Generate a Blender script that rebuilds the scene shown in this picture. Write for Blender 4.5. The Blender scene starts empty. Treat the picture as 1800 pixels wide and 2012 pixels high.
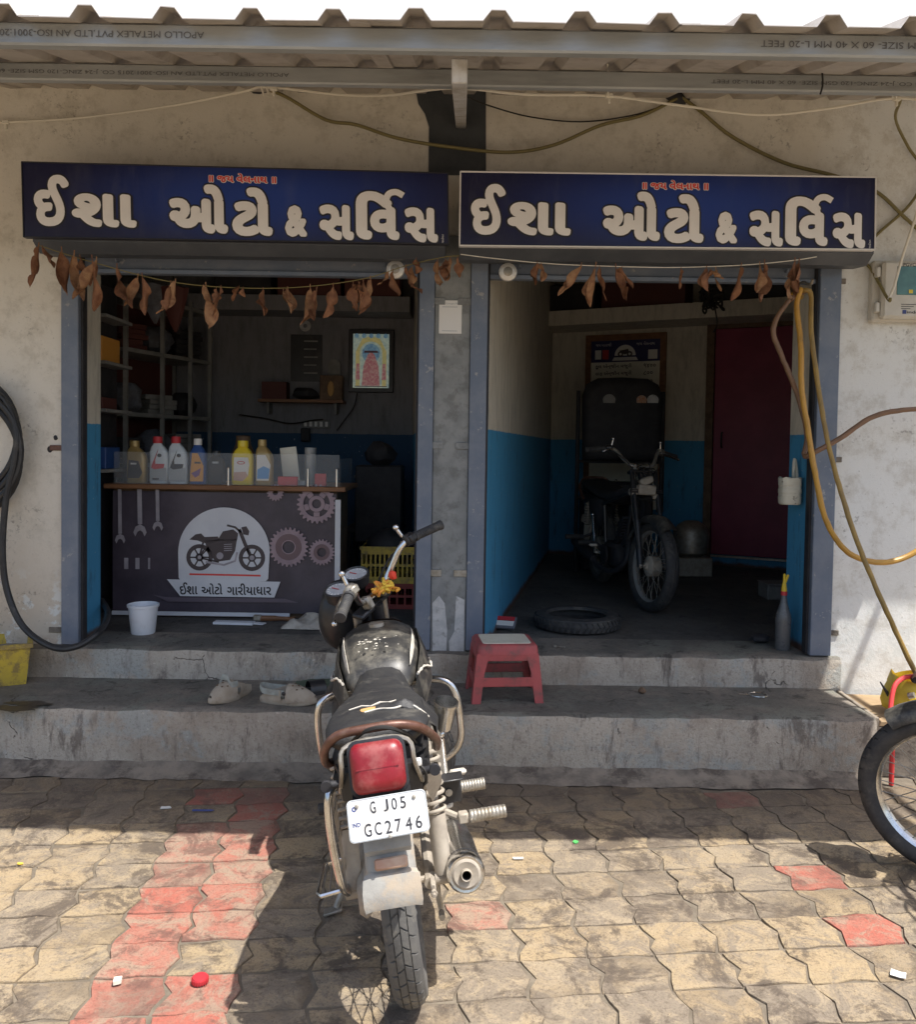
import bpy, bmesh, math, random
from mathutils import Vector, Matrix
random.seed(7)
S = bpy.context.scene
C = S.collection
R = math.radians
PI = math.pi
# ------------------------------------------------------------------ camera
F, CW, CH = 1663.0, 1800.0, 2012.0           # focal length and picture size in photograph pixels
PX, PY = 900.0, 935.0                        # principal point
CAM = Vector((0.0, -4.45, 1.52))
TILT, ROLL, YAW = R(1.9), 0.015, 0.0
cam = bpy.data.cameras.new('camera'); cam_o = bpy.data.objects.new('camera', cam); C.objects.link(cam_o)
CR = Matrix.Rotation(YAW, 3, 'Z') @ Matrix.Rotation(PI/2 - TILT, 3, 'X') @ Matrix.Rotation(ROLL, 3, 'Z')
cam_o.matrix_world = Matrix.Translation(CAM) @ CR.to_4x4()
cam.sensor_fit = 'HORIZONTAL'; cam.sensor_width = 36.0; cam.lens = 36.0*F/CW
cam.shift_x = 0.0; cam.shift_y = -(CH/2 - PY)/CW
cam.clip_start = 0.05; cam.clip_end = 2000
S.camera = cam_o
# ------------------------------------------------------------------ sky and sun
SA, SB = 0.37, 0.24                          # drift of a shadow per metre of fall: to the left, towards the shop
sun_dir = Vector((-SA, SB, -1.0)).normalized()
world = bpy.data.worlds.new('World'); S.world = world; world.use_nodes = True
wn = world.node_tree.nodes; wl = world.node_tree.links
bg = wn['Background']; sky = wn.new('ShaderNodeTexSky'); sky.sky_type = 'NISHITA'; sky.sun_disc = False
up = -sun_dir
sky.sun_elevation = math.asin(up.z); sky.sun_rotation = math.atan2(up.x, up.y)
sky.dust_density = 3.0; sky.air_density = 1.0; sky.ozone_density = 1.0
wl.new(sky.outputs[0], bg.inputs[0]); bg.inputs[1].default_value = 0.15
sun = bpy.data.lights.new('sun', 'SUN'); sun.energy = 4.4; sun.angle = R(0.53); sun.color = (1.0, 0.97, 0.92)
sun_o = bpy.data.objects.new('sun', sun); C.objects.link(sun_o)
sun_o.rotation_euler = sun_dir.to_track_quat('-Z', 'Y').to_euler(); sun_o.location = (6, -6, 12)
S.view_settings.view_transform = 'Standard'; S.view_settings.look = 'None'
S.view_settings.gamma = 1.0; S.view_settings.use_curve_mapping = False
S.view_settings.exposure = 0.62
S.render.engine = 'CYCLES'
S.cycles.max_bounces = 10; S.cycles.diffuse_bounces = 6; S.cycles.use_denoising = True
S.cycles.sample_clamp_indirect = 6.0

def ray(px, py):
    return CR @ Vector(((px-PX)/F, -(py-PY)/F, -1.0))
def at(px, py, d):                            # point at distance d (metres in front of the camera, along Y)
    r = ray(px, py); return CAM + r*(d/r.y)
def atz(px, py, z=0.0):                       # point on a level plane
    r = ray(px, py); return CAM + r*((z-CAM.z)/r.z)

# ------------------------------------------------------------------ materials
MATS = {}
def nn(nt, t, **kw):
    n = nt.nodes.new(t)
    for k, v in kw.items(): setattr(n, k, v)
    return n
def mixc(nt, fac, a, b, mode='MIX'):
    n = nn(nt, 'ShaderNodeMix', data_type='RGBA', blend_type=mode)
    for s, v in ((n.inputs[0], fac), (n.inputs[6], a), (n.inputs[7], b)):
        if hasattr(v, 'is_linked'): nt.links.new(v, s)
        elif isinstance(v, tuple): s.default_value = (*v[:3], 1)
        else: s.default_value = v
    return n.outputs[2]
def math_(nt, op, a, b=0.0, c=0.0):
    n = nn(nt, 'ShaderNodeMath', operation=op)
    for s, v in zip(n.inputs, (a, b, c)):
        if hasattr(v, 'is_linked'): nt.links.new(v, s)
        else: s.default_value = v
    return n.outputs[0]
def sstep(nt, v, lo, hi):
    n = nn(nt, 'ShaderNodeMapRange', interpolation_type='SMOOTHSTEP')
    if hasattr(v, 'is_linked'): nt.links.new(v, n.inputs[0])
    n.inputs[1].default_value = lo; n.inputs[2].default_value = hi
    return n.outputs[0]
def noise(nt, vec, scale, detail=5, rough=0.6, dist=0.0):
    n = nn(nt, 'ShaderNodeTexNoise'); n.inputs['Scale'].default_value = scale
    n.inputs['Detail'].default_value = detail; n.inputs['Roughness'].default_value = rough
    n.inputs['Distortion'].default_value = dist
    nt.links.new(vec, n.inputs['Vector']); return n.outputs[0]
def start(name):
    m = bpy.data.materials.new(name); m.use_nodes = True; nt = m.node_tree
    b = nt.nodes['Principled BSDF']; g = nn(nt, 'ShaderNodeNewGeometry')
    MATS[name] = m
    return m, nt, b, g.outputs['Position']
def finish(nt, b, vec, bump, bscale, dist=0.004, extra=None):
    if bump > 0:
        h = noise(nt, vec, bscale, 6, 0.7)
        if extra is not None: h = math_(nt, 'ADD', h, extra)
        n = nn(nt, 'ShaderNodeBump'); n.inputs['Strength'].default_value = bump; n.inputs['Distance'].default_value = dist
        nt.links.new(h, n.inputs['Height']); nt.links.new(n.outputs[0], b.inputs['Normal'])
def M(name, base, base2=None, scale=9.0, rough=0.7, metal=0.0, bump=0.0, bscale=90.0, dirt=None, dscale=4.0, dlo=0.52, dhi=0.7, damt=0.8,
      rvar=0.12, emit=0.0, spec=None, stretch=None, trans=0.0, alpha=1.0, coat=0.0):
    if name in MATS: return MATS[name]
    m, nt, b, pos = start(name)
    if stretch:
        mp = nn(nt, 'ShaderNodeMapping'); mp.inputs['Scale'].default_value = stretch; nt.links.new(pos, mp.inputs[0]); vec = mp.outputs[0]
    else: vec = pos
    col = None
    if base2 is not None:
        col = mixc(nt, sstep(nt, noise(nt, vec, scale, 6, 0.65), 0.35, 0.68), base, base2)
    if dirt is not None:
        f = math_(nt, 'MULTIPLY', sstep(nt, noise(nt, vec, dscale, 8, 0.72), dlo, dhi), damt)
        col = mixc(nt, f, col if col is not None else base, dirt)
    if col is not None: nt.links.new(col, b.inputs['Base Color'])
    else: b.inputs['Base Color'].default_value = (*base, 1)
    r = math_(nt, 'ADD', math_(nt, 'MULTIPLY', noise(nt, vec, 30, 4), rvar*2), rough-rvar)
    nt.links.new(r, b.inputs['Roughness'])
    b.inputs['Metallic'].default_value = metal
    if spec is not None: b.inputs['Specular IOR Level'].default_value = spec
    if trans: b.inputs['Transmission Weight'].default_value = trans
    if alpha < 1: b.inputs['Alpha'].default_value = alpha
    if coat: b.inputs['Coat Weight'].default_value = coat; b.inputs['Coat Roughness'].default_value = 0.12
    if emit:
        if col is not None: nt.links.new(col, b.inputs['Emission Color'])
        else: b.inputs['Emission Color'].default_value = (*base, 1)
        b.inputs['Emission Strength'].default_value = emit
    finish(nt, b, vec, bump, bscale)
    return m
def sepz(nt, pos):
    s = nn(nt, 'ShaderNodeSeparateXYZ'); nt.links.new(pos, s.inputs[0]); return s.outputs

def wall_material():
    m, nt, b, pos = start('front_plaster'); x, y, z = sepz(nt, pos)
    big = noise(nt, pos, 1.1, 6, 0.7); mid = noise(nt, pos, 6, 8, 0.75); fine = noise(nt, pos, 34, 6, 0.75)
    right = sstep(nt, math_(nt, 'ADD', x, math_(nt, 'MULTIPLY', big, 0.5)), 1.95, 2.35)
    col = mixc(nt, right, (0.70, 0.66, 0.58), (0.74, 0.74, 0.71))
    col = mixc(nt, math_(nt, 'MULTIPLY', sstep(nt, mid, 0.46, 0.64), 0.5), col, (0.44, 0.40, 0.33))
    low = math_(nt, 'SUBTRACT', 1.0, sstep(nt, math_(nt, 'ADD', z, math_(nt, 'MULTIPLY', mid, 0.8)), 0.9, 2.0))
    left = math_(nt, 'SUBTRACT', 1.0, sstep(nt, x, -2.4, -1.6))
    col = mixc(nt, math_(nt, 'MULTIPLY', math_(nt, 'MULTIPLY', low, left), 0.55), col, (0.40, 0.29, 0.18))
    # flaked lime patches near the foot of the wall
    foot = math_(nt, 'SUBTRACT', 1.0, sstep(nt, z, 0.55, 0.95))
    fl = math_(nt, 'MULTIPLY', foot, sstep(nt, noise(nt, pos, 7, 8, 0.7), 0.52, 0.58))
    col = mixc(nt, fl, col, (0.66, 0.67, 0.64))
    # mildew specks in patches
    sp = math_(nt, 'MULTIPLY', sstep(nt, fine, 0.53, 0.62), sstep(nt, noise(nt, pos, 2.3, 6, 0.7), 0.53, 0.63))
    col = mixc(nt, math_(nt, 'MULTIPLY', sp, 0.6), col, (0.15, 0.13, 0.11))
    sp2 = sstep(nt, noise(nt, pos, 60, 3, 0.5), 0.66, 0.70)
    col = mixc(nt, math_(nt, 'MULTIPLY', sp2, 0.3), col, (0.16, 0.14, 0.11))
    nt.links.new(col, b.inputs['Base Color']); b.inputs['Roughness'].default_value = 0.9
    finish(nt, b, pos, 0.4, 60, 0.005, mid)
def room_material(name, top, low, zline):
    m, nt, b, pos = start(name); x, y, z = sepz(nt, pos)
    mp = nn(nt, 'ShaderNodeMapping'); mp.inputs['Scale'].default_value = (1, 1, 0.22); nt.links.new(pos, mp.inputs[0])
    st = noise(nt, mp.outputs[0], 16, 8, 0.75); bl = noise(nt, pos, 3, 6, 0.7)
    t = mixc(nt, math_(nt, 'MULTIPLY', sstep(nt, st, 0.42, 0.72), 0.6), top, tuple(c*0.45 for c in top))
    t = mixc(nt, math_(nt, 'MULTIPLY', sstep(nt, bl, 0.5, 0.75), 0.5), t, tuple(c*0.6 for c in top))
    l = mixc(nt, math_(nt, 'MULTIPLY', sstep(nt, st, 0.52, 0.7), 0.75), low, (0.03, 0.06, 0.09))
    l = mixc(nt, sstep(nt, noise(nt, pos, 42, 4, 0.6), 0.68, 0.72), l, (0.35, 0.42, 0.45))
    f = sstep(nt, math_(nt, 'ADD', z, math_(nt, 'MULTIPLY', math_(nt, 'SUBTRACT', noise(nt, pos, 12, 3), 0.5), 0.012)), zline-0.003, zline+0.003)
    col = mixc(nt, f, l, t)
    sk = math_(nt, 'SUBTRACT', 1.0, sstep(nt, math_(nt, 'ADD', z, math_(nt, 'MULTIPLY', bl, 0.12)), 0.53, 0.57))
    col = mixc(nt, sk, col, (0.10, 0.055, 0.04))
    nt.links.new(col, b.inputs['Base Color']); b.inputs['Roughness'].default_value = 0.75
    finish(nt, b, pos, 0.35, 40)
def concrete(name, c1, c2, dark, grease=0.6, tint=None):
    m, nt, b, pos = start(name)
    mp = nn(nt, 'ShaderNodeMapping'); mp.inputs['Scale'].default_value = (1, 1, 0.30); nt.links.new(pos, mp.inputs[0])
    big = noise(nt, pos, 2.0, 9, 0.75); mid = noise(nt, mp.outputs[0], 7.5, 9, 0.75, 0.4); fine = noise(nt, pos, 85, 5, 0.75)
    drip = noise(nt, mp.outputs[0], 26, 5, 0.7)
    col = mixc(nt, sstep(nt, big, 0.38, 0.60), c1, c2)
    if tint: col = mixc(nt, math_(nt, 'MULTIPLY', sstep(nt, noise(nt, pos, 3.1, 7, 0.7), 0.5, 0.60), 0.8), col, tint)
    col = mixc(nt, math_(nt, 'MULTIPLY', sstep(nt, drip, 0.52, 0.70), 0.45), col, dark)
    col = mixc(nt, math_(nt, 'MULTIPLY', sstep(nt, mid, 0.54, 0.64), grease), col, dark)
    col = mixc(nt, math_(nt, 'MULTIPLY', sstep(nt, fine, 0.52, 0.66), 0.45), col, dark)
    col = mixc(nt, math_(nt, 'MULTIPLY', sstep(nt, noise(nt, pos, 48, 4, 0.6), 0.66, 0.72), 0.6), col, tuple(min(1, c*1.5) for c in c2))
    vo = nn(nt, 'ShaderNodeTexVoronoi', feature='DISTANCE_TO_EDGE'); vo.inputs['Scale'].default_value = 2.2
    dn = nn(nt, 'ShaderNodeMix', data_type='VECTOR'); dn.inputs[0].default_value = 0.22
    nz = nn(nt, 'ShaderNodeTexNoise'); nz.inputs['Scale'].default_value = 5; nz.inputs['Detail'].default_value = 6; nt.links.new(pos, nz.inputs['Vector'])
    nt.links.new(pos, dn.inputs[4]); nt.links.new(nz.outputs['Color'], dn.inputs[5]); nt.links.new(dn.outputs[1], vo.inputs['Vector'])
    crack = math_(nt, 'MULTIPLY', math_(nt, 'SUBTRACT', 1.0, sstep(nt, vo.outputs['Distance'], 0.002, 0.007)), sstep(nt, big, 0.575, 0.60))
    col = mixc(nt, math_(nt, 'MULTIPLY', crack, 0.8), col, tuple(c*0.4 for c in dark))
    nt.links.new(col, b.inputs['Base Color'])
    nt.links.new(math_(nt, 'SUBTRACT', 1.0, math_(nt, 'MULTIPLY', mid, 0.5)), b.inputs['Roughness'])
    finish(nt, b, pos, 0.8, 60, 0.007, math_(nt, 'SUBTRACT', mid, math_(nt, 'MULTIPLY', crack, 0.8)))
def paver_material(name, a, bcol, greyc, dark):
    m, nt, b, pos = start(name)
    oi = nn(nt, 'ShaderNodeObjectInfo'); rnd = oi.outputs['Random']
    big = noise(nt, pos, 2.3, 9, 0.75); mid = noise(nt, pos, 13, 9, 0.75, 0.8); fine = noise(nt, pos, 120, 5, 0.75); sand = noise(nt, pos, 45, 6, 0.75)
    col = mixc(nt, sstep(nt, math_(nt, 'ADD', mid, math_(nt, 'MULTIPLY', rnd, 0.35)), 0.45, 0.85), a, bcol)
    gm = sstep(nt, math_(nt, 'ADD', noise(nt, pos, 8.5, 9, 0.75, 1.0), math_(nt, 'MULTIPLY', rnd, 0.10)), 0.50, 0.63)
    col = mixc(nt, math_(nt, 'MULTIPLY', gm, 0.85), col, greyc)
    dk = sstep(nt, math_(nt, 'ADD', noise(nt, pos, 5.2, 10, 0.78, 0.5), math_(nt, 'MULTIPLY', big, 0.35)), 0.665, 0.775)
    col = mixc(nt, math_(nt, 'MULTIPLY', dk, 0.85), col, dark)
    x, y, z = sepz(nt, pos)
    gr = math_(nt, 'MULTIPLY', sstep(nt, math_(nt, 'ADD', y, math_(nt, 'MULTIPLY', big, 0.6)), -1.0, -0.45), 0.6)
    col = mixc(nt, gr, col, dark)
    col = mixc(nt, math_(nt, 'MULTIPLY', sstep(nt, fine, 0.50, 0.64), 0.5), col, dark)
    col = mixc(nt, math_(nt, 'MULTIPLY', sstep(nt, sand, 0.60, 0.70), 0.5), col, tuple(min(1, c*1.45) for c in a))
    low = math_(nt, 'SUBTRACT', 1.0, sstep(nt, math_(nt, 'ADD', z, math_(nt, 'MULTIPLY', mid, 0.004)), -0.0035, 0.0005))
    col = mixc(nt, math_(nt, 'MULTIPLY', low, 0.55), col, dark)
    nt.links.new(col, b.inputs['Base Color']); b.inputs['Roughness'].default_value = 0.9
    finish(nt, b, pos, 1.0, 90, 0.006, math_(nt, 'MULTIPLY', mid, 1.5))
wall_material()
room_material('room_paint', (0.60, 0.56, 0.47), (0.055, 0.27, 0.47), 1.62)
room_material('room_paint_shaded', (0.22, 0.22, 0.235), (0.025, 0.075, 0.15), 1.62)  # same room paint, darkened: the left bay's shade is put into the colour
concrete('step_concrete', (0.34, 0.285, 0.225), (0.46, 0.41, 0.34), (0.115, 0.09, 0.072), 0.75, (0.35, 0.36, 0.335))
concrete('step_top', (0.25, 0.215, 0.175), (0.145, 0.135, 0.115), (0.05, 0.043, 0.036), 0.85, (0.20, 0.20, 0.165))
concrete('floor_cement', (0.14, 0.13, 0.115), (0.085, 0.08, 0.073), (0.03, 0.027, 0.024), 0.8)
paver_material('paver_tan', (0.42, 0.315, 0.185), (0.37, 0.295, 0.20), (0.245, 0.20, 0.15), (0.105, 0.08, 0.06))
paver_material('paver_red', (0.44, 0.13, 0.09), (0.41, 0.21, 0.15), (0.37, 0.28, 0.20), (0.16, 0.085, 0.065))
M('dirt_joint', (0.14, 0.115, 0.085), (0.21, 0.175, 0.13), 14, 0.95, bump=0.8, bscale=120)
M('mortar', (0.26, 0.22, 0.175), (0.14, 0.12, 0.10), 9, 0.95, bump=1.0, bscale=70, dirt=(0.07, 0.055, 0.045), dscale=7, dlo=0.48, dhi=0.62, damt=0.8)
M('steel_blue', (0.125, 0.155, 0.21), (0.17, 0.195, 0.24), 7, 0.45, 0.0, 0.2, dirt=(0.36, 0.35, 0.33), dscale=20, dlo=0.61, dhi=0.65, damt=0.7)
M('hood_grey', (0.07, 0.075, 0.085), (0.095, 0.10, 0.11), 6, 0.5, 0.0, 0.08)
M('pier_paint', (0.26, 0.27, 0.265), (0.19, 0.20, 0.20), 8, 0.6, bump=0.4, dirt=(0.12, 0.12, 0.115), dscale=13, dlo=0.48, dhi=0.64, damt=0.6)
M('dark_band', (0.045, 0.05, 0.055), (0.06, 0.065, 0.07), 8, 0.75, bump=0.3)
M('flake_white', (0.55, 0.55, 0.54), (0.42, 0.43, 0.43), 20, 0.9, bump=0.5, bscale=60, dirt=(0.22, 0.21, 0.19), dscale=22)
M('galvanised', (0.38, 0.40, 0.41), (0.29, 0.31, 0.32), 12, 0.42, 0.2, 0.12, 60, stretch=(0.15, 1, 1), dirt=(0.20, 0.19, 0.17), dscale=10, damt=0.4)
M('roof_sheet', (0.50, 0.46, 0.42), (0.42, 0.38, 0.34), 7, 0.6, 0.1, 0.1, dirt=(0.20, 0.16, 0.12), dscale=5, damt=0.6)
M('white_wall', (0.86, 0.86, 0.84), (0.82, 0.82, 0.80), 2, 0.8)
M('rafter_metal', (0.62, 0.62, 0.62), (0.42, 0.39, 0.34), 14, 0.5, 0.2, 0.2)
M('black_print', (0.025, 0.025, 0.03), rough=0.6)
M('stencil_ink', (0.12, 0.12, 0.125), rough=0.7)
M('sign_letter', (0.86, 0.85, 0.85), (0.80, 0.79, 0.79), 6, 0.5)
M('sign_red', (0.72, 0.06, 0.05), rough=0.5)
M('sign_edge', (0.02, 0.02, 0.03), rough=0.5)
M('white_trim', (0.75, 0.74, 0.73), rough=0.5)
M('wire_white', (0.72, 0.68, 0.58), rough=0.6)
M('wire_olive', (0.20, 0.165, 0.06), rough=0.6)
M('wire_black', (0.02, 0.018, 0.016), rough=0.6)
M('leaf_dry', (0.25, 0.115, 0.055), (0.15, 0.06, 0.03), 30, 0.75, bump=0.5, bscale=120)
M('leaf_dry_pale', (0.36, 0.20, 0.10), (0.22, 0.10, 0.05), 30, 0.75, bump=0.5, bscale=120)
M('chrome', (0.72, 0.72, 0.72), (0.55, 0.54, 0.52), 20, 0.22, 1.0, 0.06, dirt=(0.42, 0.36, 0.28), dscale=14, damt=0.5)
M('dull_metal', (0.42, 0.39, 0.34), (0.30, 0.27, 0.22), 25, 0.5, 0.7, 0.2, dirt=(0.25, 0.19, 0.12), dscale=12, damt=0.6)
M('dusty_metal', (0.42, 0.37, 0.30), (0.33, 0.29, 0.24), 25, 0.75, 0.2, 0.2, dirt=(0.50, 0.43, 0.33), dscale=12, damt=0.6)
M('rubber', (0.032, 0.032, 0.034), (0.055, 0.053, 0.05), 18, 0.75, bump=0.25, dirt=(0.14, 0.125, 0.10), dscale=12, damt=0.5)
M('dusty_rubber', (0.085, 0.083, 0.08), (0.12, 0.115, 0.105), 18, 0.85, bump=0.3, dirt=(0.25, 0.22, 0.17), dscale=14, damt=0.6)
M('black_plastic', (0.015, 0.015, 0.017), (0.025, 0.025, 0.027), 12, 0.4, bump=0.1, dirt=(0.09, 0.08, 0.07), dscale=10, damt=0.35)
M('vinyl', (0.022, 0.022, 0.024), (0.036, 0.035, 0.034), 14, 0.5, bump=0.4, bscale=160, dirt=(0.14, 0.13, 0.11), dscale=11, damt=0.6)
M('tank_black', (0.022, 0.022, 0.023), (0.04, 0.038, 0.035), 14, 0.42, 0.0, 0.1, dirt=(0.17, 0.155, 0.125), dscale=11, dlo=0.42, dhi=0.66, damt=0.75)
M('chip_white', (0.62, 0.58, 0.50), (0.45, 0.41, 0.35), 40, 0.7)
M('fender_dusty', (0.33, 0.32, 0.29), (0.25, 0.24, 0.22), 11, 0.75, bump=0.3, dirt=(0.40, 0.32, 0.23), dscale=9, dlo=0.46, dhi=0.62, damt=0.8)
M('tail_red', (0.24, 0.010, 0.018), (0.18, 0.009, 0.014), 16, 0.35, bump=0.12, bscale=70, dirt=(0.40, 0.16, 0.14), dscale=7, damt=0.4)
M('plate_white', (0.66, 0.66, 0.64), (0.56, 0.56, 0.55), 18, 0.5, dirt=(0.42, 0.38, 0.32), dscale=16, dlo=0.48, dhi=0.66, damt=0.6)
M('print_blue', (0.04, 0.06, 0.20), rough=0.5)
M('rust_brown', (0.10, 0.045, 0.03), (0.17, 0.085, 0.06), 22, 0.4, 0.3, 0.2, dirt=(0.26, 0.20, 0.15), dscale=12, damt=0.5)
M('amber_dusty', (0.38, 0.22, 0.15), (0.46, 0.33, 0.24), 20, 0.6)
M('foam_orange', (0.55, 0.32, 0.12), rough=0.9, bump=0.6)
M('cloth_orange', (0.75, 0.25, 0.05), (0.75, 0.45, 0.05), 60, 0.85)
M('cloth_yellow', (0.75, 0.50, 0.06), rough=0.85)
M('cloth_red', (0.70, 0.06, 0.03), rough=0.8)
M('gauge_face', (0.46, 0.47, 0.48), (0.34, 0.35, 0.36), 30, 0.45)
M('stool_red', (0.43, 0.085, 0.085), (0.34, 0.075, 0.075), 14, 0.6, bump=0.2, dirt=(0.17, 0.085, 0.075), dscale=14, dlo=0.48, dhi=0.64, damt=0.75)
M('stool_cream', (0.80, 0.76, 0.62), (0.74, 0.69, 0.55), 10, 0.6, dirt=(0.40, 0.33, 0.23), dscale=7, damt=0.4)
M('lock_steel', (0.72, 0.71, 0.68), (0.60, 0.58, 0.55), 30, 0.35, 0.35)
M('clog', (0.40, 0.35, 0.28), (0.33, 0.28, 0.215), 16, 0.85, bump=0.2, dirt=(0.15, 0.115, 0.08), dscale=18, damt=0.75)
M('clog_lining', (0.36, 0.39, 0.36), (0.25, 0.25, 0.22), 16, 0.9)
M('crate_yellow', (0.56, 0.40, 0.04), (0.46, 0.33, 0.05), 10, 0.55, bump=0.2, dirt=(0.20, 0.14, 0.06), dscale=13, dlo=0.46, dhi=0.6, damt=0.8)
M('crate_red', (0.26, 0.04, 0.03), (0.20, 0.03, 0.025), 10, 0.6)
M('bucket_white', (0.72, 0.74, 0.78), rough=0.45, dirt=(0.5, 0.5, 0.5), dscale=12, damt=0.3)
M('rag', (0.50, 0.46, 0.40), (0.36, 0.32, 0.27), 22, 0.95, bump=0.5)
M('wood', (0.24, 0.115, 0.05), (0.16, 0.07, 0.03), 10, 0.6, bump=0.2, stretch=(0.3, 3, 3))
M('wood_dark', (0.17, 0.105, 0.06), (0.10, 0.06, 0.035), 14, 0.7)
M('plank_grey', (0.33, 0.28, 0.22), (0.24, 0.20, 0.16), 14, 0.8, bump=0.3)
M('banner_dark', (0.045, 0.035, 0.05), (0.075, 0.06, 0.08), 3.5, 0.45)
M('banner_mid', (0.12, 0.095, 0.12), rough=0.45)
M('banner_gear', (0.34, 0.25, 0.28), (0.26, 0.19, 0.22), 12, 0.5)
M('banner_steel', (0.40, 0.37, 0.40), (0.27, 0.25, 0.28), 8, 0.5)
M('banner_white', (0.66, 0.67, 0.70), (0.58, 0.59, 0.63), 4, 0.5)
M('banner_moto', (0.06, 0.045, 0.05), rough=0.5)
M('banner_brown', (0.16, 0.10, 0.11), rough=0.5)
M('acrylic', (0.75, 0.80, 0.84), rough=0.25, alpha=0.09, rvar=0.02)
M('bottle_gold', (0.36, 0.25, 0.09), (0.42, 0.30, 0.12), 10, 0.35, 0.3)
M('bottle_white', (0.62, 0.67, 0.70), rough=0.4)
M('bottle_blue', (0.03, 0.08, 0.25), rough=0.35)
M('bottle_yellow', (0.72, 0.55, 0.03), rough=0.35)
M('cap_red', (0.50, 0.035, 0.045), rough=0.5)
M('label_orange', (0.65, 0.30, 0.05), rough=0.5)
M('label_grey', (0.35, 0.38, 0.40), rough=0.5)
M('label_white', (0.72, 0.71, 0.68), rough=0.5)
M('label_blue', (0.10, 0.30, 0.60), rough=0.5)
M('label_pink', (0.55, 0.35, 0.28), rough=0.5)
M('label_purple', (0.18, 0.07, 0.22), rough=0.5)
M('door_maroon', (0.20, 0.012, 0.05), (0.24, 0.018, 0.06), 4, 0.5)
M('rack_grey', (0.26, 0.255, 0.24), (0.18, 0.18, 0.17), 9, 0.6)
M('dark_stuff', (0.02, 0.02, 0.024), (0.035, 0.033, 0.036), 10, 0.7)
M('dark_maroon', (0.10, 0.03, 0.025), rough=0.7)
M('bag_grey', (0.16, 0.17, 0.20), (0.09, 0.09, 0.10), 14, 0.5, bump=0.4, bscale=25)
M('paper_cream', (0.80, 0.78, 0.66), (0.72, 0.70, 0.60), 14, 0.7)
M('meter_body', (0.60, 0.57, 0.50), (0.54, 0.51, 0.44), 12, 0.5)
M('meter_glass', (0.05, 0.14, 0.13), (0.08, 0.20, 0.18), 10, 0.15)
M('hose_black', (0.018, 0.018, 0.02), (0.03, 0.03, 0.03), 12, 0.5, dirt=(0.10, 0.09, 0.075), dscale=9, damt=0.6)
M('hose_brown', (0.22, 0.12, 0.065), (0.16, 0.09, 0.05), 12, 0.5)
M('hose_orange', (0.55, 0.29, 0.04), (0.40, 0.22, 0.04), 6, 0.45, dirt=(0.20, 0.12, 0.04), dscale=7, damt=0.6)
M('hose_olive', (0.36, 0.23, 0.055), (0.24, 0.16, 0.05), 8, 0.5, dirt=(0.14, 0.09, 0.04), dscale=7, damt=0.5)
M('can_cream', (0.62, 0.59, 0.48), (0.55, 0.52, 0.42), 10, 0.5, dirt=(0.10, 0.08, 0.06), dscale=11, dlo=0.55, dhi=0.62, damt=0.9)
M('bottle_glass', (0.10, 0.105, 0.11), (0.14, 0.14, 0.14), 12, 0.3, dirt=(0.22, 0.20, 0.17), dscale=8, damt=0.5)
M('nozzle_yellow', (0.72, 0.50, 0.03), rough=0.45)
M('pipe_red', (0.66, 0.05, 0.05), rough=0.45)
M('bag_yellow', (0.75, 0.55, 0.05), (0.66, 0.46, 0.03), 9, 0.5, bump=0.4, bscale=30)
M('cardboard', (0.40, 0.28, 0.16), (0.33, 0.23, 0.13), 9, 0.85)
M('oil_stain', (0.05, 0.038, 0.03), rough=0.4)
M('green_bit', (0.10, 0.45, 0.12), rough=0.6)
M('sage_cloth', (0.10, 0.13, 0.085), (0.07, 0.09, 0.06), 14, 0.95, bump=0.4)
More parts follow.
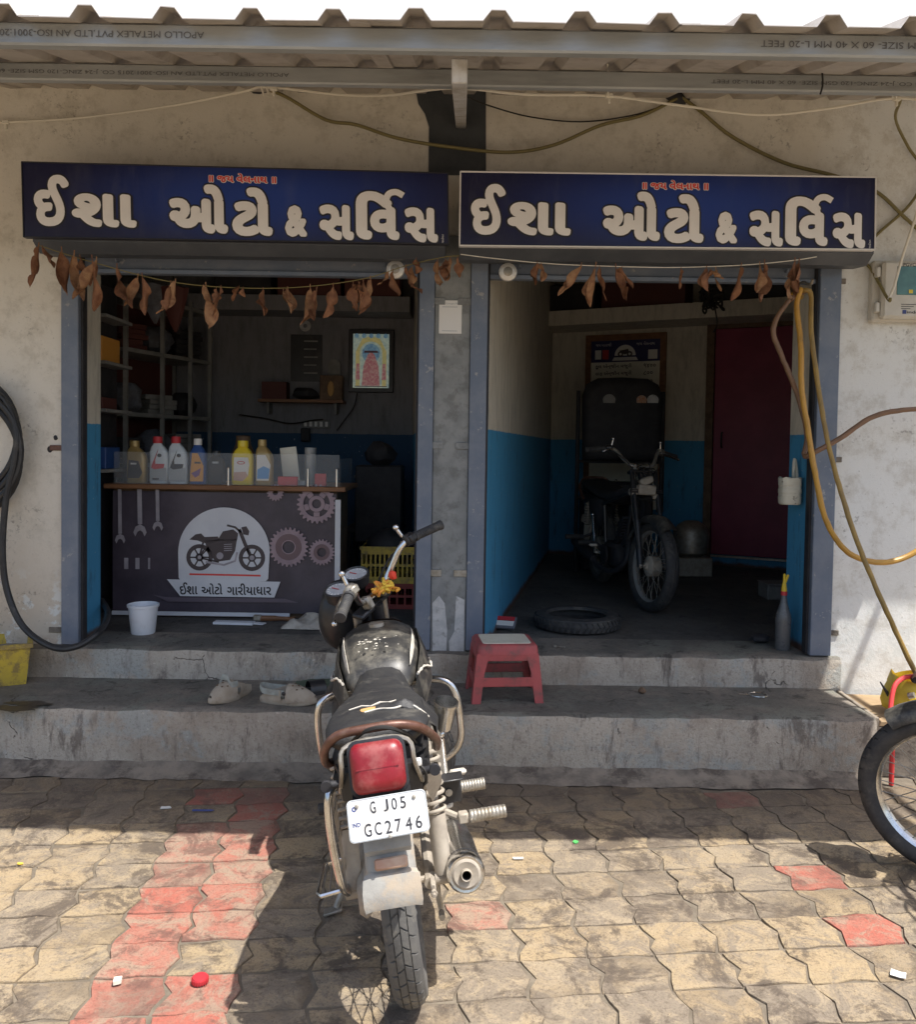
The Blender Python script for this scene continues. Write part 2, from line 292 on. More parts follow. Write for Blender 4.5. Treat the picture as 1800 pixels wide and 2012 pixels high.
# ------------------------------------------------------------------ mesh helpers
ROOT = {}
def cat(pts, k=6, closed=False):              # Catmull-Rom through the points
    P = [Vector(p) for p in pts]; out = []; n = len(P)
    for i in range(n if closed else n-1):
        p0 = P[(i-1) % n] if (closed or i > 0) else P[0]*2-P[1]
        p1, p2 = P[i], P[(i+1) % n]
        p3 = P[(i+2) % n] if (closed or i+2 < n) else P[-1]*2-P[-2]
        for j in range(k):
            t = j/k
            out.append(0.5*((2*p1)+(p2-p0)*t+(2*p0-5*p1+4*p2-p3)*t*t+(3*p1-p0-3*p2+p3)*t**3))
    if not closed: out.append(P[-1])
    return out
class MB:
    def __init__(s, T=None): s.v = []; s.f = []; s.T = T
    def add(s, vs, fs, m=None):
        o = len(s.v)
        for v in vs:
            v = Vector(v)
            if m is not None: v = m @ v
            if s.T is not None: v = s.T @ v
            s.v.append(v)
        s.f += [tuple(i+o for i in f) for f in fs]; return s
    def box(s, c, size, m=None, ch=0.0):
        c = Vector(c); a, b, d = (x/2 for x in size)
        if ch <= 0:
            vs = [(x, y, z) for x in (-a, a) for y in (-b, b) for z in (-d, d)]
            fs = [(0,1,3,2), (4,6,7,5), (0,4,5,1), (2,3,7,6), (0,2,6,4), (1,5,7,3)]
        else:
            vs = []; idx = {}
            for sx in (-1, 1):
                for sy in (-1, 1):
                    for sz in (-1, 1):
                        for ax in range(3):
                            p = [sx*(a-ch), sy*(b-ch), sz*(d-ch)]; p[ax] += ch*(sx, sy, sz)[ax]
                            idx[(sx, sy, sz, ax)] = len(vs); vs.append(p)
            fs = []
            for ax in range(3):
                o1, o2 = [k for k in range(3) if k != ax]
                for sg in (-1, 1):
                    q = []
                    for (u, w) in ((-1,-1), (1,-1), (1,1), (-1,1)):
                        k = [0, 0, 0]; k[ax] = sg; k[o1] = u; k[o2] = w; q.append(idx[(*k, ax)])
                    fs.append(tuple(q) if sg*(1 if ax != 1 else -1) > 0 else tuple(q[::-1]))
                for u in (-1, 1):
                    for w in (-1, 1):
                        k1 = [0, 0, 0]; k1[ax] = -1; k1[o1] = u; k1[o2] = w; k2 = list(k1); k2[ax] = 1
                        fs.append((idx[(*k1, o1)], idx[(*k2, o1)], idx[(*k2, o2)], idx[(*k1, o2)]))
            for sx in (-1, 1):
                for sy in (-1, 1):
                    for sz in (-1, 1): fs.append(tuple(idx[(sx, sy, sz, k)] for k in range(3)))
        mm = Matrix.Translation(c)
        if m is not None: mm = mm @ m.to_4x4()
        return s.add(vs, fs, mm)
    def loft(s, rings, cap=True, closed=True):
        n = len(rings[0]); vs = [v for r in rings for v in r]; fs = []
        for i in range(len(rings)-1):
            for j in range(n if closed else n-1):
                a, b = i*n+j, i*n+(j+1) % n; fs.append((a, b, b+n, a+n))
        if cap and closed: fs += [tuple(range(n-1, -1, -1)), tuple((len(rings)-1)*n+j for j in range(n))]
        return s.add(vs, fs)
    def tube(s, pts, r, n=8, closed=False, cap=True):
        P = [Vector(p) for p in pts]; N = len(P); rr = r if isinstance(r, (list, tuple)) else [r]*N
        t0 = (P[1]-P[0]).normalized(); u = t0.orthogonal().normalized(); rings = []; pt = t0
        for i in range(N):
            t = ((P[(i+1) % N]-P[i-1]) if (closed or 0 < i < N-1) else (P[1]-P[0] if i == 0 else P[-1]-P[-2])).normalized()
            u = pt.rotation_difference(t) @ u; u = (u-t*u.dot(t)).normalized(); w = t.cross(u); pt = t
            rings.append([P[i]+(u*math.cos(2*PI*k/n)+w*math.sin(2*PI*k/n))*rr[i] for k in range(n)])
        if closed: rings.append(rings[0])
        return s.loft(rings, cap and not closed)
    def cyl(s, p0, p1, r0, r1=None, n=14, cap=True):
        return s.tube([p0, p1], [r0, r0 if r1 is None else r1], n, False, cap)
    def lathe(s, prof, n=20, m=None, cap=True, arc=2*PI):
        full = arc >= 2*PI-1e-6; k = n if full else n+1; vs = []; fs = []
        for (r, z) in prof: vs += [(r*math.cos(arc*j/n), r*math.sin(arc*j/n), z) for j in range(k)]
        for i in range(len(prof)-1):
            for j in range(n):
                a, b = i*k+j, i*k+(j+1) % k; fs.append((a, b, b+k, a+k))
        if cap and full: fs += [tuple(range(k-1, -1, -1)), tuple((len(prof)-1)*k+j for j in range(k))]
        return s.add(vs, fs, m)
    def ring(s, prof, n, m):                  # closed profile spun round z: a torus of any section
        q = len(prof); vs = []; fs = []
        for j in range(n):
            c, d = math.cos(2*PI*j/n), math.sin(2*PI*j/n); vs += [(r*c, r*d, z) for r, z in prof]
        for j in range(n):
            for i in range(q): fs.append((j*q+i, ((j+1) % n)*q+i, ((j+1) % n)*q+(i+1) % q, j*q+(i+1) % q))
        return s.add(vs, fs, m)
    def prism(s, out, depth, m=None):         # outline in x,y; thickness along z from 0 to depth
        n = len(out); vs = [(x, y, 0) for x, y in out]+[(x, y, depth) for x, y in out]
        fs = [tuple(range(n-1, -1, -1)), tuple(range(n, 2*n))]+[(i, (i+1) % n, n+(i+1) % n, n+i) for i in range(n)]
        return s.add(vs, fs, m)
    def poly(s, out, m=None, z=0.0): return s.add([(x, y, z) for x, y in out], [tuple(range(len(out)))], m)
    def ball(s, c, r, sc=(1, 1, 1), n=12, jit=0.0):
        vs = []; k = n//2
        for i in range(1, k):
            a = PI*i/k
            for j in range(n):
                q = 1+random.uniform(-jit, jit)
                vs.append(Vector((math.sin(a)*math.cos(2*PI*j/n)*sc[0], math.sin(a)*math.sin(2*PI*j/n)*sc[1], math.cos(a)*sc[2]))*r*q)
        o = len(vs); vs += [Vector((0, 0, r*sc[2])), Vector((0, 0, -r*sc[2]))]
        fs = [(i*n+j, (i+1)*n+j, (i+1)*n+(j+1) % n, i*n+(j+1) % n) for i in range(k-2) for j in range(n)]
        fs += [(o, j, (j+1) % n) for j in range(n)]+[(o+1, (k-2)*n+(j+1) % n, (k-2)*n+j) for j in range(n)]
        return s.add(vs, fs, Matrix.Translation(Vector(c)))
    def mesh(s, name, mat, off=Vector((0, 0, 0)), sm=35):
        me = bpy.data.meshes.new(name); me.from_pydata([v-off for v in s.v], [], s.f); me.validate()
        bm = bmesh.new(); bm.from_mesh(me); bmesh.ops.recalc_face_normals(bm, faces=bm.faces); bm.to_mesh(me); bm.free()
        if sm:
            me.shade_smooth(); me.set_sharp_from_angle(angle=R(sm))
        me.materials.append(MATS[mat] if isinstance(mat, str) else mat); return me
    def build(s, name, mat, parent=None, sm=35, label=None, kind=None):
        off = ROOT.get(parent.name, Vector()) if parent is not None else Vector()
        o = bpy.data.objects.new(name, s.mesh(name, mat, off, sm)); C.objects.link(o)
        if parent is not None: o.parent = parent; ROOT[o.name] = off
        if label: o['label'] = label
        if kind: o['kind'] = kind
        return o
def tag(o, label, catg, group=None):
    o['label'] = label; o['category'] = catg
    if group: o['group'] = group
    return o
def thing(name, label, catg, loc=(0, 0, 0), group=None):
    o = bpy.data.objects.new(name, None); C.objects.link(o); o.location = loc; o.empty_display_size = 0.1
    ROOT[o.name] = Vector(loc); return tag(o, label, catg, group)
def solo(mb, name, mat, label, catg, group=None, sm=35):      # a thing that is one mesh, origin at its base
    xs = [v.x for v in mb.v]; ys = [v.y for v in mb.v]; zs = [v.z for v in mb.v]
    off = Vector(((min(xs)+max(xs))/2, (min(ys)+max(ys))/2, min(zs)))
    o = bpy.data.objects.new(name, mb.mesh(name, mat, off, sm)); C.objects.link(o); o.location = off
    ROOT[o.name] = off; return tag(o, label, catg, group)
def face(c, yaw=0.0, pitch=0.0, roll=0.0):    # local x right, y up, z towards the viewer, for a thing that faces -Y
    return Matrix.Translation(Vector(c)) @ Matrix.Rotation(yaw, 4, 'Z') @ Matrix.Rotation(PI/2-pitch, 4, 'X') @ Matrix.Rotation(roll, 4, 'Z')
_tc = {}
def text_shape(body, bold=0.0, res=3):
    key = (body, bold, res)
    if key not in _tc:
        cu = bpy.data.curves.new('t', 'FONT'); cu.body = body; cu.resolution_u = res; cu.offset = bold
        o = bpy.data.objects.new('t', cu); C.objects.link(o)
        dg = bpy.context.evaluated_depsgraph_get(); me = bpy.data.meshes.new_from_object(o.evaluated_get(dg))
        _tc[key] = ([v.co.copy() for v in me.vertices], [tuple(p.vertices) for p in me.polygons])
        bpy.data.objects.remove(o); bpy.data.curves.remove(cu); bpy.data.meshes.remove(me)
    return _tc[key]
def put_text(mb, body, x0, x1, y0, y1, m, bold=0.0, z=0.0, res=3, ref=None):
    # fits the writing into a box; heavy strokes are the glyph dilated by a ring of copies, each a hair above the last;
    # ref = another weight whose extent sets the fit, so that an outline lies round its letters
    vs, fs = text_shape(body, 0.0, res if bold < 0.02 else 2); rb = bold if ref is None else ref
    if not vs: return
    a, b = min(v.x for v in vs)-rb, max(v.x for v in vs)+rb; c, d = min(v.y for v in vs)-rb, max(v.y for v in vs)+rb
    sx = (x1-x0)/max(b-a, 1e-6); sy = (y1-y0)/max(d-c, 1e-6)
    n = 0 if bold == 0 else (6 if bold < 0.02 else 14)
    offs = [(0.0, 0.0)]+[(bold*math.cos(2*PI*k/n), bold*math.sin(2*PI*k/n)) for k in range(n)]
    if bold > 0.05: offs += [(bold*0.55*math.cos(2*PI*k/8), bold*0.55*math.sin(2*PI*k/8)) for k in range(8)]
    for k, (ox, oy) in enumerate(offs):
        mb.add([(x0+(v.x+ox-a)*sx, y0+(v.y+oy-c)*sy, z+k*0.00004) for v in vs], fs, m)
def circ(cx, cy, r, n=28, a0=0.0, a1=2*PI, ry=None):
    ry = r if ry is None else ry; full = abs(a1-a0-2*PI) < 1e-6; k = n if full else n+1
    return [(cx+r*math.cos(a0+(a1-a0)*i/n), cy+ry*math.sin(a0+(a1-a0)*i/n)) for i in range(k)]
def annulus(mb, cx, cy, r0, r1, m, z=0.0, n=28, teeth=0, tooth=0.0):
    n = teeth*4 if teeth else n; vs = []; fs = []
    for i in range(n):
        a = 2*PI*i/n; rr = r1+(tooth if teeth and i % 4 in (0, 1) else 0)
        vs += [(cx+r0*math.cos(a), cy+r0*math.sin(a), z), (cx+rr*math.cos(a), cy+rr*math.sin(a), z)]
    for i in range(n): j = (i+1) % n; fs.append((2*i, 2*i+1, 2*j+1, 2*j))
    mb.add(vs, fs, m)
def stroke(mb, pts, w, m, z=0.0):             # flat ribbon along points (print)
    P = [Vector((p[0], p[1])) for p in pts]; vs = []; fs = []
    for i, p in enumerate(P):
        t = (P[min(i+1, len(P)-1)]-P[max(i-1, 0)]).normalized(); nrm = Vector((-t.y, t.x))
        ww = w[i] if isinstance(w, (list, tuple)) else w
        vs += [(p.x+nrm.x*ww/2, p.y+nrm.y*ww/2, z), (p.x-nrm.x*ww/2, p.y-nrm.y*ww/2, z)]
    for i in range(len(P)-1): fs.append((2*i, 2*i+1, 2*i+3, 2*i+2))
    mb.add(vs, fs, m)
def struct(o): o['kind'] = 'structure'; return o
# ------------------------------------------------------------------ ground and pavers
GA = R(5.5); PW, PD = 0.205, 0.168
def g2w(u, v): return (u*math.cos(GA)-v*math.sin(GA), -2.0+u*math.sin(GA)+v*math.cos(GA))
def w2g(x, y): y += 2.0; return (x*math.cos(GA)+y*math.sin(GA), -x*math.sin(GA)+y*math.cos(GA))
gm = MB(); n = 24
gx = [-400, -60, -12, -6, -3, 0, 3, 6, 12, 60, 400]; gy = [-400, -60, -12, -6, -3, -0.3]
gm.add([(x, y, -0.0065) for y in gy for x in gx], [(j*11+i, j*11+i+1, (j+1)*11+i+1, (j+1)*11+i) for j in range(5) for i in range(10)])
ground = struct(gm.build('ground', 'dirt_joint'))
def paver_outline(rnd):
    j = lambda: rnd.uniform(-0.006, 0.006)
    hx, hy = PW/2, PD/2; cx, cy = 0.028, 0.006
    o = [(-hx, -hy), (-hx*0.35, -hy-cy*0.4), (hx*0.3, -hy+cy), (hx, -hy), (hx+cx*0.12, -hy*0.62), (hx+cx, hy*0.05), (hx+cx*0.15, hy*0.66), (hx, hy), (hx*0.3, hy+cy), (-hx*0.35, hy-cy*0.4), (-hx, hy), (-hx+cx*0.15, hy*0.66), (-hx+cx, hy*0.05), (-hx+cx*0.12, -hy*0.62)]
    return [(x+j(), y+j()) for x, y in o]
pav = []
for k in range(8):
    rnd = random.Random(k+3); out = paver_outline(rnd); n = len(out); cx0 = sum(p[0] for p in out)/n; cy0 = sum(p[1] for p in out)/n
    rings = []
    for sc, z in ((0.965, -0.03), (0.963, -0.0045), (0.945, -0.001), (0.60, rnd.uniform(-0.001, 0.001))):
        rings.append([(cx0+(x-cx0)*sc, cy0+(y-cy0)*sc, z+(rnd.uniform(-0.0015, 0.0015) if sc < 0.95 else 0)) for x, y in out])
    b = MB(); b.loft(rings, True); pav.append(b)
pav_me = {}
for mt in ('paver_tan', 'paver_red'): pav_me[mt] = [b.mesh('paver', mt, sm=50) for b in pav]
def cell(px, py): p = atz(px, py); u, v = w2g(p.x, p.y); return (math.floor(u/PW), math.floor(v/PD))
reds = {cell(*q) for q in ((905, 1825), (1420, 1562), (1650, 1735), (1760, 1835))}
ci = cell(235, 1960)[0]
jr = [cell(340, y)[1] for y in (1985, 1575)]
for j in range(jr[0]-1, jr[1]+1):
    for i in (ci, ci+1):
        if (i*7+j*3) % 11 != 5: reds.add((i, j))
cells = []
for i in range(-34, 36):
    for j in range(-34, 12):
        x, y = g2w((i+0.5)*PW, (j+0.5)*PD)
        if y > -0.63 and x < 2.07 or y > -0.02 or abs(x) > 6.5: continue
        r = (CR.transposed() @ (Vector((x, y, 0))-CAM)); vis = False
        if r.z < -0.2:
            qx, qy = PX+F*r.x/-r.z, PY-F*r.y/-r.z; vis = -110 < qx < 1910 and 1400 < qy < 2110
        cells.append((i, j, x, y, vis))
rest = {'paver_tan': MB(), 'paver_red': MB()}
cnt = 0
for i, j, x, y, vis in sorted(cells, key=lambda c: -c[3] if c[4] else 1e9 - c[3]):
    rr = random.Random(i*131+j*17); mt = 'paver_red' if (i, j) in reds else 'paver_tan'
    z = rr.uniform(-0.003, 0.002); k = rr.randrange(8)
    rot = Matrix.Rotation(GA+rr.uniform(-0.02, 0.02), 4, 'Z') @ Matrix.Rotation(rr.uniform(-0.012, 0.012), 4, 'X') @ Matrix.Rotation(rr.uniform(-0.012, 0.012), 4, 'Y')
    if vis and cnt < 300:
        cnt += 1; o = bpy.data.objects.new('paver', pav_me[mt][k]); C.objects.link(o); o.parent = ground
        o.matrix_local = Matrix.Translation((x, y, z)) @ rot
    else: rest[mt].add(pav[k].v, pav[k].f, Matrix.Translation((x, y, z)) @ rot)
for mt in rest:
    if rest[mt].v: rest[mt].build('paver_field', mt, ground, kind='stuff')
# ------------------------------------------------------------------ steps
def slab(name, x0, x1, y0, y1, z0, z1, side, top, jit=0.0075, nx=110):
    # a cast step with a worn nosing: front face and top as two sheets of one outline
    rnd = random.Random(len(name)); rings = []
    prof = [(y0+0.004, z0), (y0+0.001, z0+(z1-z0)*0.4), (y0, z1-0.03), (y0+0.006, z1-0.010), (y0+0.02, z1-0.001), (y0+0.06, z1), ((y0+y1)/2, z1), (y1, z1)]
    cols = []
    for i in range(nx+1):
        x = x0+(x1-x0)*i/nx
        cols.append([(x, y+(rnd.uniform(-jit, jit) if k in (1, 2, 3, 4) else 0), z+(rnd.uniform(-jit, jit*0.4) if k in (3, 4) else 0)) for k, (y, z) in enumerate(prof)])
    f = MB(); f.loft([[c[k] for c in cols] for k in range(0, 4)], False, False)
    for x in (x0, x1):
        c = cols[0] if x == x0 else cols[-1]
        f.add([c[k] for k in range(8)]+[(x, y1, z0)], [tuple(range(9))])
    root = f.build(name, side, sm=40); struct(root); ROOT[root.name] = Vector()
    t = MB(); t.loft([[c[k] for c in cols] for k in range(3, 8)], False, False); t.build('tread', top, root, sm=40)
    return root
YS, YR = -0.56, -0.06
slab('lower_step', -6.0, 1.965, YS, YR+0.02, -0.03, 0.29, 'step_concrete', 'step_top')
slab('upper_step', -6.0, 2.02, YR, 0.32, 0.0, 0.45, 'step_concrete', 'step_top')
b = MB(); rnd = random.Random(5); q = []
for i in range(121):
    x = -6+7.93*i/120; q.append([(x, YS-0.10+rnd.uniform(-0.025, 0.012), 0.001), (x, YS-0.075+rnd.uniform(-0.01, 0.01), 0.014), (x, YS-0.02, 0.026), (x, YS+0.01, 0.05)])
b.loft(q, False, False); struct(b.build('mortar_fillet', 'mortar', sm=60))
b = MB(); b.add([(-3.0, 0.31, 0.449), (4.2, 0.31, 0.449), (4.2, 5.2, 0.449), (-3.0, 5.2, 0.449)], [(0, 1, 2, 3)]); struct(b.build('shop_floor', 'floor_cement'))
# ------------------------------------------------------------------ building
bld = thing('shop_building', 'low plastered building with two open shop bays and a grey pier between them', 'building', (0, 0, 0))
ZT = 2.60                                       # underside of the lintel, behind the shutter hoods
LX0, LX1, RX0, RX1 = -2.07, -0.134, 0.053, 1.975
b = MB()
def wbox(b, x0, x1, y0, y1, z0, z1, ch=0.0): b.box(((x0+x1)/2, (y0+y1)/2, (z0+z1)/2), (x1-x0, y1-y0, z1-z0), None, ch)
wbox(b, -6.0, LX0+0.06, 0.0, 0.25, -0.02, ZT); b.build('wall', 'front_plaster', bld)
b = MB(); wbox(b, RX1-0.06, 7.0, 0.0, 0.30, -0.02, ZT); b.build('wall', 'front_plaster', bld)
b = MB(); wbox(b, -6.0, 7.0, 0.001, 0.25, ZT, 3.42); b.build('wall', 'front_plaster', bld)
b = MB(); wbox(b, -6.0, 7.0, 0.02, 0.25, 3.42, 6.2); b.build('upper_wall', 'white_wall', bld)
# reveals, painted cream over blue
b = MB(); wbox(b, LX0+0.061, LX0+0.075, 0.03, 0.27, 0.45, ZT); b.build('reveal', 'room_paint', bld)
b = MB(); wbox(b, RX1-0.105, RX1-0.061, 0.03, 0.33, 0.45, ZT); b.build('reveal', 'room_paint', bld)
# pier and partition
b = MB(); wbox(b, LX1, RX0, -0.012, 0.10, 0.28, 2.62, 0.003); pier = b.build('pier', 'pier_paint', bld)
for z in (1.53, 2.28, 0.86):
    for x in (-0.115, 0.02):
        b = MB(); wbox(b, x-0.035, x+0.035, -0.020, -0.0125, z-0.018, z+0.018, 0.002); b.build('strap', 'pier_paint' if z > 1 else 'dull_metal', pier)
for pts in (((-0.12, 0.30), (-0.05, 0.30), (-0.045, 0.56), (-0.06, 0.70), (-0.09, 0.74), (-0.125, 0.70)), ((-0.03, 0.42), (0.045, 0.33), (0.045, 0.72), (0.0, 0.74), (-0.008, 0.55), (-0.035, 0.5))):
    b = MB(); b.add([(x, -0.0145, z) for x, z in pts], [tuple(range(len(pts)))]); b.build('bare_patch', 'flake_white', pier)
PB = lambda y: 0.142+0.19*y                     # right face of the partition runs askew
b = MB(); b.prism([(LX1+0.0, 0.101), (RX0+0.0, 0.101), (PB(0.101), 0.101), (PB(5.0), 5.0), (-0.56, 5.0), (-0.20, 0.101)], 3.0, Matrix.Translation((0, 0, 0.45)))
b.build('partition_wall', 'room_paint', bld)
BA, BU = Vector((0.86, 4.28, 0)), Vector((1.51, -0.75, 0)).normalized(); BN = Vector((BU.y, -BU.x, 0))    # back wall of the right bay
BYAW = math.atan2(BU.y, BU.x)
def bw(s, off, z): p = BA+BU*s+BN*off; return Vector((p.x, p.y, z))
def bwbox(b, s0, s1, o0, o1, z0, z1, ch=0.0): b.box(bw((s0+s1)/2, (o0+o1)/2, (z0+z1)/2), (s1-s0, o1-o0, z1-z0), Matrix.Rotation(BYAW, 3, 'Z'), ch)
# (BN points towards the street)
b = MB(); b.box(bw(1.4, -0.1, 1.95), (4.2, 0.2, 3.0), Matrix.Rotation(BYAW, 3, 'Z')); b.build('back_wall', 'room_paint', bld)
b = MB(); bwbox(b, -0.1, 3.2, 0.001, 0.50, 2.70, 2.84); loft_ = b.build('loft_slab', 'room_paint', bld)
b = MB(); wbox(b, 3.62, 3.8, 0.30, 4.0, 0.45, 3.42); b.build('side_wall', 'room_paint', bld)
b = MB(); wbox(b, -3.1, 4.2, 0.25, 5.4, 3.3, 3.42); b.build('ceiling', 'room_paint', bld)
b = MB(); wbox(b, -3.0, -0.36, 2.60, 2.75, 0.45, 3.3); b.build('back_wall', 'room_paint_shaded', bld)
b = MB(); wbox(b, -2.98, -0.40, 2.25, 2.599, 2.58, 2.70); b.build('loft_slab', 'room_paint_shaded', bld)
b = MB(); wbox(b, -3.0, -2.85, 0.25, 2.6, 0.45, 3.3); b.build('side_wall', 'room_paint_shaded', bld)
b = MB(); wbox(b, -0.80, -0.44, 2.40, 2.598, 0.45, 0.62); b.build('plinth', 'room_paint_shaded', bld)
# maroon door in the right bay
b = MB(); bwbox(b, 1.72, 2.52, 0.004, 0.035, 0.56, 2.66, 0.004); door = b.build('door', 'door_maroon', bld)
b = MB()
for s in (1.68, 2.56): bwbox(b, s-0.035, s+0.035, 0.003, 0.06, 0.45, 2.72)
bwbox(b, 1.645, 2.595, 0.003, 0.058, 2.66, 2.735); b.build('frame', 'wood_dark', door)
b = MB(); bwbox(b, 1.72, 2.52, 0.003, 0.05, 0.535, 0.552); b.build('threshold', 'dull_metal', door)
b = MB(); b.tube(cat([bw(1.80, 0.036, 1.7), bw(1.80, 0.075, 1.68), bw(1.80, 0.075, 1.58), bw(1.80, 0.036, 1.56)], 4), 0.008, 6); b.build('handle', 'dark_stuff', door)
# dark band painted above the pier
pts = [(815, 170), (955, 170), (955, 345), (842, 345), (843, 250), (835, 225), (822, 205)]
b = MB(); b.add([at(x, y, 4.445) for x, y in pts], [tuple(range(7))]); b.build('painted_band', 'dark_band', bld)
# old screw holes and iron straps in the plaster
for px, py, r in ((109, 860, 0.012), (98, 883, 0.015)):
    p = at(px, py, 4.448); b = MB(); b.ball(p, r, (1, 0.2, 1.15), 10, 0.15); b.build('drill_hole', 'dark_stuff', bld)
for px, py in ((112, 880), (110, 1237), (1648, 553), (1634, 1243), (1640, 903)):
    p = at(px, py, 4.445); b = MB(); b.box(p, (0.075, 0.008, 0.028), None, 0.002); b.build('iron_strap', 'rust_brown' if px < 200 and py < 900 else 'mortar', bld)
for px, py in ((510, 172), (1333, 192)):
    p = at(px, py, 4.448); b = MB(); b.ball(p, 0.065, (1.0, 0.25, 0.55), 12, 0.18); b.build('cable_hole', 'dark_stuff', bld)
# ------------------------------------------------------------------ rolling shutters
def shutter(x0, x1, gl, gr, label, side):
    t = thing('rolling_shutter', label, 'shutter', ((x0+x1)/2, -0.05, 0.45))
    for (a, c) in ((gl[0], gl[1]), (gr[0], gr[1])):
        b = MB(); wbox(b, a, c, -0.03, 0.035, 0.455, 2.60, 0.003); g = b.build('guide_rail', 'steel_blue', t)
        q = c+0.006 if a == gl[0] else a-0.006
        b = MB(); wbox(b, q-0.006, q+0.006, 0.0, 0.05, 0.46, 2.59); b.build('rubber_lip', 'dark_stuff', g)
    b = MB()
    prof = [(-0.27, 2.50), (-0.20, 2.455), (-0.05, 2.47), (-0.002, 2.50), (-0.002, 2.80), (-0.27, 2.80)]
    b.loft([[(x, y, z) for y, z in prof] for x in (x0+0.03, x1-0.03)], True); b.build('hood', 'hood_grey', t, sm=10)
    bar = MB(); wbox(bar, gl[1], gr[0], 0.02, 0.05, 2.43, 2.62, 0.002); slat = bar.build('bottom_slat', 'steel_blue', t)
    b = MB(); wbox(b, gl[1], gr[0], 0.004, 0.06, 2.405, 2.428, 0.003); b.build('bottom_bar', 'steel_blue', t)
    mx = (gl[1]+gr[0])/2
    b = MB(); wbox(b, mx-0.075, mx+0.075, 0.008, 0.0195, 2.502, 2.525, 0.003); b.build('handle', 'galvanised', slat)
    for s in (-1, 1):
        b = MB(); b.tube(cat([(mx+s*0.70, 0.019, 2.53), (mx+s*0.70, -0.006, 2.525), (mx+s*0.70, -0.006, 2.47), (mx+s*0.70, 0.019, 2.465)], 4), 0.006, 6); b.build('lock_staple', 'steel_blue', slat)
    return t
shutter(-2.13, -0.05, (-2.075, -1.985), (-0.214, -0.135), 'raised grey rolling shutter over the bay with the oil counter', 0)
shutter(-0.04, 2.05, (0.054, 0.142), (1.865, 1.975), 'raised grey rolling shutter over the bay with the maroon door', 1)
# ------------------------------------------------------------------ canopy roof
Z1, Y1, Z2, Y2 = 2.79, -1.75, 3.04, -0.90       # purlin centres
roof = thing('canopy_roof', 'corrugated sheet canopy on galvanised tubes above the signs', 'roof', (0, 0, 3.4))
sl = (Z2-Z1)/(Y2-Y1); PITCH = 0.25
def sheet(x0, n, dy, lift):
    prof = []
    for k in range(n):
        a = x0+k*PITCH; prof += [(a, 0), (a+0.155, 0), (a+0.18, 0.034), (a+0.222, 0.034), (a+0.247, 0)]
    a = x0+n*PITCH; prof += [(a, 0), (a+0.06, 0)]
    b = MB(); rr = random.Random(int(x0*100)); rings = []
    ys = [(-1.86+dy, 0), (-1.75, 0), (-1.3, 0), (-0.9, 0), (0.018, 0)]
    for y, _ in ys:
        base = Z1+0.043+(y-Y1)*sl+lift
        rings.append([(x, y, base+h+rr.uniform(-0.002, 0.002)) for x, h in prof])
    b.loft(rings, False, False); b2 = len(b.v)
    b.loft([[(p[0], p[1], p[2]-0.003) for p in r] for r in rings], False, False)
    k = len(prof)
    for i in range(k-1): b.f.append((i, i+1, b2+i+1, b2+i))
    return b.build('roof_sheet', 'roof_sheet', roof, sm=20)
x = -5.42+0.07
for k in range(8):
    sheet(x+k*1.0, 4 if k < 7 else 5, random.uniform(-0.02, 0.02), 0.0032*(k % 2))
purl = []
for i, (yy, zz) in enumerate(((Y1, Z1), (Y2, Z2))):
    b = MB(); b.box((-1.15, yy, zz), (8.3, 0.04, 0.070), None, 0.006); purl.append(b.build('purlin', 'galvanised', roof))
LINE = 'APOLLO METALEX PVT.LTD AN ISO-3001:2015 CO. J-24 ZINC-120 GSM SIZE- 60 X 40 MM L-20 FEET'
def stencil(i, yy, pxr, pyr, pxl, pyl, body, h):
    a, c = at(pxr, pyr, yy+4.45), at(pxl, pyl, yy+4.45); w = abs(a.x-c.x); mid = (a+c)/2
    b = MB(); m = face((mid.x, yy-0.0225, purl_z[i]+0.0), 0, 0, PI)
    put_text(b, body, -w/2, w/2, -h/2, h/2, m); b.build('stencil', 'stencil_ink', purl[i], sm=0)
purl_z = (Z1, Z2)
stencil(0, Y1, 405, 75, 0, 65, 'APOLLO METALEX PVT.LTD AN ISO-3001:201', 0.020)
stencil(0, Y1, 1820, 110, 1490, 103, 'GSM SIZE- 60 X 40 MM L-20 FEET', 0.020)
stencil(1, Y2, 570, 145, 0, 132, 'APOLLO METALEX PVT.LTD AN ISO-3001:2015 CO. J-24 ZINC-120 GSM SIZE- 60', 0.020)
stencil(1, Y2, 1800, 172, 1395, 166, '5 CO. J-24 ZINC-120 GSM SIZE- 60 X 40 MM L-20 FEET', 0.020)
b = MB(); p0, p1 = at(903, 140, 2.80), at(906, 238, 4.44)
dv = (p1-p0).normalized(); mrot = dv.to_track_quat('Y', 'Z').to_matrix()
b.box((p0+p1)/2, (0.052, (p1-p0).length, 0.075), mrot, 0.004); b.build('rafter', 'rafter_metal', roof)
for xx in (-4.2, 2.75):
    b = MB(); q0, q1 = Vector((xx, -1.68, p0.z)), Vector((xx, -0.005, p1.z)); b.box((q0+q1)/2, (0.052, (q1-q0).length, 0.075), ((q1-q0).normalized()).to_track_quat('Y', 'Z').to_matrix(), 0.004); b.build('rafter', 'rafter_metal', roof)
b = MB(); b.cyl((3.02, -1.7, 2.86), (3.2, 0.0, 3.30), 0.02); b.build('side_rail', 'galvanised', roof)
aw = thing('side_awning', 'short flat awning over the neighbouring wall past the canopy end', 'awning', (4.4, 0, 2.8))
b = MB(); b.box((4.71, -0.255, 2.86), (4.22, 0.505, 0.04), None, 0.004); b.build('slab', 'white_wall', aw)
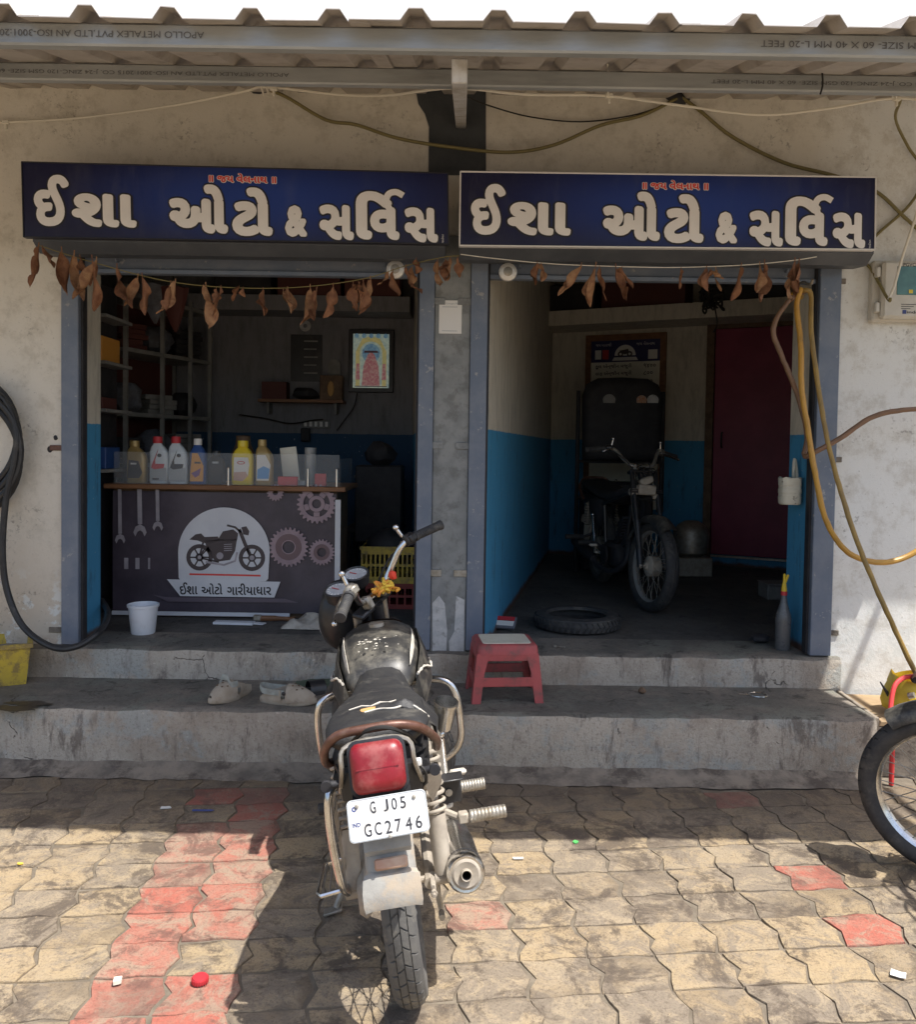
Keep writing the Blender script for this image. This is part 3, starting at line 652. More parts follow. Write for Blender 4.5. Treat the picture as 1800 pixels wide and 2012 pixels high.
# ------------------------------------------------------------------ sign boards
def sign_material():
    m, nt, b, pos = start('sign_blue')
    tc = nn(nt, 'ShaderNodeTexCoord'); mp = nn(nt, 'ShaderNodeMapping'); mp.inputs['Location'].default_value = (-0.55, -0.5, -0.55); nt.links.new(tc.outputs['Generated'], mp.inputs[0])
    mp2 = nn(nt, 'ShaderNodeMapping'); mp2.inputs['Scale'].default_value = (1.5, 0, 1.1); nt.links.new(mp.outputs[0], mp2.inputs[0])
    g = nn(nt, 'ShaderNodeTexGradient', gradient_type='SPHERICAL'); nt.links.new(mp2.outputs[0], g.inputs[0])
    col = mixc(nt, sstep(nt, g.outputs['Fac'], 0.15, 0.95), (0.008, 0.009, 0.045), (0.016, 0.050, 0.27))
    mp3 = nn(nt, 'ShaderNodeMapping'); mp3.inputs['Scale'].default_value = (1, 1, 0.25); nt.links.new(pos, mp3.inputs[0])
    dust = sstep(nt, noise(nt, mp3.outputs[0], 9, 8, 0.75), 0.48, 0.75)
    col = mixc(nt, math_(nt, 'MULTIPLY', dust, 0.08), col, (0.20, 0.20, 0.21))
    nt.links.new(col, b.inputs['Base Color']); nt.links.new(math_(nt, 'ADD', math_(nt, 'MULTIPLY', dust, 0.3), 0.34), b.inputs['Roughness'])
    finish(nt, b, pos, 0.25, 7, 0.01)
sign_material()
def sign(corners, label, trim):
    # corners: pixels of top-left, top-right, bottom-right, bottom-left; the board hangs a hand's breadth off the hood
    D = 4.15; P = [at(x, y, D) for x, y in corners]; c = sum(P, Vector())/4
    t = thing('sign_board', label, 'sign', (c.x, c.y, min(p.z for p in P)))
    b = MB(); front = [p+Vector((0, 0, 0)) for p in P]; back = [p+Vector((0, 0.03, 0)) for p in P]
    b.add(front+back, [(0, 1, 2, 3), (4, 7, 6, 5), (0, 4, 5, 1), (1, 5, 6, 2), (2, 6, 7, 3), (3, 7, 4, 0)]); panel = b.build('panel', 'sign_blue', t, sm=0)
    fr = MB()
    w = 0.0035 if trim else 0.003
    for i in range(4):
        a, e = P[i], P[(i+1) % 4]; dv = (e-a).normalized(); rot = dv.to_track_quat('X', 'Z').to_matrix()
        fr.box((a+e)/2+Vector((0, 0.012, 0)), ((e-a).length+w, 0.034, w*2), rot, 0.001)
    fr.build('frame', 'white_trim' if trim else 'sign_edge', t)
    # the board's own plane as x right, y up; homogeneous sheet from the four corners
    def W(u, v, z): a = P[0].lerp(P[1], u); e = P[3].lerp(P[2], u); p = a.lerp(e, v); return p+Vector((0, -z, 0))
    W0, H0 = 838.0, 150.0                       # lettering measured in pixels of the left board
    def put(mb, body, x0, x1, y0, y1, bold, z, ref):
        tmp = MB(); put_text(tmp, body, x0, x1, -y1, -y0, None, bold, 0, ref=ref)
        o = len(mb.v); mb.v += [W(v.x/W0, -v.y/H0, z+v.z) for v in tmp.v]; mb.f += [tuple(i+o for i in f) for f in tmp.f]
    def rib(mb, pts, w, z):
        tmp = MB(); stroke(tmp, [(x, -y) for x, y in pts], w, None)
        o = len(mb.v); mb.v += [W(v.x/W0, -v.y/H0, z) for v in tmp.v]; mb.f += [tuple(i+o for i in f) for f in tmp.f]
    glyphs = [('ઈ', 22, 92, 24, 128), ('શા', 96, 224, 60, 128), ('ઓ', 288, 404, 36, 137), ('ટો', 412, 492, 40, 141), ('&', 516, 560, 75, 141),
              ('સ', 584, 652, 72, 146), ('િ', 656, 728, 42, 144), ('વ', 684, 742, 74, 144), ('સ', 752, 818, 74, 148)]
    hook = [(722, 78), (716, 62), (722, 47), (736, 43), (750, 50)]
    hook = [(p.x, p.y) for p in cat([(x, y, 0) for x, y in hook], 6)]
    RB = 0.060
    for g in glyphs:
        le, ed = MB(), MB(); rb = {'શા': 0.040, 'ઈ': 0.048, 'સ': 0.050}.get(g[0], RB); put(ed, *g, rb+0.036, 0.0008, rb); put(le, *g, rb, 0.0030, rb)
        if g[0] == 'વ': rib(ed, hook, 19, 0.0008); rib(le, hook, 13, 0.0037)
        o1 = le.build('letter', 'sign_letter', panel, sm=0); ed.build('letter_outline', 'sign_edge', panel, sm=0)
    a, e = MB(), MB(); put(e, '॥ જય વેલનાથ ॥', 368, 500, 12, 31, 0.09, 0.0008, 0.03); put(a, '॥ જય વેલનાથ ॥', 368, 500, 12, 31, 0.03, 0.0030, 0.03)
    e.build('motto_outline', 'white_trim', panel, sm=0, kind='stuff'); a.build('motto', 'sign_red', panel, sm=0, kind='stuff')
    s = MB(); tmp = MB(); put_text(tmp, 'જાહેરાત', 0, 18, 0, 5, Matrix.Rotation(PI/2, 4, 'Z'))
    s.v = [W((829+v.x)/W0, (148-v.y)/H0, 0.0035) for v in tmp.v]; s.f = tmp.f; s.build('printer_mark', 'sign_letter', panel, sm=0, kind='stuff')
    for u in (0.12, 0.88):                       # brackets to the hood
        b = MB(); p = W(u, 0.5, -0.03); b.box(p+Vector((0, 0.03, 0)), (0.04, 0.07, 0.03)); b.build('bracket', 'dull_metal', t)
    return t
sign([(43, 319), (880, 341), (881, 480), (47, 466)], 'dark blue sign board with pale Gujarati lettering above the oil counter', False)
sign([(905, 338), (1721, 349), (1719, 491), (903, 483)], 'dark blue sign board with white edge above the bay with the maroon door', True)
# ------------------------------------------------------------------ garlands of dried leaves
def leaf_mesh(k, mat):
    rr = random.Random(k*13+1); b = MB(); L = rr.uniform(0.09, 0.14); n = 15; rings = []
    cx = cy = z = 0.0; ang = rr.uniform(-0.45, 0.45); bend = rr.uniform(-0.22, 0.22); tw = rr.uniform(0, 3.0); dtw = rr.uniform(-0.30, 0.30)
    f1, f2, c0 = rr.uniform(3, 7), rr.uniform(0, 6), rr.uniform(0.2, 1.5)
    for i in range(n):
        t = i/(n-1); w = (0.022*math.sin(PI*min(1, t*0.95+0.05))**0.75+0.0008)*(1+0.28*math.sin(f1*t*2+f2)); a = tw+dtw*i+0.25*math.sin(f1*t+f2); cur = c0+0.6*math.sin(f2+5*t)
        rt = Vector((math.cos(a), math.sin(a), 0)); fw = Vector((-math.sin(a), math.cos(a), 0)); ctr = Vector((cx, cy, z)); rg = []
        for u in (-1, -0.7, -0.35, 0, 0.35, 0.7, 1):
            rg.append(ctr+rt*w*u*(1-0.25*u*u*abs(cur))+fw*w*(cur*u*u-0.2)+Vector((0, 0, 0.006*u*math.sin(f1*2*t+f2+2*u)+rr.uniform(-.0012, .0012))))
        rings.append(rg)
        st = L/(n-1); z -= st*math.cos(ang); cx += st*math.sin(ang); cy += st*math.sin(ang*0.6)*0.4; ang += bend*0.35+0.16*math.sin(f1*t*3+f2)
    b.loft(rings, False, False); b.loft([[v+Vector((0, 0.0006, 0.0004)) for v in r] for r in rings], False, False)
    b.tube([Vector((0, 0, 0.012)), Vector((0, 0, 0))], 0.0018, 5)
    return b.mesh('leaf', mat, sm=60)
leafs = [leaf_mesh(k, 'leaf_dry' if k % 3 else 'leaf_dry_pale') for k in range(14)]
def garland(line, leaves, label, smat):
    P = [at(x, y, 4.12) for x, y in line]; t = thing('leaf_garland', label, 'garland', P[0]); L = ROOT[t.name]
    b = MB(); b.tube(cat(P, 5), 0.0022, 5); b.build('string', smat, t)
    leaves = leaves+[(px+random.choice((-9, 8, 12)), y0+2, y0+(y1-y0)*random.uniform(0.55, 0.9)) for k, (px, y0, y1) in enumerate(leaves) if k % 3 != 1]
    for i, (px, y0, y1) in enumerate(leaves):
        p = at(px, y0, 4.12); q = at(px, y1, 4.12); me = leafs[(i*5+len(leaves)) % 14]
        h = -min(v.co.z for v in me.vertices)
        o = bpy.data.objects.new('leaf', me); C.objects.link(o); o.parent = t
        o.location = p-L-Vector((0, 0.003, 0.010)); s = (p.z-q.z)/h; o.scale = (s**0.5*1.1, s**0.5*1.1, s*1.2); o.rotation_euler = (random.uniform(-0.15, 0.15), random.uniform(-0.1, 0.1), random.uniform(0, 6.2))
    return t
garland([(75, 482), (120, 497), (180, 515), (300, 547), (400, 562), (520, 567), (620, 562), (720, 547), (800, 522), (870, 506), (903, 503)],
        [(76, 482, 552), (122, 492, 562), (146, 500, 574), (182, 508, 590), (230, 524, 592), (280, 540, 604), (345, 552, 606), (405, 560, 632), (434, 562, 612), (470, 560, 582), (517, 566, 612), (566, 566, 612), (610, 564, 624), (655, 560, 612), (694, 554, 600), (714, 552, 606), (728, 546, 596), (772, 530, 570), (798, 522, 566), (818, 506, 530), (860, 512, 554), (884, 506, 544), (900, 504, 540)],
        'sagging string of dried curled leaves across the bay with the oil counter', 'wire_olive')
garland([(905, 500), (960, 507), (1060, 517), (1150, 522), (1300, 526), (1400, 524), (1480, 520), (1560, 512), (1605, 505)],
        [(1056, 514, 552), (1142, 520, 572), (1170, 522, 586), (1210, 522, 578), (1338, 526, 558), (1388, 524, 564), (1406, 526, 560), (1456, 520, 576), (1502, 516, 584), (1562, 510, 570), (1552, 545, 584)],
        'straight string of dried leaves across the bay with the maroon door', 'wire_white')
# ------------------------------------------------------------------ padlocks
for px, py, lab in ((777, 530, 'round steel padlock hanging on the shutter over the oil counter'), (998, 535, 'round steel padlock hanging on the shutter over the maroon door bay')):
    c = at(px, py, 4.36); t = thing('padlock', lab, 'padlock', c-Vector((0, 0, 0.05)), 'round padlocks on the shutters')
    b = MB(); b.lathe([(0.0, 0.016), (0.030, 0.016), (0.037, 0.012), (0.045, 0.008), (0.047, 0), (0.047, -0.010), (0.040, -0.016), (0, -0.016)], 28, face(c)); body = b.build('body', 'lock_steel', t)
    b = MB(); b.lathe([(0.0, 0.0185), (0.020, 0.0185), (0.024, 0.0165)], 20, face(c), cap=False); b.box(c+Vector((0, -0.0195, -0.004)), (0.006, 0.003, 0.016)); b.build('keyway', 'dull_metal', body)
    b = MB(); b.tube(cat([c+Vector(v) for v in ((-0.018, 0, 0.035), (-0.018, 0, 0.06), (0, 0.005, 0.074), (0.018, 0, 0.06), (0.018, 0, 0.035))], 5), 0.006, 8); b.build('shackle', 'dark_stuff', t)
# ------------------------------------------------------------------ payment card on the pier
a, c = at(863, 590, 4.43), at(907, 656, 4.43); w, h = c.x-a.x, a.z-c.z; mid = (a+c)/2; mid.y = -0.016
t = thing('payment_card', 'small white laminated card stuck to the grey pier', 'card', mid-Vector((0, 0, h/2)))
b = MB(); b.box(mid, (w, 0.003, h), None, 0.001); card = b.build('sheet', 'label_white', t)
m = face(mid+Vector((0, -0.0025, 0)))
b = MB(); b.poly(circ(-w*0.28, h*0.40, 0.004, 8), m); b.build('logo', 'label_blue', card, sm=0)
b = MB(); put_text(b, 'Google Pay', -w*0.2, w*0.38, h*0.365, h*0.43, m); 
for yy in (0.30, -0.42): stroke(b, [(-w*0.36, h*yy), (w*0.3, h*yy)], 0.003, m)
b.build('print', 'label_grey', card, sm=0, kind='stuff')
# ------------------------------------------------------------------ cables
def cable(pts, r, mat, label, k=6, parts=None, n=6, name='cable'):
    P = [at(x, y, d) for x, y, d in pts]; b = MB(); b.tube(cat(P, k), r, n)
    return solo(b, name, mat, label, 'cable')
PTS = [(-60, 243, 4.42), (10, 241, 4.42), (160, 232, 4.4), (340, 208, 4.3), (480, 180, 4.2), (525, 172, 4.2), (660, 186, 4.2), (760, 188, 4.0), (890, 174, 3.7), (1030, 186, 3.8), (1190, 189, 3.9), (1330, 207, 4.0), (1490, 226, 4.0), (1620, 215, 4.0), (1755, 194, 4.0), (1860, 205, 4.0)]
t = thing('white_cable', 'thin white cable strung along under the canopy tubes', 'cable', at(*PTS[1]))
b = MB(); b.tube(cat([at(*p) for p in PTS], 6), 0.006, 6); b.build('wire', 'wire_white', t)
for px, py, d in ((12, 241, 4.42), (538, 175, 4.2), (1197, 189, 3.9), (1762, 195, 4.0)):
    p = at(px, py, d); b = MB(); b.box(p, (0.035, 0.02, 0.022), None, 0.004); b.box(p+Vector((0, 0, -0.022)), (0.012, 0.014, 0.026), None, 0.003); b.build('clip', 'wire_white', t)
for pts in (((518, 188), (514, 165), (524, 140), (545, 112), (552, 112)), ((528, 186), (522, 160), (526, 130), (548, 113))):
    b = MB(); b.tube(cat([at(x, y, 3.5 if y < 130 else 4.1) for x, y in pts], 5), 0.005, 5); b.build('tie', 'wire_white', t)
b = MB(); b.tube([at(1194, 127, 3.52), at(1195, 188, 3.9)], 0.004, 5); b.build('tie', 'wire_white', t)
for xx in (1757, 1764): b = MB(); b.tube([at(xx, 152, 3.6), at(xx-3, 194, 4.0)], 0.004, 5); b.build('tie', 'wire_white', t)
b = MB(); b.tube(cat([at(1615, 135, 3.5), at(1617, 165, 3.5), at(1612, 186, 3.5)], 4), 0.004, 5); b.build('tie', 'wire_black', t)
cable([(510, 172, 4.44), (560, 190, 4.40), (640, 236, 4.38), (700, 246, 4.38), (780, 272, 4.36), (880, 289, 4.34), (1000, 300, 4.34), (1090, 285, 4.36), (1180, 247, 4.38), (1260, 228, 4.40), (1330, 195, 4.44)], 0.0085, 'wire_olive', 'olive cable sagging between two holes in the plaster, over the dark band')
cable([(920, 192, 4.1), (960, 208, 4.3), (1040, 230, 4.4), (1140, 240, 4.42), (1240, 228, 4.42), (1310, 206, 4.43), (1335, 195, 4.44)], 0.004, 'wire_black', 'thin twisted black wire from the rafter to the hole in the plaster')
cable([(1340, 192, 4.44), (1380, 222, 4.42), (1440, 270, 4.42), (1540, 320, 4.42), (1640, 346, 4.43), (1720, 376, 4.43), (1775, 425, 4.43), (1830, 475, 4.43)], 0.009, 'wire_olive', 'olive cable running down from the hole behind the white edged sign')
cable([(1770, 196, 4.1), (1760, 235, 4.35), (1785, 290, 4.42), (1815, 340, 4.43), (1790, 400, 4.43), (1725, 460, 4.43), (1690, 500, 4.43), (1712, 530, 4.42), (1745, 588, 4.30), (1750, 586, 4.28)], 0.0075, 'wire_olive', 'olive cable looping from the white cable down to the meter')
cable([(1830, 330, 4.20), (1805, 410, 4.20), (1775, 500, 4.25), (1758, 560, 4.28), (1746, 589, 4.29)], 0.0065, 'wire_white', 'white cord hanging down in front of the meter box')
# ------------------------------------------------------------------ electricity meter
a, c = at(1716, 512, 4.40), at(1850, 634, 4.40); w, h = c.x-a.x, a.z-c.z; mid = (a+c)/2
t = thing('electric_meter', 'cream electricity meter box with a dark window on the plaster', 'meter', (mid.x, -0.06, c.z))
b = MB(); b.box((mid.x, -0.028, mid.z), (w, 0.054, h), None, 0.01); b.build('back_box', 'meter_body', t)
b = MB(); b.box((mid.x+0.012, -0.075, mid.z), (w-0.035, 0.05, h-0.02), None, 0.014); cov = b.build('cover', 'meter_body', t)
m = face((mid.x, -0.1015, mid.z)); px = w/134.0
b = MB(); b.box((mid.x-w/2+37*px+0.075, -0.101, mid.z+0.045), (0.15, 0.004, 0.145), None, 0.002); win = b.build('window', 'meter_glass', cov)
b = MB(); b.box((mid.x-w/2+63*px, -0.1045, mid.z-0.01), (0.02, 0.002, 0.018)); b.build('indicator', 'bottle_yellow', win)
b = MB(); X = -w/2
put_text(b, 'PGVCL', X+48*px, X+76*px, h/2-0.040, h/2-0.022, m, 0.015)
put_text(b, 'indo', X+58*px, X+80*px, -h/2+0.035, -h/2+0.05, m, 0.01)
for k in range(3): stroke(b, [(X+46*px, -0.075-k*0.011), (X+(76-k*6)*px, -0.075-k*0.011)], 0.003, m)
b.build('print', 'black_print', cov, sm=0, kind='stuff')
b = MB(); b.poly([(X+(49+u)*px, -h/2+0.033+v) for u, v in ((0, 0), (7.5, 0), (7.5, 0.02), (0, 0.02))], m); b.build('logo', 'print_blue', cov, sm=0)
for z in (0.09, -0.09): b = MB(); b.box((mid.x-w/2+0.012, -0.075, mid.z+z), (0.022, 0.03, 0.05), None, 0.004); b.build('hinge', 'meter_body', t)
# ------------------------------------------------------------------ hoses
def hose(pts, r, mat, label, k=7):
    rj = random.Random(len(pts)*7+int(r*1e5)); b = MB(); C_ = cat([at(x+rj.uniform(-3, 3), y+rj.uniform(-3, 3), d) for x, y, d in pts], k); b.tube([p+Vector((rj.uniform(-.0012, .0012), 0, rj.uniform(-.001, .001))) for p in C_], [r*rj.uniform(0.93, 1.05) for _ in C_], 10); return solo(b, 'hose', mat, label, 'hose')
hose([(1578, 574, 4.36), (1545, 598, 4.32), (1522, 645, 4.30), (1535, 700, 4.30), (1565, 770, 4.30), (1583, 850, 4.28), (1582, 895, 4.26), (1600, 893, 4.22), (1650, 858, 4.2), (1720, 818, 4.2), (1800, 802, 4.2), (1900, 810, 4.2)], 0.013, 'hose_brown', 'dull brown hose kinked at the blue reveal and swinging out to the wall')
hose([(1560, 580, 4.40), (1572, 572, 4.33), (1566, 600, 4.33), (1573, 680, 4.30), (1577, 760, 4.26), (1587, 850, 4.22), (1600, 930, 4.18), (1620, 1020, 4.16), (1660, 1080, 4.16), (1710, 1104, 4.18), (1770, 1097, 4.2), (1830, 1065, 4.2)], 0.014, 'hose_orange', 'orange yellow hose hanging down the jamb and curving up beside the wall')
hose([(1575, 585, 4.42), (1582, 570, 4.33), (1592, 585, 4.32), (1597, 660, 4.28), (1612, 780, 4.24), (1630, 880, 4.20), (1660, 985, 4.12), (1693, 1085, 4.06), (1740, 1200, 4.0), (1800, 1325, 3.98), (1835, 1375, 3.97)], 0.0125, 'hose_olive', 'olive yellow hose running from the jamb down to the yellow bag')
b = MB(); p = at(1578, 566, 4.42); b.tube(cat([p+Vector(v) for v in ((0, 0.10, 0.03), (0, 0.0, 0.03), (0, -0.09, 0.0), (0, -0.12, 0.02))], 5), 0.007, 8)
solo(b, 'hose_hook', 'dull_metal', 'bent iron hook carrying the yellow hoses on the jamb', 'hook')
t = thing('black_hose', 'coiled black rubber hose hung on the stained plaster with a loop to the floor', 'hose', at(0, 1280, 4.36))
b = MB()
for k in range(4):
    cxp, cyp = at(-62+k*3, 855+k*14, 4.40-0.035*(k % 3)), None
    b.tube([cxp+Vector((0.255*math.cos(a)-0.004*k, 0.012*math.sin(2*a+k), 0.30*math.sin(a))) for a in [2*PI*i/40 for i in range(40)]], 0.0165, 8, True)
b.build('coil', 'hose_black', t)
b = MB(); b.tube(cat([at(x, y, d) for x, y, d in ((-20, 765, 4.34), (12, 790, 4.34), (32, 850, 4.33), (28, 910, 4.33), (12, 980, 4.33), (5, 1080, 4.33), (14, 1160, 4.33), (45, 1230, 4.30), (100, 1270, 4.26), (150, 1270, 4.28), (196, 1240, 4.36), (212, 1205, 4.6), (200, 1180, 4.8))], 8), 0.0165, 10); b.build('tail', 'hose_black', t)
# ------------------------------------------------------------------ counter with banner (left bay)
YC, ZC = 0.75, 0.45
CX0, CX1, CTOP = -2.12, -0.745, 1.27
t = thing('counter', 'shop counter with a printed motorcycle banner and a wooden top', 'counter', (-1.43, YC, ZC))
b = MB(); wbox(b, CX0, CX1, YC+0.02, YC+0.52, ZC, CTOP-0.03); b.build('carcass', 'wood_dark', t)
b = MB(); wbox(b, CX0-0.04, CX1+0.06, YC-0.05, YC+0.58, CTOP-0.03, CTOP, 0.004); b.build('top', 'wood', t)
b = MB(); nx = 16
b.loft([[(CX0+(CX1-CX0)*i/nx, YC-0.004-0.004*math.sin(i*1.1+j)-(0.012 if j == 0 and i > 12 else 0), z) for i in range(nx+1)] for j, z in enumerate((ZC+0.035, ZC+0.3, ZC+0.55, CTOP-0.045))], False, False)
ban = b.build('banner', 'banner_dark', t, sm=80)
b = MB(); wbox(b, CX0, CX1-0.28, YC-0.020, YC-0.012, ZC+0.012, ZC+0.036); b.build('banner_hem', 'banner_white', t)
b = MB(); b.prism([(CX1-0.005, YC-0.02), (CX1+0.028, YC-0.018), (CX1+0.018, YC+0.01)], 0.5, Matrix.Translation((0, 0, ZC+0.24))); b.build('banner_fold', 'banner_white', t)
# banner print, measured in photograph pixels at the counter front
DB = YC+4.45-0.016
def prt(name, mat, fn, lift=0.0, lab=None):
    mb = MB(); fn(mb); o = MB(); o.f = mb.f; o.v = [at(v.x, -v.y, DB-lift) for v in mb.v]; return o.build(name, mat, ban, sm=0, label=lab, kind='stuff' if name in ('print_name', 'print_highlight', 'print_motorcycle') else None)
def PL(mb, pts): mb.poly([(x, -y) for x, y in pts])
def LN(mb, pts, w): stroke(mb, [(x, -y) for x, y in pts], w, None)
def plaque(mb):
    PL(mb, [(351, 1135)]+[(x, y) for x, y in [(440-90*math.cos(a), 1085-88*math.sin(a)) for a in [PI*i/26 for i in range(27)]]]+[(527, 1137), (522, 1142), (356, 1142)])
prt('print_plaque', 'banner_white', plaque, 0.001)
prt('print_nameplate', 'banner_white', lambda m: PL(m, [(328, 1138), (551, 1143), (539, 1174), (354, 1171)]), 0.0016)
prt('print_plinth', 'banner_mid', lambda m: PL(m, [(300, 1168), (326, 1173), (560, 1176), (586, 1184), (330, 1182)]), 0.0012)
prt('print_rail', 'sign_red', lambda m: LN(m, [(372, 1128), (512, 1131)], 3.5), 0.0018)
def moto(mb):
    for cx, cy, r in ((392, 1095, 26), (495, 1096, 26)):
        annulus(mb, cx, -cy, r-8, r, None, 0); mb.poly(circ(cx, -cy, 8, 14))
        for k in range(6):
            a = k*PI/3; LN(mb, [(cx, cy), (cx+20*math.cos(a), cy+20*math.sin(a))], 3)
    PL(mb, [(372, 1060), (384, 1050), (395, 1048), (402, 1055), (428, 1054), (432, 1062), (405, 1068), (388, 1062)])
    PL(mb, [(428, 1060), (438, 1044), (458, 1040), (468, 1048), (466, 1060), (450, 1066)])
    PL(mb, [(402, 1062), (466, 1058), (462, 1082), (452, 1100), (424, 1104), (408, 1084)])
    LN(mb, [(470, 1040), (482, 1070), (494, 1096)], 7); LN(mb, [(446, 1032), (462, 1036), (474, 1046)], 4)
    PL(mb, [(474, 1036), (484, 1034), (490, 1044), (488, 1052), (478, 1050)]); LN(mb, [(400, 1062), (392, 1095)], 4); LN(mb, [(410, 1075), (392, 1096), (430, 1104)], 4)
prt('print_motorcycle', 'banner_moto', moto, 0.0022, 'printed dark motorcycle emblem')
def motolight(mb):
    LN(mb, [(466, 1085), (462, 1102), (440, 1110), (404, 1104)], 4); mb.poly(circ(432, -1092, 7, 12)); mb.poly(circ(392, -1095, 4, 10)); mb.poly(circ(495, -1096, 5, 10))
    for k in range(4): LN(mb, [(440, 1070+4*k), (456, 1069+4*k)], 1.5)
prt('print_highlight', 'banner_steel', motolight, 0.003)
def nm(mb):
    for s, x0, x1 in (('ઈશા', 353, 388), ('ઓટો', 396, 437), ('ગારીયાધાર', 446, 533)): put_text(mb, s, x0, x1, -1168 if s != 'ગારીયાધાર' else -1169, -1146 if s != 'ઈશા' else -1144, None, 0.018)
prt('print_name', 'black_print', nm, 0.003)
prt('print_gear', 'banner_gear', lambda m: annulus(m, 567, -1075, 12, 34, None, 0, teeth=26, tooth=5), 0.0008)
prt('print_gear', 'banner_gear', lambda m: annulus(m, 632, -1085, 10, 22, None, 0, teeth=22, tooth=4), 0.0008)
prt('print_gear', 'banner_gear', lambda m: annulus(m, 541, -968, 5, 14, None, 0, teeth=16, tooth=3), 0.0008)
def big_gear(mb):
    for r0, r1 in ((9, 16), (26, 34)): annulus(mb, 622, -990, r0, r1, None, 0, teeth=24 if r1 > 30 else 0, tooth=5)
    for k in range(5):
        a = 2*PI*k/5+0.3; LN(mb, [(622+16.5*math.cos(a), 990+16.5*math.sin(a)), (622+25.2*math.cos(a), 990+25.2*math.sin(a))], 12)
prt('print_gear', 'banner_gear', big_gear, 0.0008)
prt('print_gear_face', 'banner_brown', lambda m: annulus(m, 567, -1075, 14, 26, None), 0.0014)
prt('print_gear_face', 'banner_brown', lambda m: annulus(m, 632, -1085, 9, 16, None), 0.0014)
for x, y1, sc in ((236, 1055, 0.8), (275, 1038, 1.0), (310, 1030, 0.8)):
    def spanner(mb):
        LN(mb, [(x-1, 961), (x, y1-8*sc)], 9*sc)
        PL(mb, [(x-9*sc, y1+16*sc), (x-13*sc, y1+8*sc), (x-9*sc, y1-3*sc), (x, y1-8*sc), (x+9*sc, y1-3*sc), (x+13*sc, y1+8*sc), (x+9*sc, y1+16*sc), (x+5*sc, y1+7*sc), (x, y1+4*sc), (x-5*sc, y1+7*sc)])
    prt('print_spanner', 'banner_steel', spanner, 0.001)
for x in (248, 270, 293): prt('print_socket', 'banner_steel', lambda m: LN(m, [(x, 1096), (x, 1118)], 8 if x < 290 else 4), 0.001)
# acrylic guard along the counter top
t = thing('acrylic_guard', 'clear acrylic guard standing along the counter top edge', 'guard', (-1.4, YC-0.03, CTOP))
for x0, x1 in ((CX0+0.02, -1.29), (-1.288, CX1+0.02)):
    b = MB(); wbox(b, x0, x1, YC-0.038, YC-0.034, CTOP+0.001, CTOP+0.195); b.build('pane', 'acrylic', t)
b = MB(); wbox(b, CX1+0.024, CX1+0.028, YC-0.03, YC+0.5, CTOP+0.001, CTOP+0.17); b.build('pane', 'acrylic', t)
for x in (-1.40, -0.915, -0.74):
    b = MB(); wbox(b, x-0.006, x+0.006, YC-0.046, YC-0.039, CTOP-0.004, CTOP+0.11, 0.002); b.build('clip', 'chrome', t)
# ------------------------------------------------------------------ oil bottles
def rrect(w, d, n=4, r=0.35):
    out = []; rx = min(w, d)*r
    for cx, cy, a0 in ((w/2-rx, d/2-rx, 0), (-w/2+rx, d/2-rx, PI/2), (-w/2+rx, -d/2+rx, PI), (w/2-rx, -d/2+rx, 1.5*PI)):
        out += [(cx+rx*math.cos(a0+PI/2*i/n), cy+rx*math.sin(a0+PI/2*i/n)) for i in range(n+1)]
    return out
def bottle(px, ybot, ytop, wpx, mat, capm, label, prints, lean=0.0, nx=0.0, neck=0.26, dy=0.0):
    D = YC+4.45+0.06+dy; p = at(px, ybot, D); p.z = CTOP+0.001; top = at(px, ytop, D); H = top.z-p.z; w = wpx*D/F; dp = 0.065
    t = thing('oil_bottle', label, 'bottle', p, 'oil bottles on the counter')
    b = MB(); rings = []
    for z, s, o in ((0, 0.92, 0), (0.02, 1, 0), (0.55, 1, 0), (0.68, 0.95, lean*0.3), (0.78, 0.72, lean*0.8), (0.84, 0.46, lean), (0.87, 0.42, lean)):
        rings.append([p+Vector((x*s+o*w, y*(s if s > 0.8 else s), z*H)) for x, y in rrect(w, dp)])
    b.loft(rings); body = b.build('body', mat, t, sm=50)
    c = p+Vector((lean*w, 0, 0.86*H)); b = MB(); b.lathe([(w*0.25, 0), (w*0.25, 0.10*H), (w*0.235, 0.14*H)], 16, Matrix.Translation(c)); cp = b.build('cap', capm, t, sm=40)
    for k, (pm, pts) in enumerate(prints):
        b = MB(); b.poly([(x*w/2, y*H) for x, y in pts], face(p+Vector((0, -dp/2-0.0008-0.0004*k, 0)))); b.build('label', pm, body, sm=0)
LB = [(-0.9, 0.05), (0.9, 0.05), (0.9, 0.34), (-0.9, 0.34)]
swoosh = [(-0.75, 0.34), (-0.55, 0.46), (0.05, 0.74), (-0.3, 0.5), (-0.28, 0.42), (0.72, 0.42), (0.6, 0.33), (-0.4, 0.30)]
bottle(270, 945, 866, 38, 'bottle_gold', 'bottle_gold', 'gold oil bottle with black label beside the red capped bottles', [('black_print', [(-0.8, 0.12), (0.4, 0.12), (0.7, 0.25), (0.3, 0.52), (-0.7, 0.55)]), ('label_white', [(-0.5, 0.44), (0.1, 0.44), (0.1, 0.48), (-0.5, 0.48)])], -0.15)
bottle(314, 946, 858, 36, 'bottle_white', 'cap_red', 'white oil bottle with red cap and red swoosh on its label', [('label_grey', LB), ('black_print', [(-0.75, 0.36), (0.05, 0.76), (-0.35, 0.5)]), ('cap_red', swoosh), ('black_print', circ(0.15, 0.6, 0.24, 12, ry=0.04)), ('black_print', [(-0.6, 0.08), (0.1, 0.08), (0.1, 0.115), (-0.6, 0.115)])], -0.12)
bottle(351, 946, 858, 36, 'bottle_white', 'cap_red', 'white oil bottle with red cap and black swoosh on its label', [('label_grey', LB), ('black_print', swoosh), ('black_print', circ(0.2, 0.6, 0.24, 12, ry=0.04))], -0.15)
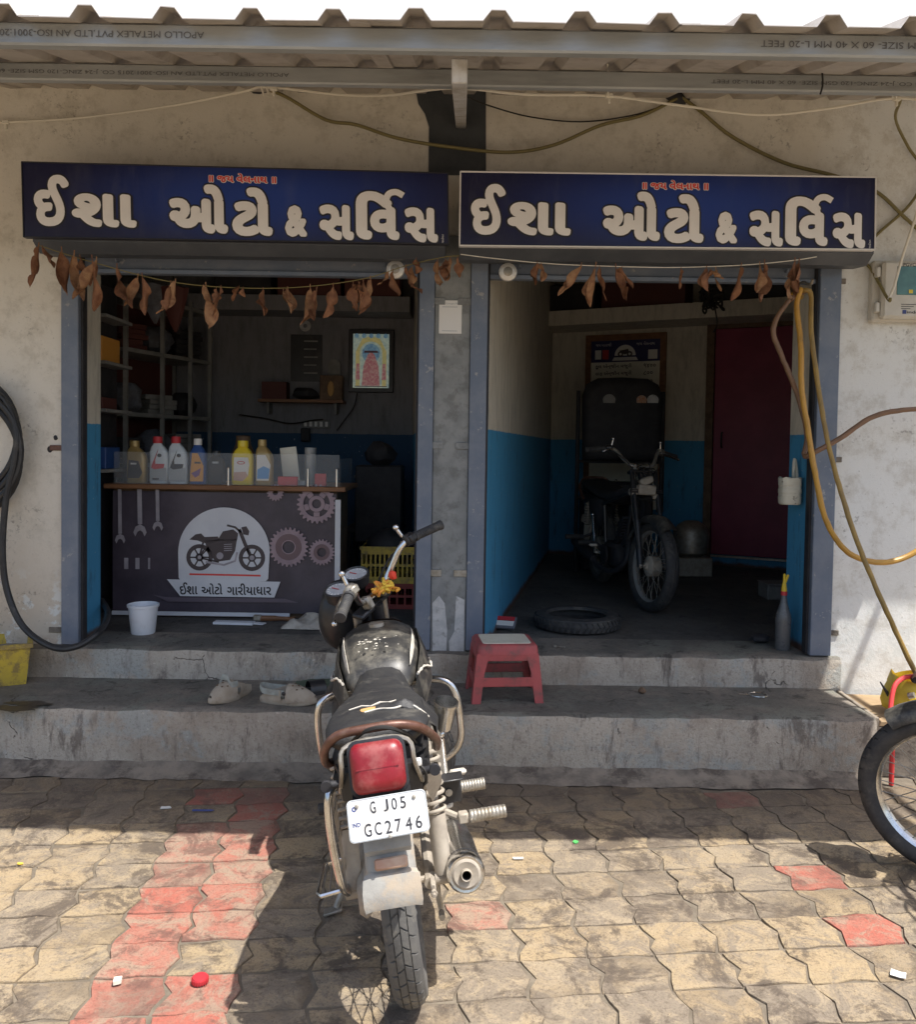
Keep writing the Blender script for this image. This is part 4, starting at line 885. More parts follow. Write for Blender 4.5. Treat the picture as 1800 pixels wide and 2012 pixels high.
bottle(390, 948, 862, 32, 'bottle_blue', 'label_white', 'blue oil bottle with orange racing label', [('label_orange', [(-0.85, 0.06), (0.75, 0.06), (0.8, 0.4), (0.1, 0.68), (-0.6, 0.68), (-0.8, 0.3)]), ('label_purple', [(-0.7, 0.24), (0.0, 0.30), (0.5, 0.36), (0.3, 0.20), (-0.2, 0.14)]), ('black_print', [(-0.3, 0.45), (0.45, 0.45), (0.45, 0.49), (-0.3, 0.49)])], -0.05)
bottle(425, 948, 886, 34, 'dark_stuff', 'black_plastic', 'small black bottle with a plain label on the counter', [('label_grey', [(-0.3, 0.62), (0.4, 0.62), (0.4, 0.68), (-0.3, 0.68)])], 0.0, dy=0.04)
bottle(477, 949, 866, 42, 'bottle_yellow', 'bottle_yellow', 'bright yellow oil bottle with a white label', [('label_white', [(-0.75, 0.2), (0.6, 0.2), (0.72, 0.45), (0.6, 0.62), (-0.7, 0.62)]), ('label_pink', [(-0.75, 0.1), (0.1, 0.08), (0.6, 0.2), (0.4, 0.3), (-0.7, 0.28)]), ('cap_red', circ(-0.05, 0.5, 0.38, 12, ry=0.04)), ('label_white', circ(-0.05, 0.5, 0.28, 12, ry=0.022))])
bottle(520, 949, 864, 34, 'bottle_gold', 'bottle_gold', 'gold oil bottle with white and blue label', [('label_white', [(-0.8, 0.1), (0.6, 0.1), (0.8, 0.45), (0.2, 0.66), (-0.8, 0.66)]), ('label_blue', [(-0.75, 0.14), (0.6, 0.14), (0.7, 0.36), (0, 0.42), (-0.7, 0.34)])], -0.15)
def counter_box(px, w, z0, h, mat, name, label, dy, pr=None):
    D = YC+4.45+0.05+dy; p = at(px, 945, D); b = MB(); b.box((p.x, p.y, CTOP+h/2+0.001+z0), (w, 0.06, h), Matrix.Rotation(0.1, 3, 'Z'), 0.003); return solo(b, name, mat, label, 'box')
counter_box(566, 0.12, 0, 0.055, 'cap_red', 'parts_box', 'flat red carton behind the acrylic guard', 0.0)
counter_box(630, 0.07, 0, 0.075, 'cap_red', 'parts_box', 'upright red packet at the end of the counter', 0.02)
counter_box(593, 0.05, 0, 0.03, 'label_grey', 'parts_box', 'small grey carton between the two red cartons', 0.05)
p = at(570, 890, YC+4.65); b = MB(); b.box((p.x, p.y, CTOP+0.12), (0.105, 0.006, 0.235), Matrix.Rotation(-0.12, 3, 'Y'), 0.002)
solo(b, 'card_stand', 'paper_cream', 'cream payment card stand behind the acrylic guard', 'card')
p = at(610, 900, YC+4.7); b = MB(); b.lathe([(0.034, 0), (0.036, 0.01), (0.036, 0.20), (0.038, 0.205), (0.038, 0.235), (0.0, 0.237)], 18, Matrix.Translation((p.x, p.y, CTOP+0.001)))
solo(b, 'spray_can', 'galvanised', 'grey capped tin standing behind the acrylic guard', 'can')
p = at(478, 850, YC+4.8); b = MB(); b.lathe([(0.075, 0), (0.075, 0.19), (0.05, 0.25), (0.045, 0.30), (0.05, 0.305), (0.0, 0.31)], 18, Matrix.Translation((p.x, p.y, CTOP+0.001)))
solo(b, 'glass_jar', 'wood_dark', 'dark amber jar behind the yellow oil bottle', 'jar')
p = at(748, 890, 6.3); b = MB(); b.ball((p.x, p.y, 1.47), 0.10, (1.1, 0.8, 0.9), 12, 0.18); b.box((p.x, p.y, 1.1), (0.34, 0.3, 0.56), None, 0.01)
solo(b, 'covered_stand', 'dark_stuff', 'dark stand with a heap of black cloth on top beside the back wall', 'stand')
# ------------------------------------------------------------------ back of the left bay
YB = 2.60
def pic(px0, py0, px1, py1, D): a, c = at(px0, py0, D), at(px1, py1, D); return (a+c)/2, c.x-a.x, a.z-c.z
m0, w, h = pic(686, 648, 773, 772, 7.03)
t = thing('framed_picture', 'backlit devotional picture with an arch in a black frame', 'picture', (m0.x, YB-0.03, m0.z-h/2))
b = MB(); b.box((m0.x, YB-0.02, m0.z), (w, 0.038, h), None, 0.004); fr = b.build('frame', 'black_plastic', t)
Y0 = YB-0.0405
M('pic_pale', (0.42, 0.48, 0.38), (0.25, 0.34, 0.33), 25, 0.3, emit=0.22); M('pic_gold', (0.52, 0.42, 0.16), (0.38, 0.36, 0.16), 40, 0.3, emit=0.20)
M('pic_blue', (0.10, 0.20, 0.32), (0.20, 0.34, 0.40), 40, 0.3, emit=0.20); M('pic_rose', (0.34, 0.10, 0.12), (0.42, 0.25, 0.22), 55, 0.3, emit=0.20); M('pic_dark', (0.08, 0.04, 0.05), rough=0.3, emit=0.12)
iw, ih = w*0.80, h*0.86; mm = face((m0.x, Y0, m0.z))
def pp(name, mat, polys, z):
    b = MB()
    for q in polys: b.poly([(x*iw/2, y*ih/2) for x, y in q], mm, z)
    b.build(name, mat, fr, sm=0, kind='stuff' if len(polys) > 1 else None)
pp('print_ground', 'pic_pale', [[(-1, -1), (1, -1), (1, 1), (-1, 1)]], 0.001)
pp('print_arch', 'pic_gold', [[(-0.85, -0.95), (-0.62, -0.95), (-0.62, 0.3)]+[(0.62*math.cos(a), 0.3+0.42*math.sin(a)) for a in [PI-PI*i/12 for i in range(13)]]+[(0.62, -0.95), (0.85, -0.95), (0.85, 0.35), (0.5, 0.82), (0, 0.93), (-0.5, 0.82), (-0.85, 0.35)]], 0.0015)
pp('print_sky', 'pic_blue', [circ(0, 0.28, 0.5, 18, ry=0.36)]+[circ(-0.8+0.4*k, 0.93, 0.13, 8, ry=0.09) for k in range(5)], 0.002)
pp('print_robe', 'pic_rose', [[(-0.5, -0.92), (0.5, -0.92), (0.42, -0.2), (0.2, 0.22), (0, 0.36), (-0.2, 0.22), (-0.42, -0.2)], [(-0.85, -0.7), (-0.6, -0.7), (-0.65, -0.1), (-0.8, -0.1)], [(0.6, -0.7), (0.85, -0.7), (0.8, -0.1), (0.65, -0.1)]], 0.0025)
pp('print_shade', 'pic_dark', [[(-0.4, 0.30), (0.4, 0.30), (0.36, 0.38), (-0.36, 0.38)], [(-0.9, -0.96), (0.9, -0.96), (0.9, -0.93), (-0.9, -0.93)]], 0.003)
m0, w, h = pic(571, 657, 632, 750, 7.03)
t = thing('wall_poster', 'dark printed poster on the back wall above the small shelf', 'poster', (m0.x, YB-0.01, m0.z-h/2))
b = MB(); b.box((m0.x, YB-0.006, m0.z), (w, 0.008, h)); po = b.build('sheet', 'black_plastic', t)
b = MB(); mm = face((m0.x, YB-0.0115, m0.z))
for k in range(5): stroke(b, [(-0.02, h*0.36-k*h*0.17), (w*0.36-0.01*(k % 2), h*0.36-k*h*0.17)], 0.012, mm)
b.build('print', 'rack_grey', po, sm=0, kind='stuff')
m0, w, h = pic(588, 628, 610, 652, 7.03)
b = MB(); annulus(b, 0, 0, w*0.18, w*0.5, face((m0.x, YB-0.004, m0.z))); b.lathe([(w*0.5, 0), (w*0.5, 0.004)], 20, face((m0.x, YB-0.005, m0.z)), cap=False)
solo(b, 'ring_tape', 'flake_white', 'small white ring hung on the back wall above the dark poster', 'ring')
m0, w, h = pic(512, 786, 677, 792, 6.95)
t = thing('wall_shelf', 'thin wooden shelf on the back wall under the dark poster', 'shelf', (m0.x, YB-0.12, m0.z))
b = MB(); wbox(b, m0.x-w/2, m0.x+w/2, YB-0.2, YB-0.001, m0.z-0.012, m0.z+0.012); b.build('board', 'wood', t)
for s in (-0.4, 0.4): b = MB(); wbox(b, m0.x+s*w-0.01, m0.x+s*w+0.01, YB-0.14, YB-0.001, m0.z-0.10, m0.z-0.0125); b.build('bracket', 'rack_grey', t)
zt = m0.z+0.0125
b = MB(); wbox(b, m0.x-0.32, m0.x-0.12, YB-0.17, YB-0.03, zt, zt+0.14); solo(b, 'carton', 'dark_maroon', 'dark carton at the end of the thin wall shelf', 'box')
b = MB(); b.ball((m0.x+0.02, YB-0.1, zt+0.05), 0.09, (1.2, 0.7, 0.56), 10, 0.2); solo(b, 'parts_heap', 'dark_stuff', 'black heap of parts in the middle of the wall shelf', 'parts')
t = thing('small_shrine_box', 'small glass fronted box with a figure on the wall shelf', 'box', (m0.x+0.24, YB-0.1, zt))
b = MB(); wbox(b, m0.x+0.15, m0.x+0.33, YB-0.16, YB-0.03, zt, zt+0.20, 0.004); bx_ = b.build('case', 'wood_dark', t)
b = MB(); b.ball((m0.x+0.24, YB-0.17, zt+0.09), 0.035, (0.8, 0.4, 1.8), 10); b.build('figure', 'foam_orange', bx_)
b = MB(); b.prism(circ(0, 0, 0.05, 12, 0, PI)+[(-0.05, -0.10), (0.05, -0.10)], 0.01, face((m0.x+0.25, YB-0.05, zt+0.29))); b.build('arch', 'rack_grey', t)
m0, w, h = pic(594, 825, 648, 842, 7.03)
t = thing('switchboard', 'row of switches and sockets on the back wall above the blue paint', 'switch', (m0.x, YB-0.02, m0.z-h/2))
b = MB(); b.box((m0.x, YB-0.012, m0.z), (w, 0.022, h), None, 0.003); sb = b.build('plate', 'rack_grey', t)
for k in range(5): b = MB(); b.box((m0.x-w*0.38+k*w*0.19, YB-0.026, m0.z), (w*0.1, 0.008, h*0.6), None, 0.002); b.build('switch', 'label_white', sb)
b = MB(); b.box((m0.x-0.08, YB-0.05, m0.z-0.09), (0.07, 0.05, 0.11), None, 0.005); b.build('plug_adaptor', 'dark_stuff', t)
b = MB(); b.tube(cat([at(x, y, 7.0) for x, y in ((702, 772), (695, 800), (675, 828), (662, 846))], 5), 0.006, 5); solo(b, 'cable', 'wire_black', 'black cable hanging from the framed picture', 'cable')
b = MB(); b.tube(cat([at(x, y, 7.0) for x, y in ((470, 815), (520, 822), (570, 832), (615, 826), (635, 824))], 5), 0.006, 5); solo(b, 'cable', 'wire_black', 'black cable running to the switchboard', 'cable')
for k, (x0, x1, mt) in enumerate(((-1.95, -1.5, 'dark_stuff'), (-1.45, -0.95, 'dark_maroon'), (-0.92, -0.48, 'dark_maroon'))):
    b = MB(); wbox(b, x0, x1, 2.28, 2.58, 2.701, 2.701+0.28+0.05*k, 0.005)
    solo(b, 'carton', mt, ('dark carton on the loft nearest the shelf rack', 'maroon carton in the middle of the loft over the poster', 'maroon carton on the loft above the framed picture')[k], 'box', 'cartons on the loft over the oil counter')
# shelf rack along the left
RA, RB = at(247, 690, 5.9), at(413, 713, 6.85); RA.z = RB.z = 0
t = thing('shelf_rack', 'tall grey shelf rack along the side of the bay with the oil counter', 'rack', (RA.x, RA.y, 0.451))
dv = (RB-RA).normalized(); nv = Vector((-dv.y, dv.x, 0)); LN_ = (RB-RA).length
for s in (0, 0.40, 0.74, 1.0):
    for o in (0, 0.34):
        if o and s not in (0, 1.0): continue
        p = RA+dv*LN_*s+nv*o; b = MB(); wbox(b, p.x-0.014, p.x+0.014, p.y-0.014, p.y+0.014, 0.452, 2.62); b.build('post', 'rack_grey', t)
ZSH = [0.60, 1.0, 1.36, 1.72, 2.17, 2.56]
for z in ZSH:
    b = MB(); c = RA+(RB-RA)*0.5+nv*0.17; b.box((c.x, c.y, z), (LN_, 0.36, 0.03), Matrix.Rotation(math.atan2(dv.y, dv.x), 3, 'Z'), 0.003); b.build('shelf', 'rack_grey', t)
b = MB(); c = RA+(RB-RA)*0.5+nv*0.36; b.box((c.x, c.y, 1.53), (LN_, 0.01, 2.1), Matrix.Rotation(math.atan2(dv.y, dv.x), 3, 'Z')); b.build('back_panel', 'dark_maroon', t)
rr = random.Random(4)
LBL = {0: 'lowest', 1: 'second', 2: 'third', 3: 'fourth', 4: 'fifth'}
for i, z in enumerate(ZSH[:-1]):
    for j, s in enumerate((0.18, 0.52, 0.85)):
        c = RA+dv*LN_*s+nv*0.16; b = MB(); hh = rr.uniform(0.10, 0.165)
        where = ('beside the front post', 'in the middle', 'at the far end')[j]+' of the '+LBL[i]+' rack shelf from the floor'
        if (i+j) % 2: 
            b.ball((c.x, c.y, z+0.016+hh*0.9), hh, (1.1, 1.0, 0.9), 12, 0.16); solo(b, 'plastic_bag', 'bag_grey' if j != 2 else 'dark_stuff', 'crumpled plastic bag '+where, 'bag', 'goods on the shelf rack')
        else:
            for q in range(rr.randint(3, 6)): b.box((c.x+rr.uniform(-.02, .02), c.y, z+0.016+0.018+q*0.037), (0.22, 0.2, 0.035), Matrix.Rotation(0.9+rr.uniform(-0.1, 0.1), 3, 'Z'), 0.003)
            solo(b, 'packet_pile', ('rack_grey', 'dark_maroon', 'dark_stuff')[(i+j//2) % 3], 'pile of flat packets '+where, 'packets', 'goods on the shelf rack')
for k, (px, y0, y1) in enumerate(((300, 560, 636), (340, 565, 652))):
    a, c = at(px-26, y0, 5.75), at(px+22, y1, 5.75); q = 6; b = MB(); rings = []
    for i in range(q+1):
        tt = i/q; wd = (0.10*(1-tt)**0.8+0.008); rings.append([(a.x+0.09+wd*math.cos(u)+0.02*tt, a.y+wd*0.5*math.sin(u), a.z+(c.z-a.z)*tt+0.008*math.sin(3*u)) for u in [2*PI*n_/9 for n_ in range(9)]])
    t = thing('hanging_bag', 'pointed grey plastic bag hanging before the top of the rack' if k == 0 else 'dark red pointed bag hanging before the top of the rack', 'bag', (a.x+0.09, a.y, c.z))
    b.loft(rings); b.build('bag', 'bag_grey' if k == 0 else 'dark_maroon', t)
    b = MB(); b.tube([(a.x+0.09, a.y, a.z), (a.x+0.09, a.y, 3.299)], 0.003, 5); b.build('cord', 'wire_black', t)
# little side shelves just inside the left reveal
t = thing('side_shelves', 'narrow white edged shelves just inside the blue and cream reveal', 'shelf', (-2.35, 0.75, 0.451))
b = MB(); wbox(b, -2.62, -2.22, 0.62, 1.05, 0.452, 2.5); b.build('case', 'dark_stuff', t)
ZS2 = [at(212, y, 5.25).z for y in (628, 717, 808, 923)]
for z in ZS2: b = MB(); wbox(b, -2.60, -2.10, 0.60, 1.0, z-0.012, z+0.008, 0.002); b.build('shelf', 'rack_grey', t)
b = MB(); wbox(b, -2.35, -2.14, 0.63, 0.9, ZS2[1]+0.009, ZS2[1]+0.16, 0.004); solo(b, 'carton', 'label_orange', 'orange carton on the narrow side shelf', 'box')
b = MB(); wbox(b, -2.30, -2.15, 0.66, 0.88, ZS2[2]+0.009, ZS2[2]+0.08, 0.004); solo(b, 'carton', 'dark_maroon', 'dark red packet on the narrow side shelf', 'box')
b = MB(); wbox(b, -2.30, -2.13, 0.66, 0.88, ZS2[3]+0.009, ZS2[3]+0.14, 0.004); solo(b, 'carton', 'bottle_blue', 'dark blue packet on the lowest side shelf', 'box')
# ------------------------------------------------------------------ crates behind the counter end, chair
def crate(x0, x1, y0, y1, z0, z1, mat, label, slots=7, group=None, wall=0.012, T=None):
    t = thing('plastic_crate', label, 'crate', ((x0+x1)/2, (y0+y1)/2, z0), group)
    b = MB(T); wbox(b, x0+wall, x1-wall, y0+wall, y1-wall, z0+0.001, z0+0.012); b.build('base', mat, t)
    for (a0, a1, c0, c1) in ((x0, x1, y0, y0+wall), (x0, x1, y1-wall, y1), (x0, x0+wall, y0+wall, y1-wall), (x1-wall, x1, y0+wall, y1-wall)):
        b = MB(T); horiz = (a1-a0) > (c1-c0); L = (a1-a0) if horiz else (c1-c0); n = slots if horiz else max(3, slots*2//3)
        wbox(b, a0, a1, c0, c1, z0+0.0, z0+(z1-z0)*0.18); wbox(b, a0, a1, c0, c1, z1-(z1-z0)*0.2, z1); zm = z0+(z1-z0)*0.5
        wbox(b, a0, a1, c0, c1, zm-0.008, zm+0.008)
        for k in range(n+1):
            u = k/n*(L-0.012)
            if horiz: wbox(b, a0+u, a0+u+0.012, c0+0.001, c1-0.001, z0+0.01, z1-0.01)
            else: wbox(b, a0+0.001, a1-0.001, c0+u, c0+u+0.012, z0+0.01, z1-0.01)
        b.build('side', mat, t)
    for q0, q1 in ((y0-0.008, y0-0.0005), (y1+0.0005, y1+0.008)): b = MB(T); wbox(b, x0-0.008, x1+0.008, q0, q1, z1-0.018, z1+0.004); b.build('rim', mat, t)
    return t
crate(-0.60, -0.23, 1.10, 1.50, 0.451, 0.62, 'crate_red', 'red plastic crate under the yellow crate beside the counter')
crate(-0.63, -0.26, 1.09, 1.48, 0.622, 0.86, 'crate_yellow', 'yellow slotted crate stacked on the red crate beside the counter', 12)
b = MB(); b.ball((-0.45, 1.28, 0.845), 0.17, (1.0, 0.95, 0.72), 16, 0.06); solo(b, 'black_bag', 'dark_stuff', 'dark bag bulging out of the stacked yellow crate', 'bag')
t = thing('office_chair', 'dark slatted chair in shadow behind the counter end', 'chair', (-0.62, 2.0, 0.451))
b = MB(); b.box((-0.62, 2.0, 0.90), (0.42, 0.42, 0.04), None, 0.01); b.build('seat', 'dark_stuff', t)
for sx in (-1, 1):
    for sy in (-1, 1): b = MB(); b.cyl((-0.62+sx*0.19, 2.0+sy*0.19, 0.452), (-0.62+sx*0.18, 2.0+sy*0.18, 0.885), 0.014, n=8); b.build('leg', 'dark_stuff', t)
b = MB()
for k in range(6): b.tube(cat([(-0.80+k*0.07, 2.2, 0.915), (-0.80+k*0.07, 2.24, 1.1), (-0.80+k*0.07, 2.25, 1.28)], 3), 0.009, 6)
b.tube([(-0.82, 2.25, 1.28), (-0.42, 2.25, 1.28)], 0.013, 6); b.build('backrest', 'rack_grey', t)
# ------------------------------------------------------------------ floor of the left bay
p = atz(276, 1247, 0.45); b = MB(); prof = [(0.0, 0.001), (0.062, 0.001), (0.065, 0.006), (0.080, 0.150), (0.086, 0.152), (0.087, 0.165), (0.082, 0.167), (0.079, 0.155), (0.063, 0.012), (0.0, 0.010)]
b.lathe(prof, 32, Matrix.Translation((p.x, p.y+0.04, 0.45)), cap=False); solo(b, 'white_bucket', 'bucket_white', 'small white plastic tub on the floor before the banner', 'tub')
p = atz(608, 1232, 0.45); b = MB(); rr = random.Random(3)
g = 14; vs = []
for j in range(g):
    for i in range(g):
        u, v = i/(g-1)*2-1, j/(g-1)*2-1; r = max(abs(u), abs(v)); fall = max(0, 1-r*r)
        vs.append((p.x+u*0.15+rr.uniform(-.012, .012), p.y+v*0.09+rr.uniform(-.008, .008), 0.455+fall*0.06+fall*0.025*math.sin(5*u+3*v+rr.uniform(-0.8, .8))))
b.add(vs, [(j*g+i, j*g+i+1, (j+1)*g+i+1, (j+1)*g+i) for j in range(g-1) for i in range(g-1)]); solo(b, 'rag', 'rag', 'crumpled off white rag on the floor by the counter', 'rag', sm=70)
p = atz(460, 1226, 0.45); b = MB(); b.box((p.x, p.y, 0.458), (0.24, 0.06, 0.015), Matrix.Rotation(-0.05, 3, 'Z'), 0.002); b.box((p.x+0.15, p.y, 0.456), (0.07, 0.045, 0.008), Matrix.Rotation(-0.3, 3, 'Z'), 0.002); solo(b, 'paper_box', 'bucket_white', 'flat white carton lying on the floor under the banner', 'box')
p = atz(548, 1221, 0.45); t = thing('hammer', 'wooden handled tool lying on the floor beside the rag', 'tool', (p.x, p.y, 0.451))
b = MB(); b.tube(cat([(p.x-0.11, p.y, 0.468), (p.x, p.y, 0.469), (p.x+0.10, p.y-0.01, 0.467)], 4), [0.017]*4+[0.013]*4+[0.016], 8); b.build('handle', 'wood', t)
b = MB(); b.box((p.x-0.13, p.y, 0.471), (0.05, 0.03, 0.035), None, 0.005); b.build('head', 'dull_metal', t)
# ------------------------------------------------------------------ right bay: price board
s0 = (at(1155, 700, 8.55)-BA).dot(BU); s1 = (at(1322, 700, 8.4)-BA).dot(BU)
zt_, zb_ = 2.655, 0.95
t = thing('price_board', 'tall framed price board with a blue heading on the back wall', 'board', bw((s0+s1)/2, 0.02, zb_))
b = MB(); bwbox(b, s0+0.05, s1-0.05, 0.003, 0.03, zb_, zt_-0.05); bd = b.build('panel', 'paper_cream', t)
b = MB(); bwbox(b, s0, s0+0.055, 0.002, 0.045, zb_-0.02, zt_); bwbox(b, s1-0.055, s1, 0.002, 0.045, zb_-0.02, zt_); bwbox(b, s0+0.055, s1-0.055, 0.002, 0.044, zt_-0.06, zt_); b.build('frame', 'wood', t)
W_ = (s1-s0)-0.11; sm_ = (s0+s1)/2; hh = 0.21; z1 = zt_-0.06
M('board_navy', (0.02, 0.02, 0.10), rough=0.5); b = MB(); bwbox(b, s0+0.056, s1-0.056, 0.0305, 0.0325, z1-hh, z1); hd = b.build('heading', 'board_navy', bd)
m = face(bw(sm_, 0.0335, z1-hh), BYAW); m2 = face(bw(sm_, 0.0315, z1-hh), BYAW)
b = MB(); b.poly(circ(0, 0.06, 0.105, 22, 0, PI), m); b.poly([(-0.13, 0.012), (0.13, 0.012), (0.11, 0.045), (-0.11, 0.045)], m)
b.poly([(-W_*0.44, 0.03), (-W_*0.35, 0.03), (-W_*0.35, 0.12), (-W_*0.44, 0.12)], m); b.poly([(W_*0.33, 0.02), (W_*0.46, 0.02), (W_*0.46, 0.11), (W_*0.33, 0.11)], m)
put_text(b, 'જય માતાજી', -W_*0.43, -W_*0.2, 0.155, 0.19, m); put_text(b, 'જય વેલનાથ', W_*0.16, W_*0.42, 0.155, 0.19, m); b.build('heading_print', 'label_white', hd, sm=0, kind='stuff')
b = MB(); b.poly([(-W_*0.33, 0.03), (-W_*0.24, 0.03), (-W_*0.24, 0.12), (-W_*0.33, 0.12)], m); b.build('heading_badge', 'cap_red', hd, sm=0)
b = MB()
for cx in (-0.045, 0.045): annulus(b, cx, 0.075, 0.012, 0.028, m, 0.002, 14)
b.poly([(-0.06, 0.11), (-0.02, 0.115), (0.03, 0.125), (0.04, 0.09), (0.0, 0.07), (-0.03, 0.085)], m, 0.002); b.build('heading_emblem', 'banner_moto', hd, sm=0, kind='stuff')
b = MB(); zz = -0.068
for k, (tx, pr) in enumerate((('ફુલ એન્જીન મજુરી', '૧૪૦૦'), ('હાફ એન્જીન મજુરી', '૮૦૦'), ('જનરલ સવિૅસ બાઈક', '૩૦૦'), ('ઓઈલ ચેન્જ', '૩૫૦'), ('', '૫૦'))):
    y = zz-k*0.080+(0.01 if k else 0)
    if tx: put_text(b, tx, -W_*0.43, W_*0.10+0.03*(k == 2), y, y+0.052, m2, 0.012)
    put_text(b, pr, W_*0.27, W_*(0.44 if k == 0 else 0.40), y+0.006, y+0.045, m2, 0.015)
put_text(b, 'બાઈક વાયરીંગ', -W_*0.43, -W_*0.02, -1.21, -1.15, m2, 0.012); b.build('price_print', 'black_print', bd, sm=0, kind='stuff')
# upright trolley with a black padded back
c = at(1218, 1000, 7.3); cx, cy = c.x, c.y
t = thing('padded_stand', 'tall black padded back with stickers on an upright metal frame', 'stand', (cx, cy, 0.451))
wd = 0.36
for s in (-1, 1): b = MB(); b.cyl((cx+s*wd*1.02, cy+0.06, 0.452), (cx+s*wd*1.02, cy+0.06, 2.03), 0.018, n=8); b.build('post', 'dark_stuff', t)
b = MB(); zb = at(1218, 905, 7.3).z; zt0 = at(1218, 742, 7.3).z
out = [(-wd*0.92, zb), (wd*0.92, zb), (wd*0.95, zt0-0.16), (wd*0.85, zt0-0.06), (wd*0.6, zt0-0.01), (0, zt0), (-wd*0.6, zt0-0.01), (-wd*0.85, zt0-0.06), (-wd*0.95, zt0-0.16)]
rings = []
for sc, yo in ((0.97, 0.06), (1.0, 0.03), (1.0, -0.02), (0.96, -0.06), (0.8, -0.075)): rings.append([(cx+x*sc, cy+yo, (zb+zt0)/2+(z-(zb+zt0)/2)*sc) for x, z in out])
b.loft(rings); pad = b.build('padded_back', 'dark_stuff', t, sm=60)
M('sticker_orange', (0.45, 0.16, 0.05), (0.40, 0.35, 0.3), 60, 0.5)
for px, wdt, mt in ((1198, 0.11, 'rack_grey'), (1262, 0.09, 'sticker_orange'), (1284, 0.10, 'flake_white')):
    q = at(px, 787, 7.2); b = MB(); b.prism(circ(0, 0, wdt/2, 12, 0.2, PI-0.2)+[(-wdt*0.45, -0.02), (wdt*0.45, -0.02)], 0.002, face((q.x, cy-0.078, q.z))); b.build('sticker', mt, pad, sm=0)
for z in (0.62, 1.1, 1.42): b = MB(); b.cyl((cx-wd, cy+0.06, z), (cx+wd, cy+0.06, z), 0.014, n=8); b.build('rail', 'dark_stuff', t)
b = MB(); b.box((cx, cy+0.2, 0.85), (wd*1.7, 0.26, 0.78), None, 0.02); b.build('lower_case', 'dark_stuff', t)
# loft cartons, cable bundle
for k, (s, w, hh_, mt, lab) in enumerate(((0.35, 0.62, 0.26, 'dark_stuff', 'dark carton on the loft over the price board'), (1.12, 0.78, 0.30, 'dark_maroon', 'wide maroon carton on the loft between two dark ones'), (2.0, 0.7, 0.26, 'dark_stuff', 'dark carton on the loft above the maroon door'))):
    b = MB(); bwbox(b, s-w/2, s+w/2, 0.08, 0.42, 2.841, 2.841+hh_, 0.006); solo(b, 'carton', mt, lab, 'box', 'cartons on the loft over the maroon door bay')
b = MB(); rr = random.Random(8); q = at(1398, 585, 6.6)
for k in range(7):
    b.tube(cat([q+Vector((rr.uniform(-.09, .09), rr.uniform(-.05, .05), rr.uniform(-.11, .1))) for _ in range(6)], 4, True), 0.008, 5, True)
b.tube(cat([q+Vector((0, 0, 0.1)), q+Vector((0.02, 0, 0.3)), Vector((q.x, q.y, 3.299))], 4), 0.006, 5); b.tube(cat([q+Vector((0.03, 0, -0.08)), q+Vector((0.05, 0, -0.2)), q+Vector((0.02, 0, -0.27))], 4), 0.006, 5)
solo(b, 'cable_bundle', 'wire_black', 'tangled bundle of black cable hanging from the ceiling', 'cable')
b = MB(); q = at(1358, 1060, 7.3); b.lathe([(0.10, 0), (0.14, 0.03), (0.15, 0.20), (0.12, 0.26), (0.06, 0.30), (0.0, 0.30)], 20, Matrix.Translation((q.x, q.y, 0.62))); b.box((q.x, q.y, 0.535), (0.3, 0.3, 0.166), None, 0.01)
solo(b, 'metal_drum', 'dull_metal', 'dull metal pot on a block beside the maroon door', 'pot')
# ------------------------------------------------------------------ right bay: floor things
q = atz(1142, 1244, 0.45); b = MB(); c = Vector((q.x, q.y+0.17, 0.45))
t = thing('spare_tyre', 'loose black motorcycle tyre lying flat on the shop floor', 'tyre', c+Vector((0, 0, 0.001)))
b = MB(); prof = [(0.175, 0.02), (0.185, 0.004), (0.215, 0.001), (0.245, 0.010), (0.258, 0.035), (0.258, 0.055), (0.245, 0.080), (0.215, 0.090), (0.185, 0.086), (0.175, 0.07), (0.20, 0.072), (0.235, 0.062), (0.24, 0.045), (0.235, 0.028), (0.20, 0.018)]
b.ring(prof, 44, Matrix.Translation(c+Vector((0, 0, 0.001)))); b.build('carcass', 'rubber', t)
b = MB()
for k in range(46):
    a = 2*PI*k/46
    for z0, z1, da in ((0.016, 0.043, 0.045), (0.047, 0.075, -0.045)):
        pts = [(0.258, z, a+o) for z, o in ((z0, -da), (z0, -da+0.075), (z1, da*0.2+0.075), (z1, da*0.2))]
        vs = [c+Vector((r*math.cos(x)*(1 if 0.03 < z < 0.06 else 0.985), r*math.sin(x)*(1 if 0.03 < z < 0.06 else 0.985), z)) for r, z, x in pts]+[c+Vector(((r+0.005)*math.cos(x)*(1 if 0.03 < z < 0.06 else 0.985), (r+0.005)*math.sin(x)*(1 if 0.03 < z < 0.06 else 0.985), z)) for r, z, x in pts]
        b.add(vs, [(4, 5, 6, 7), (0, 1, 5, 4), (1, 2, 6, 5), (2, 3, 7, 6), (3, 0, 4, 7)])
b.build('tread', 'rubber', t)
q = atz(993, 1240, 0.45); t = thing('parts_packet', 'small blister packet with red and white card on the floor by the partition', 'packet', (q.x, q.y+0.05, 0.451))
mr = Matrix.Rotation(-0.25, 3, 'Z') @ Matrix.Rotation(0.5, 3, 'X'); b = MB(); b.box((q.x, q.y+0.05, 0.49), (0.13, 0.10, 0.016), mr, 0.003); pk = b.build('box', 'bag_grey', t)
b = MB(); b.box(Vector((q.x, q.y+0.05, 0.49))+mr @ Vector((0.0, 0.028, 0.0095)), (0.11, 0.035, 0.002), mr); b.build('red_card', 'cap_red', pk)
b = MB(); b.box(Vector((q.x, q.y+0.05, 0.49))+mr @ Vector((0.0, -0.015, 0.0095)), (0.11, 0.042, 0.002), mr); b.build('white_card', 'label_white', pk)
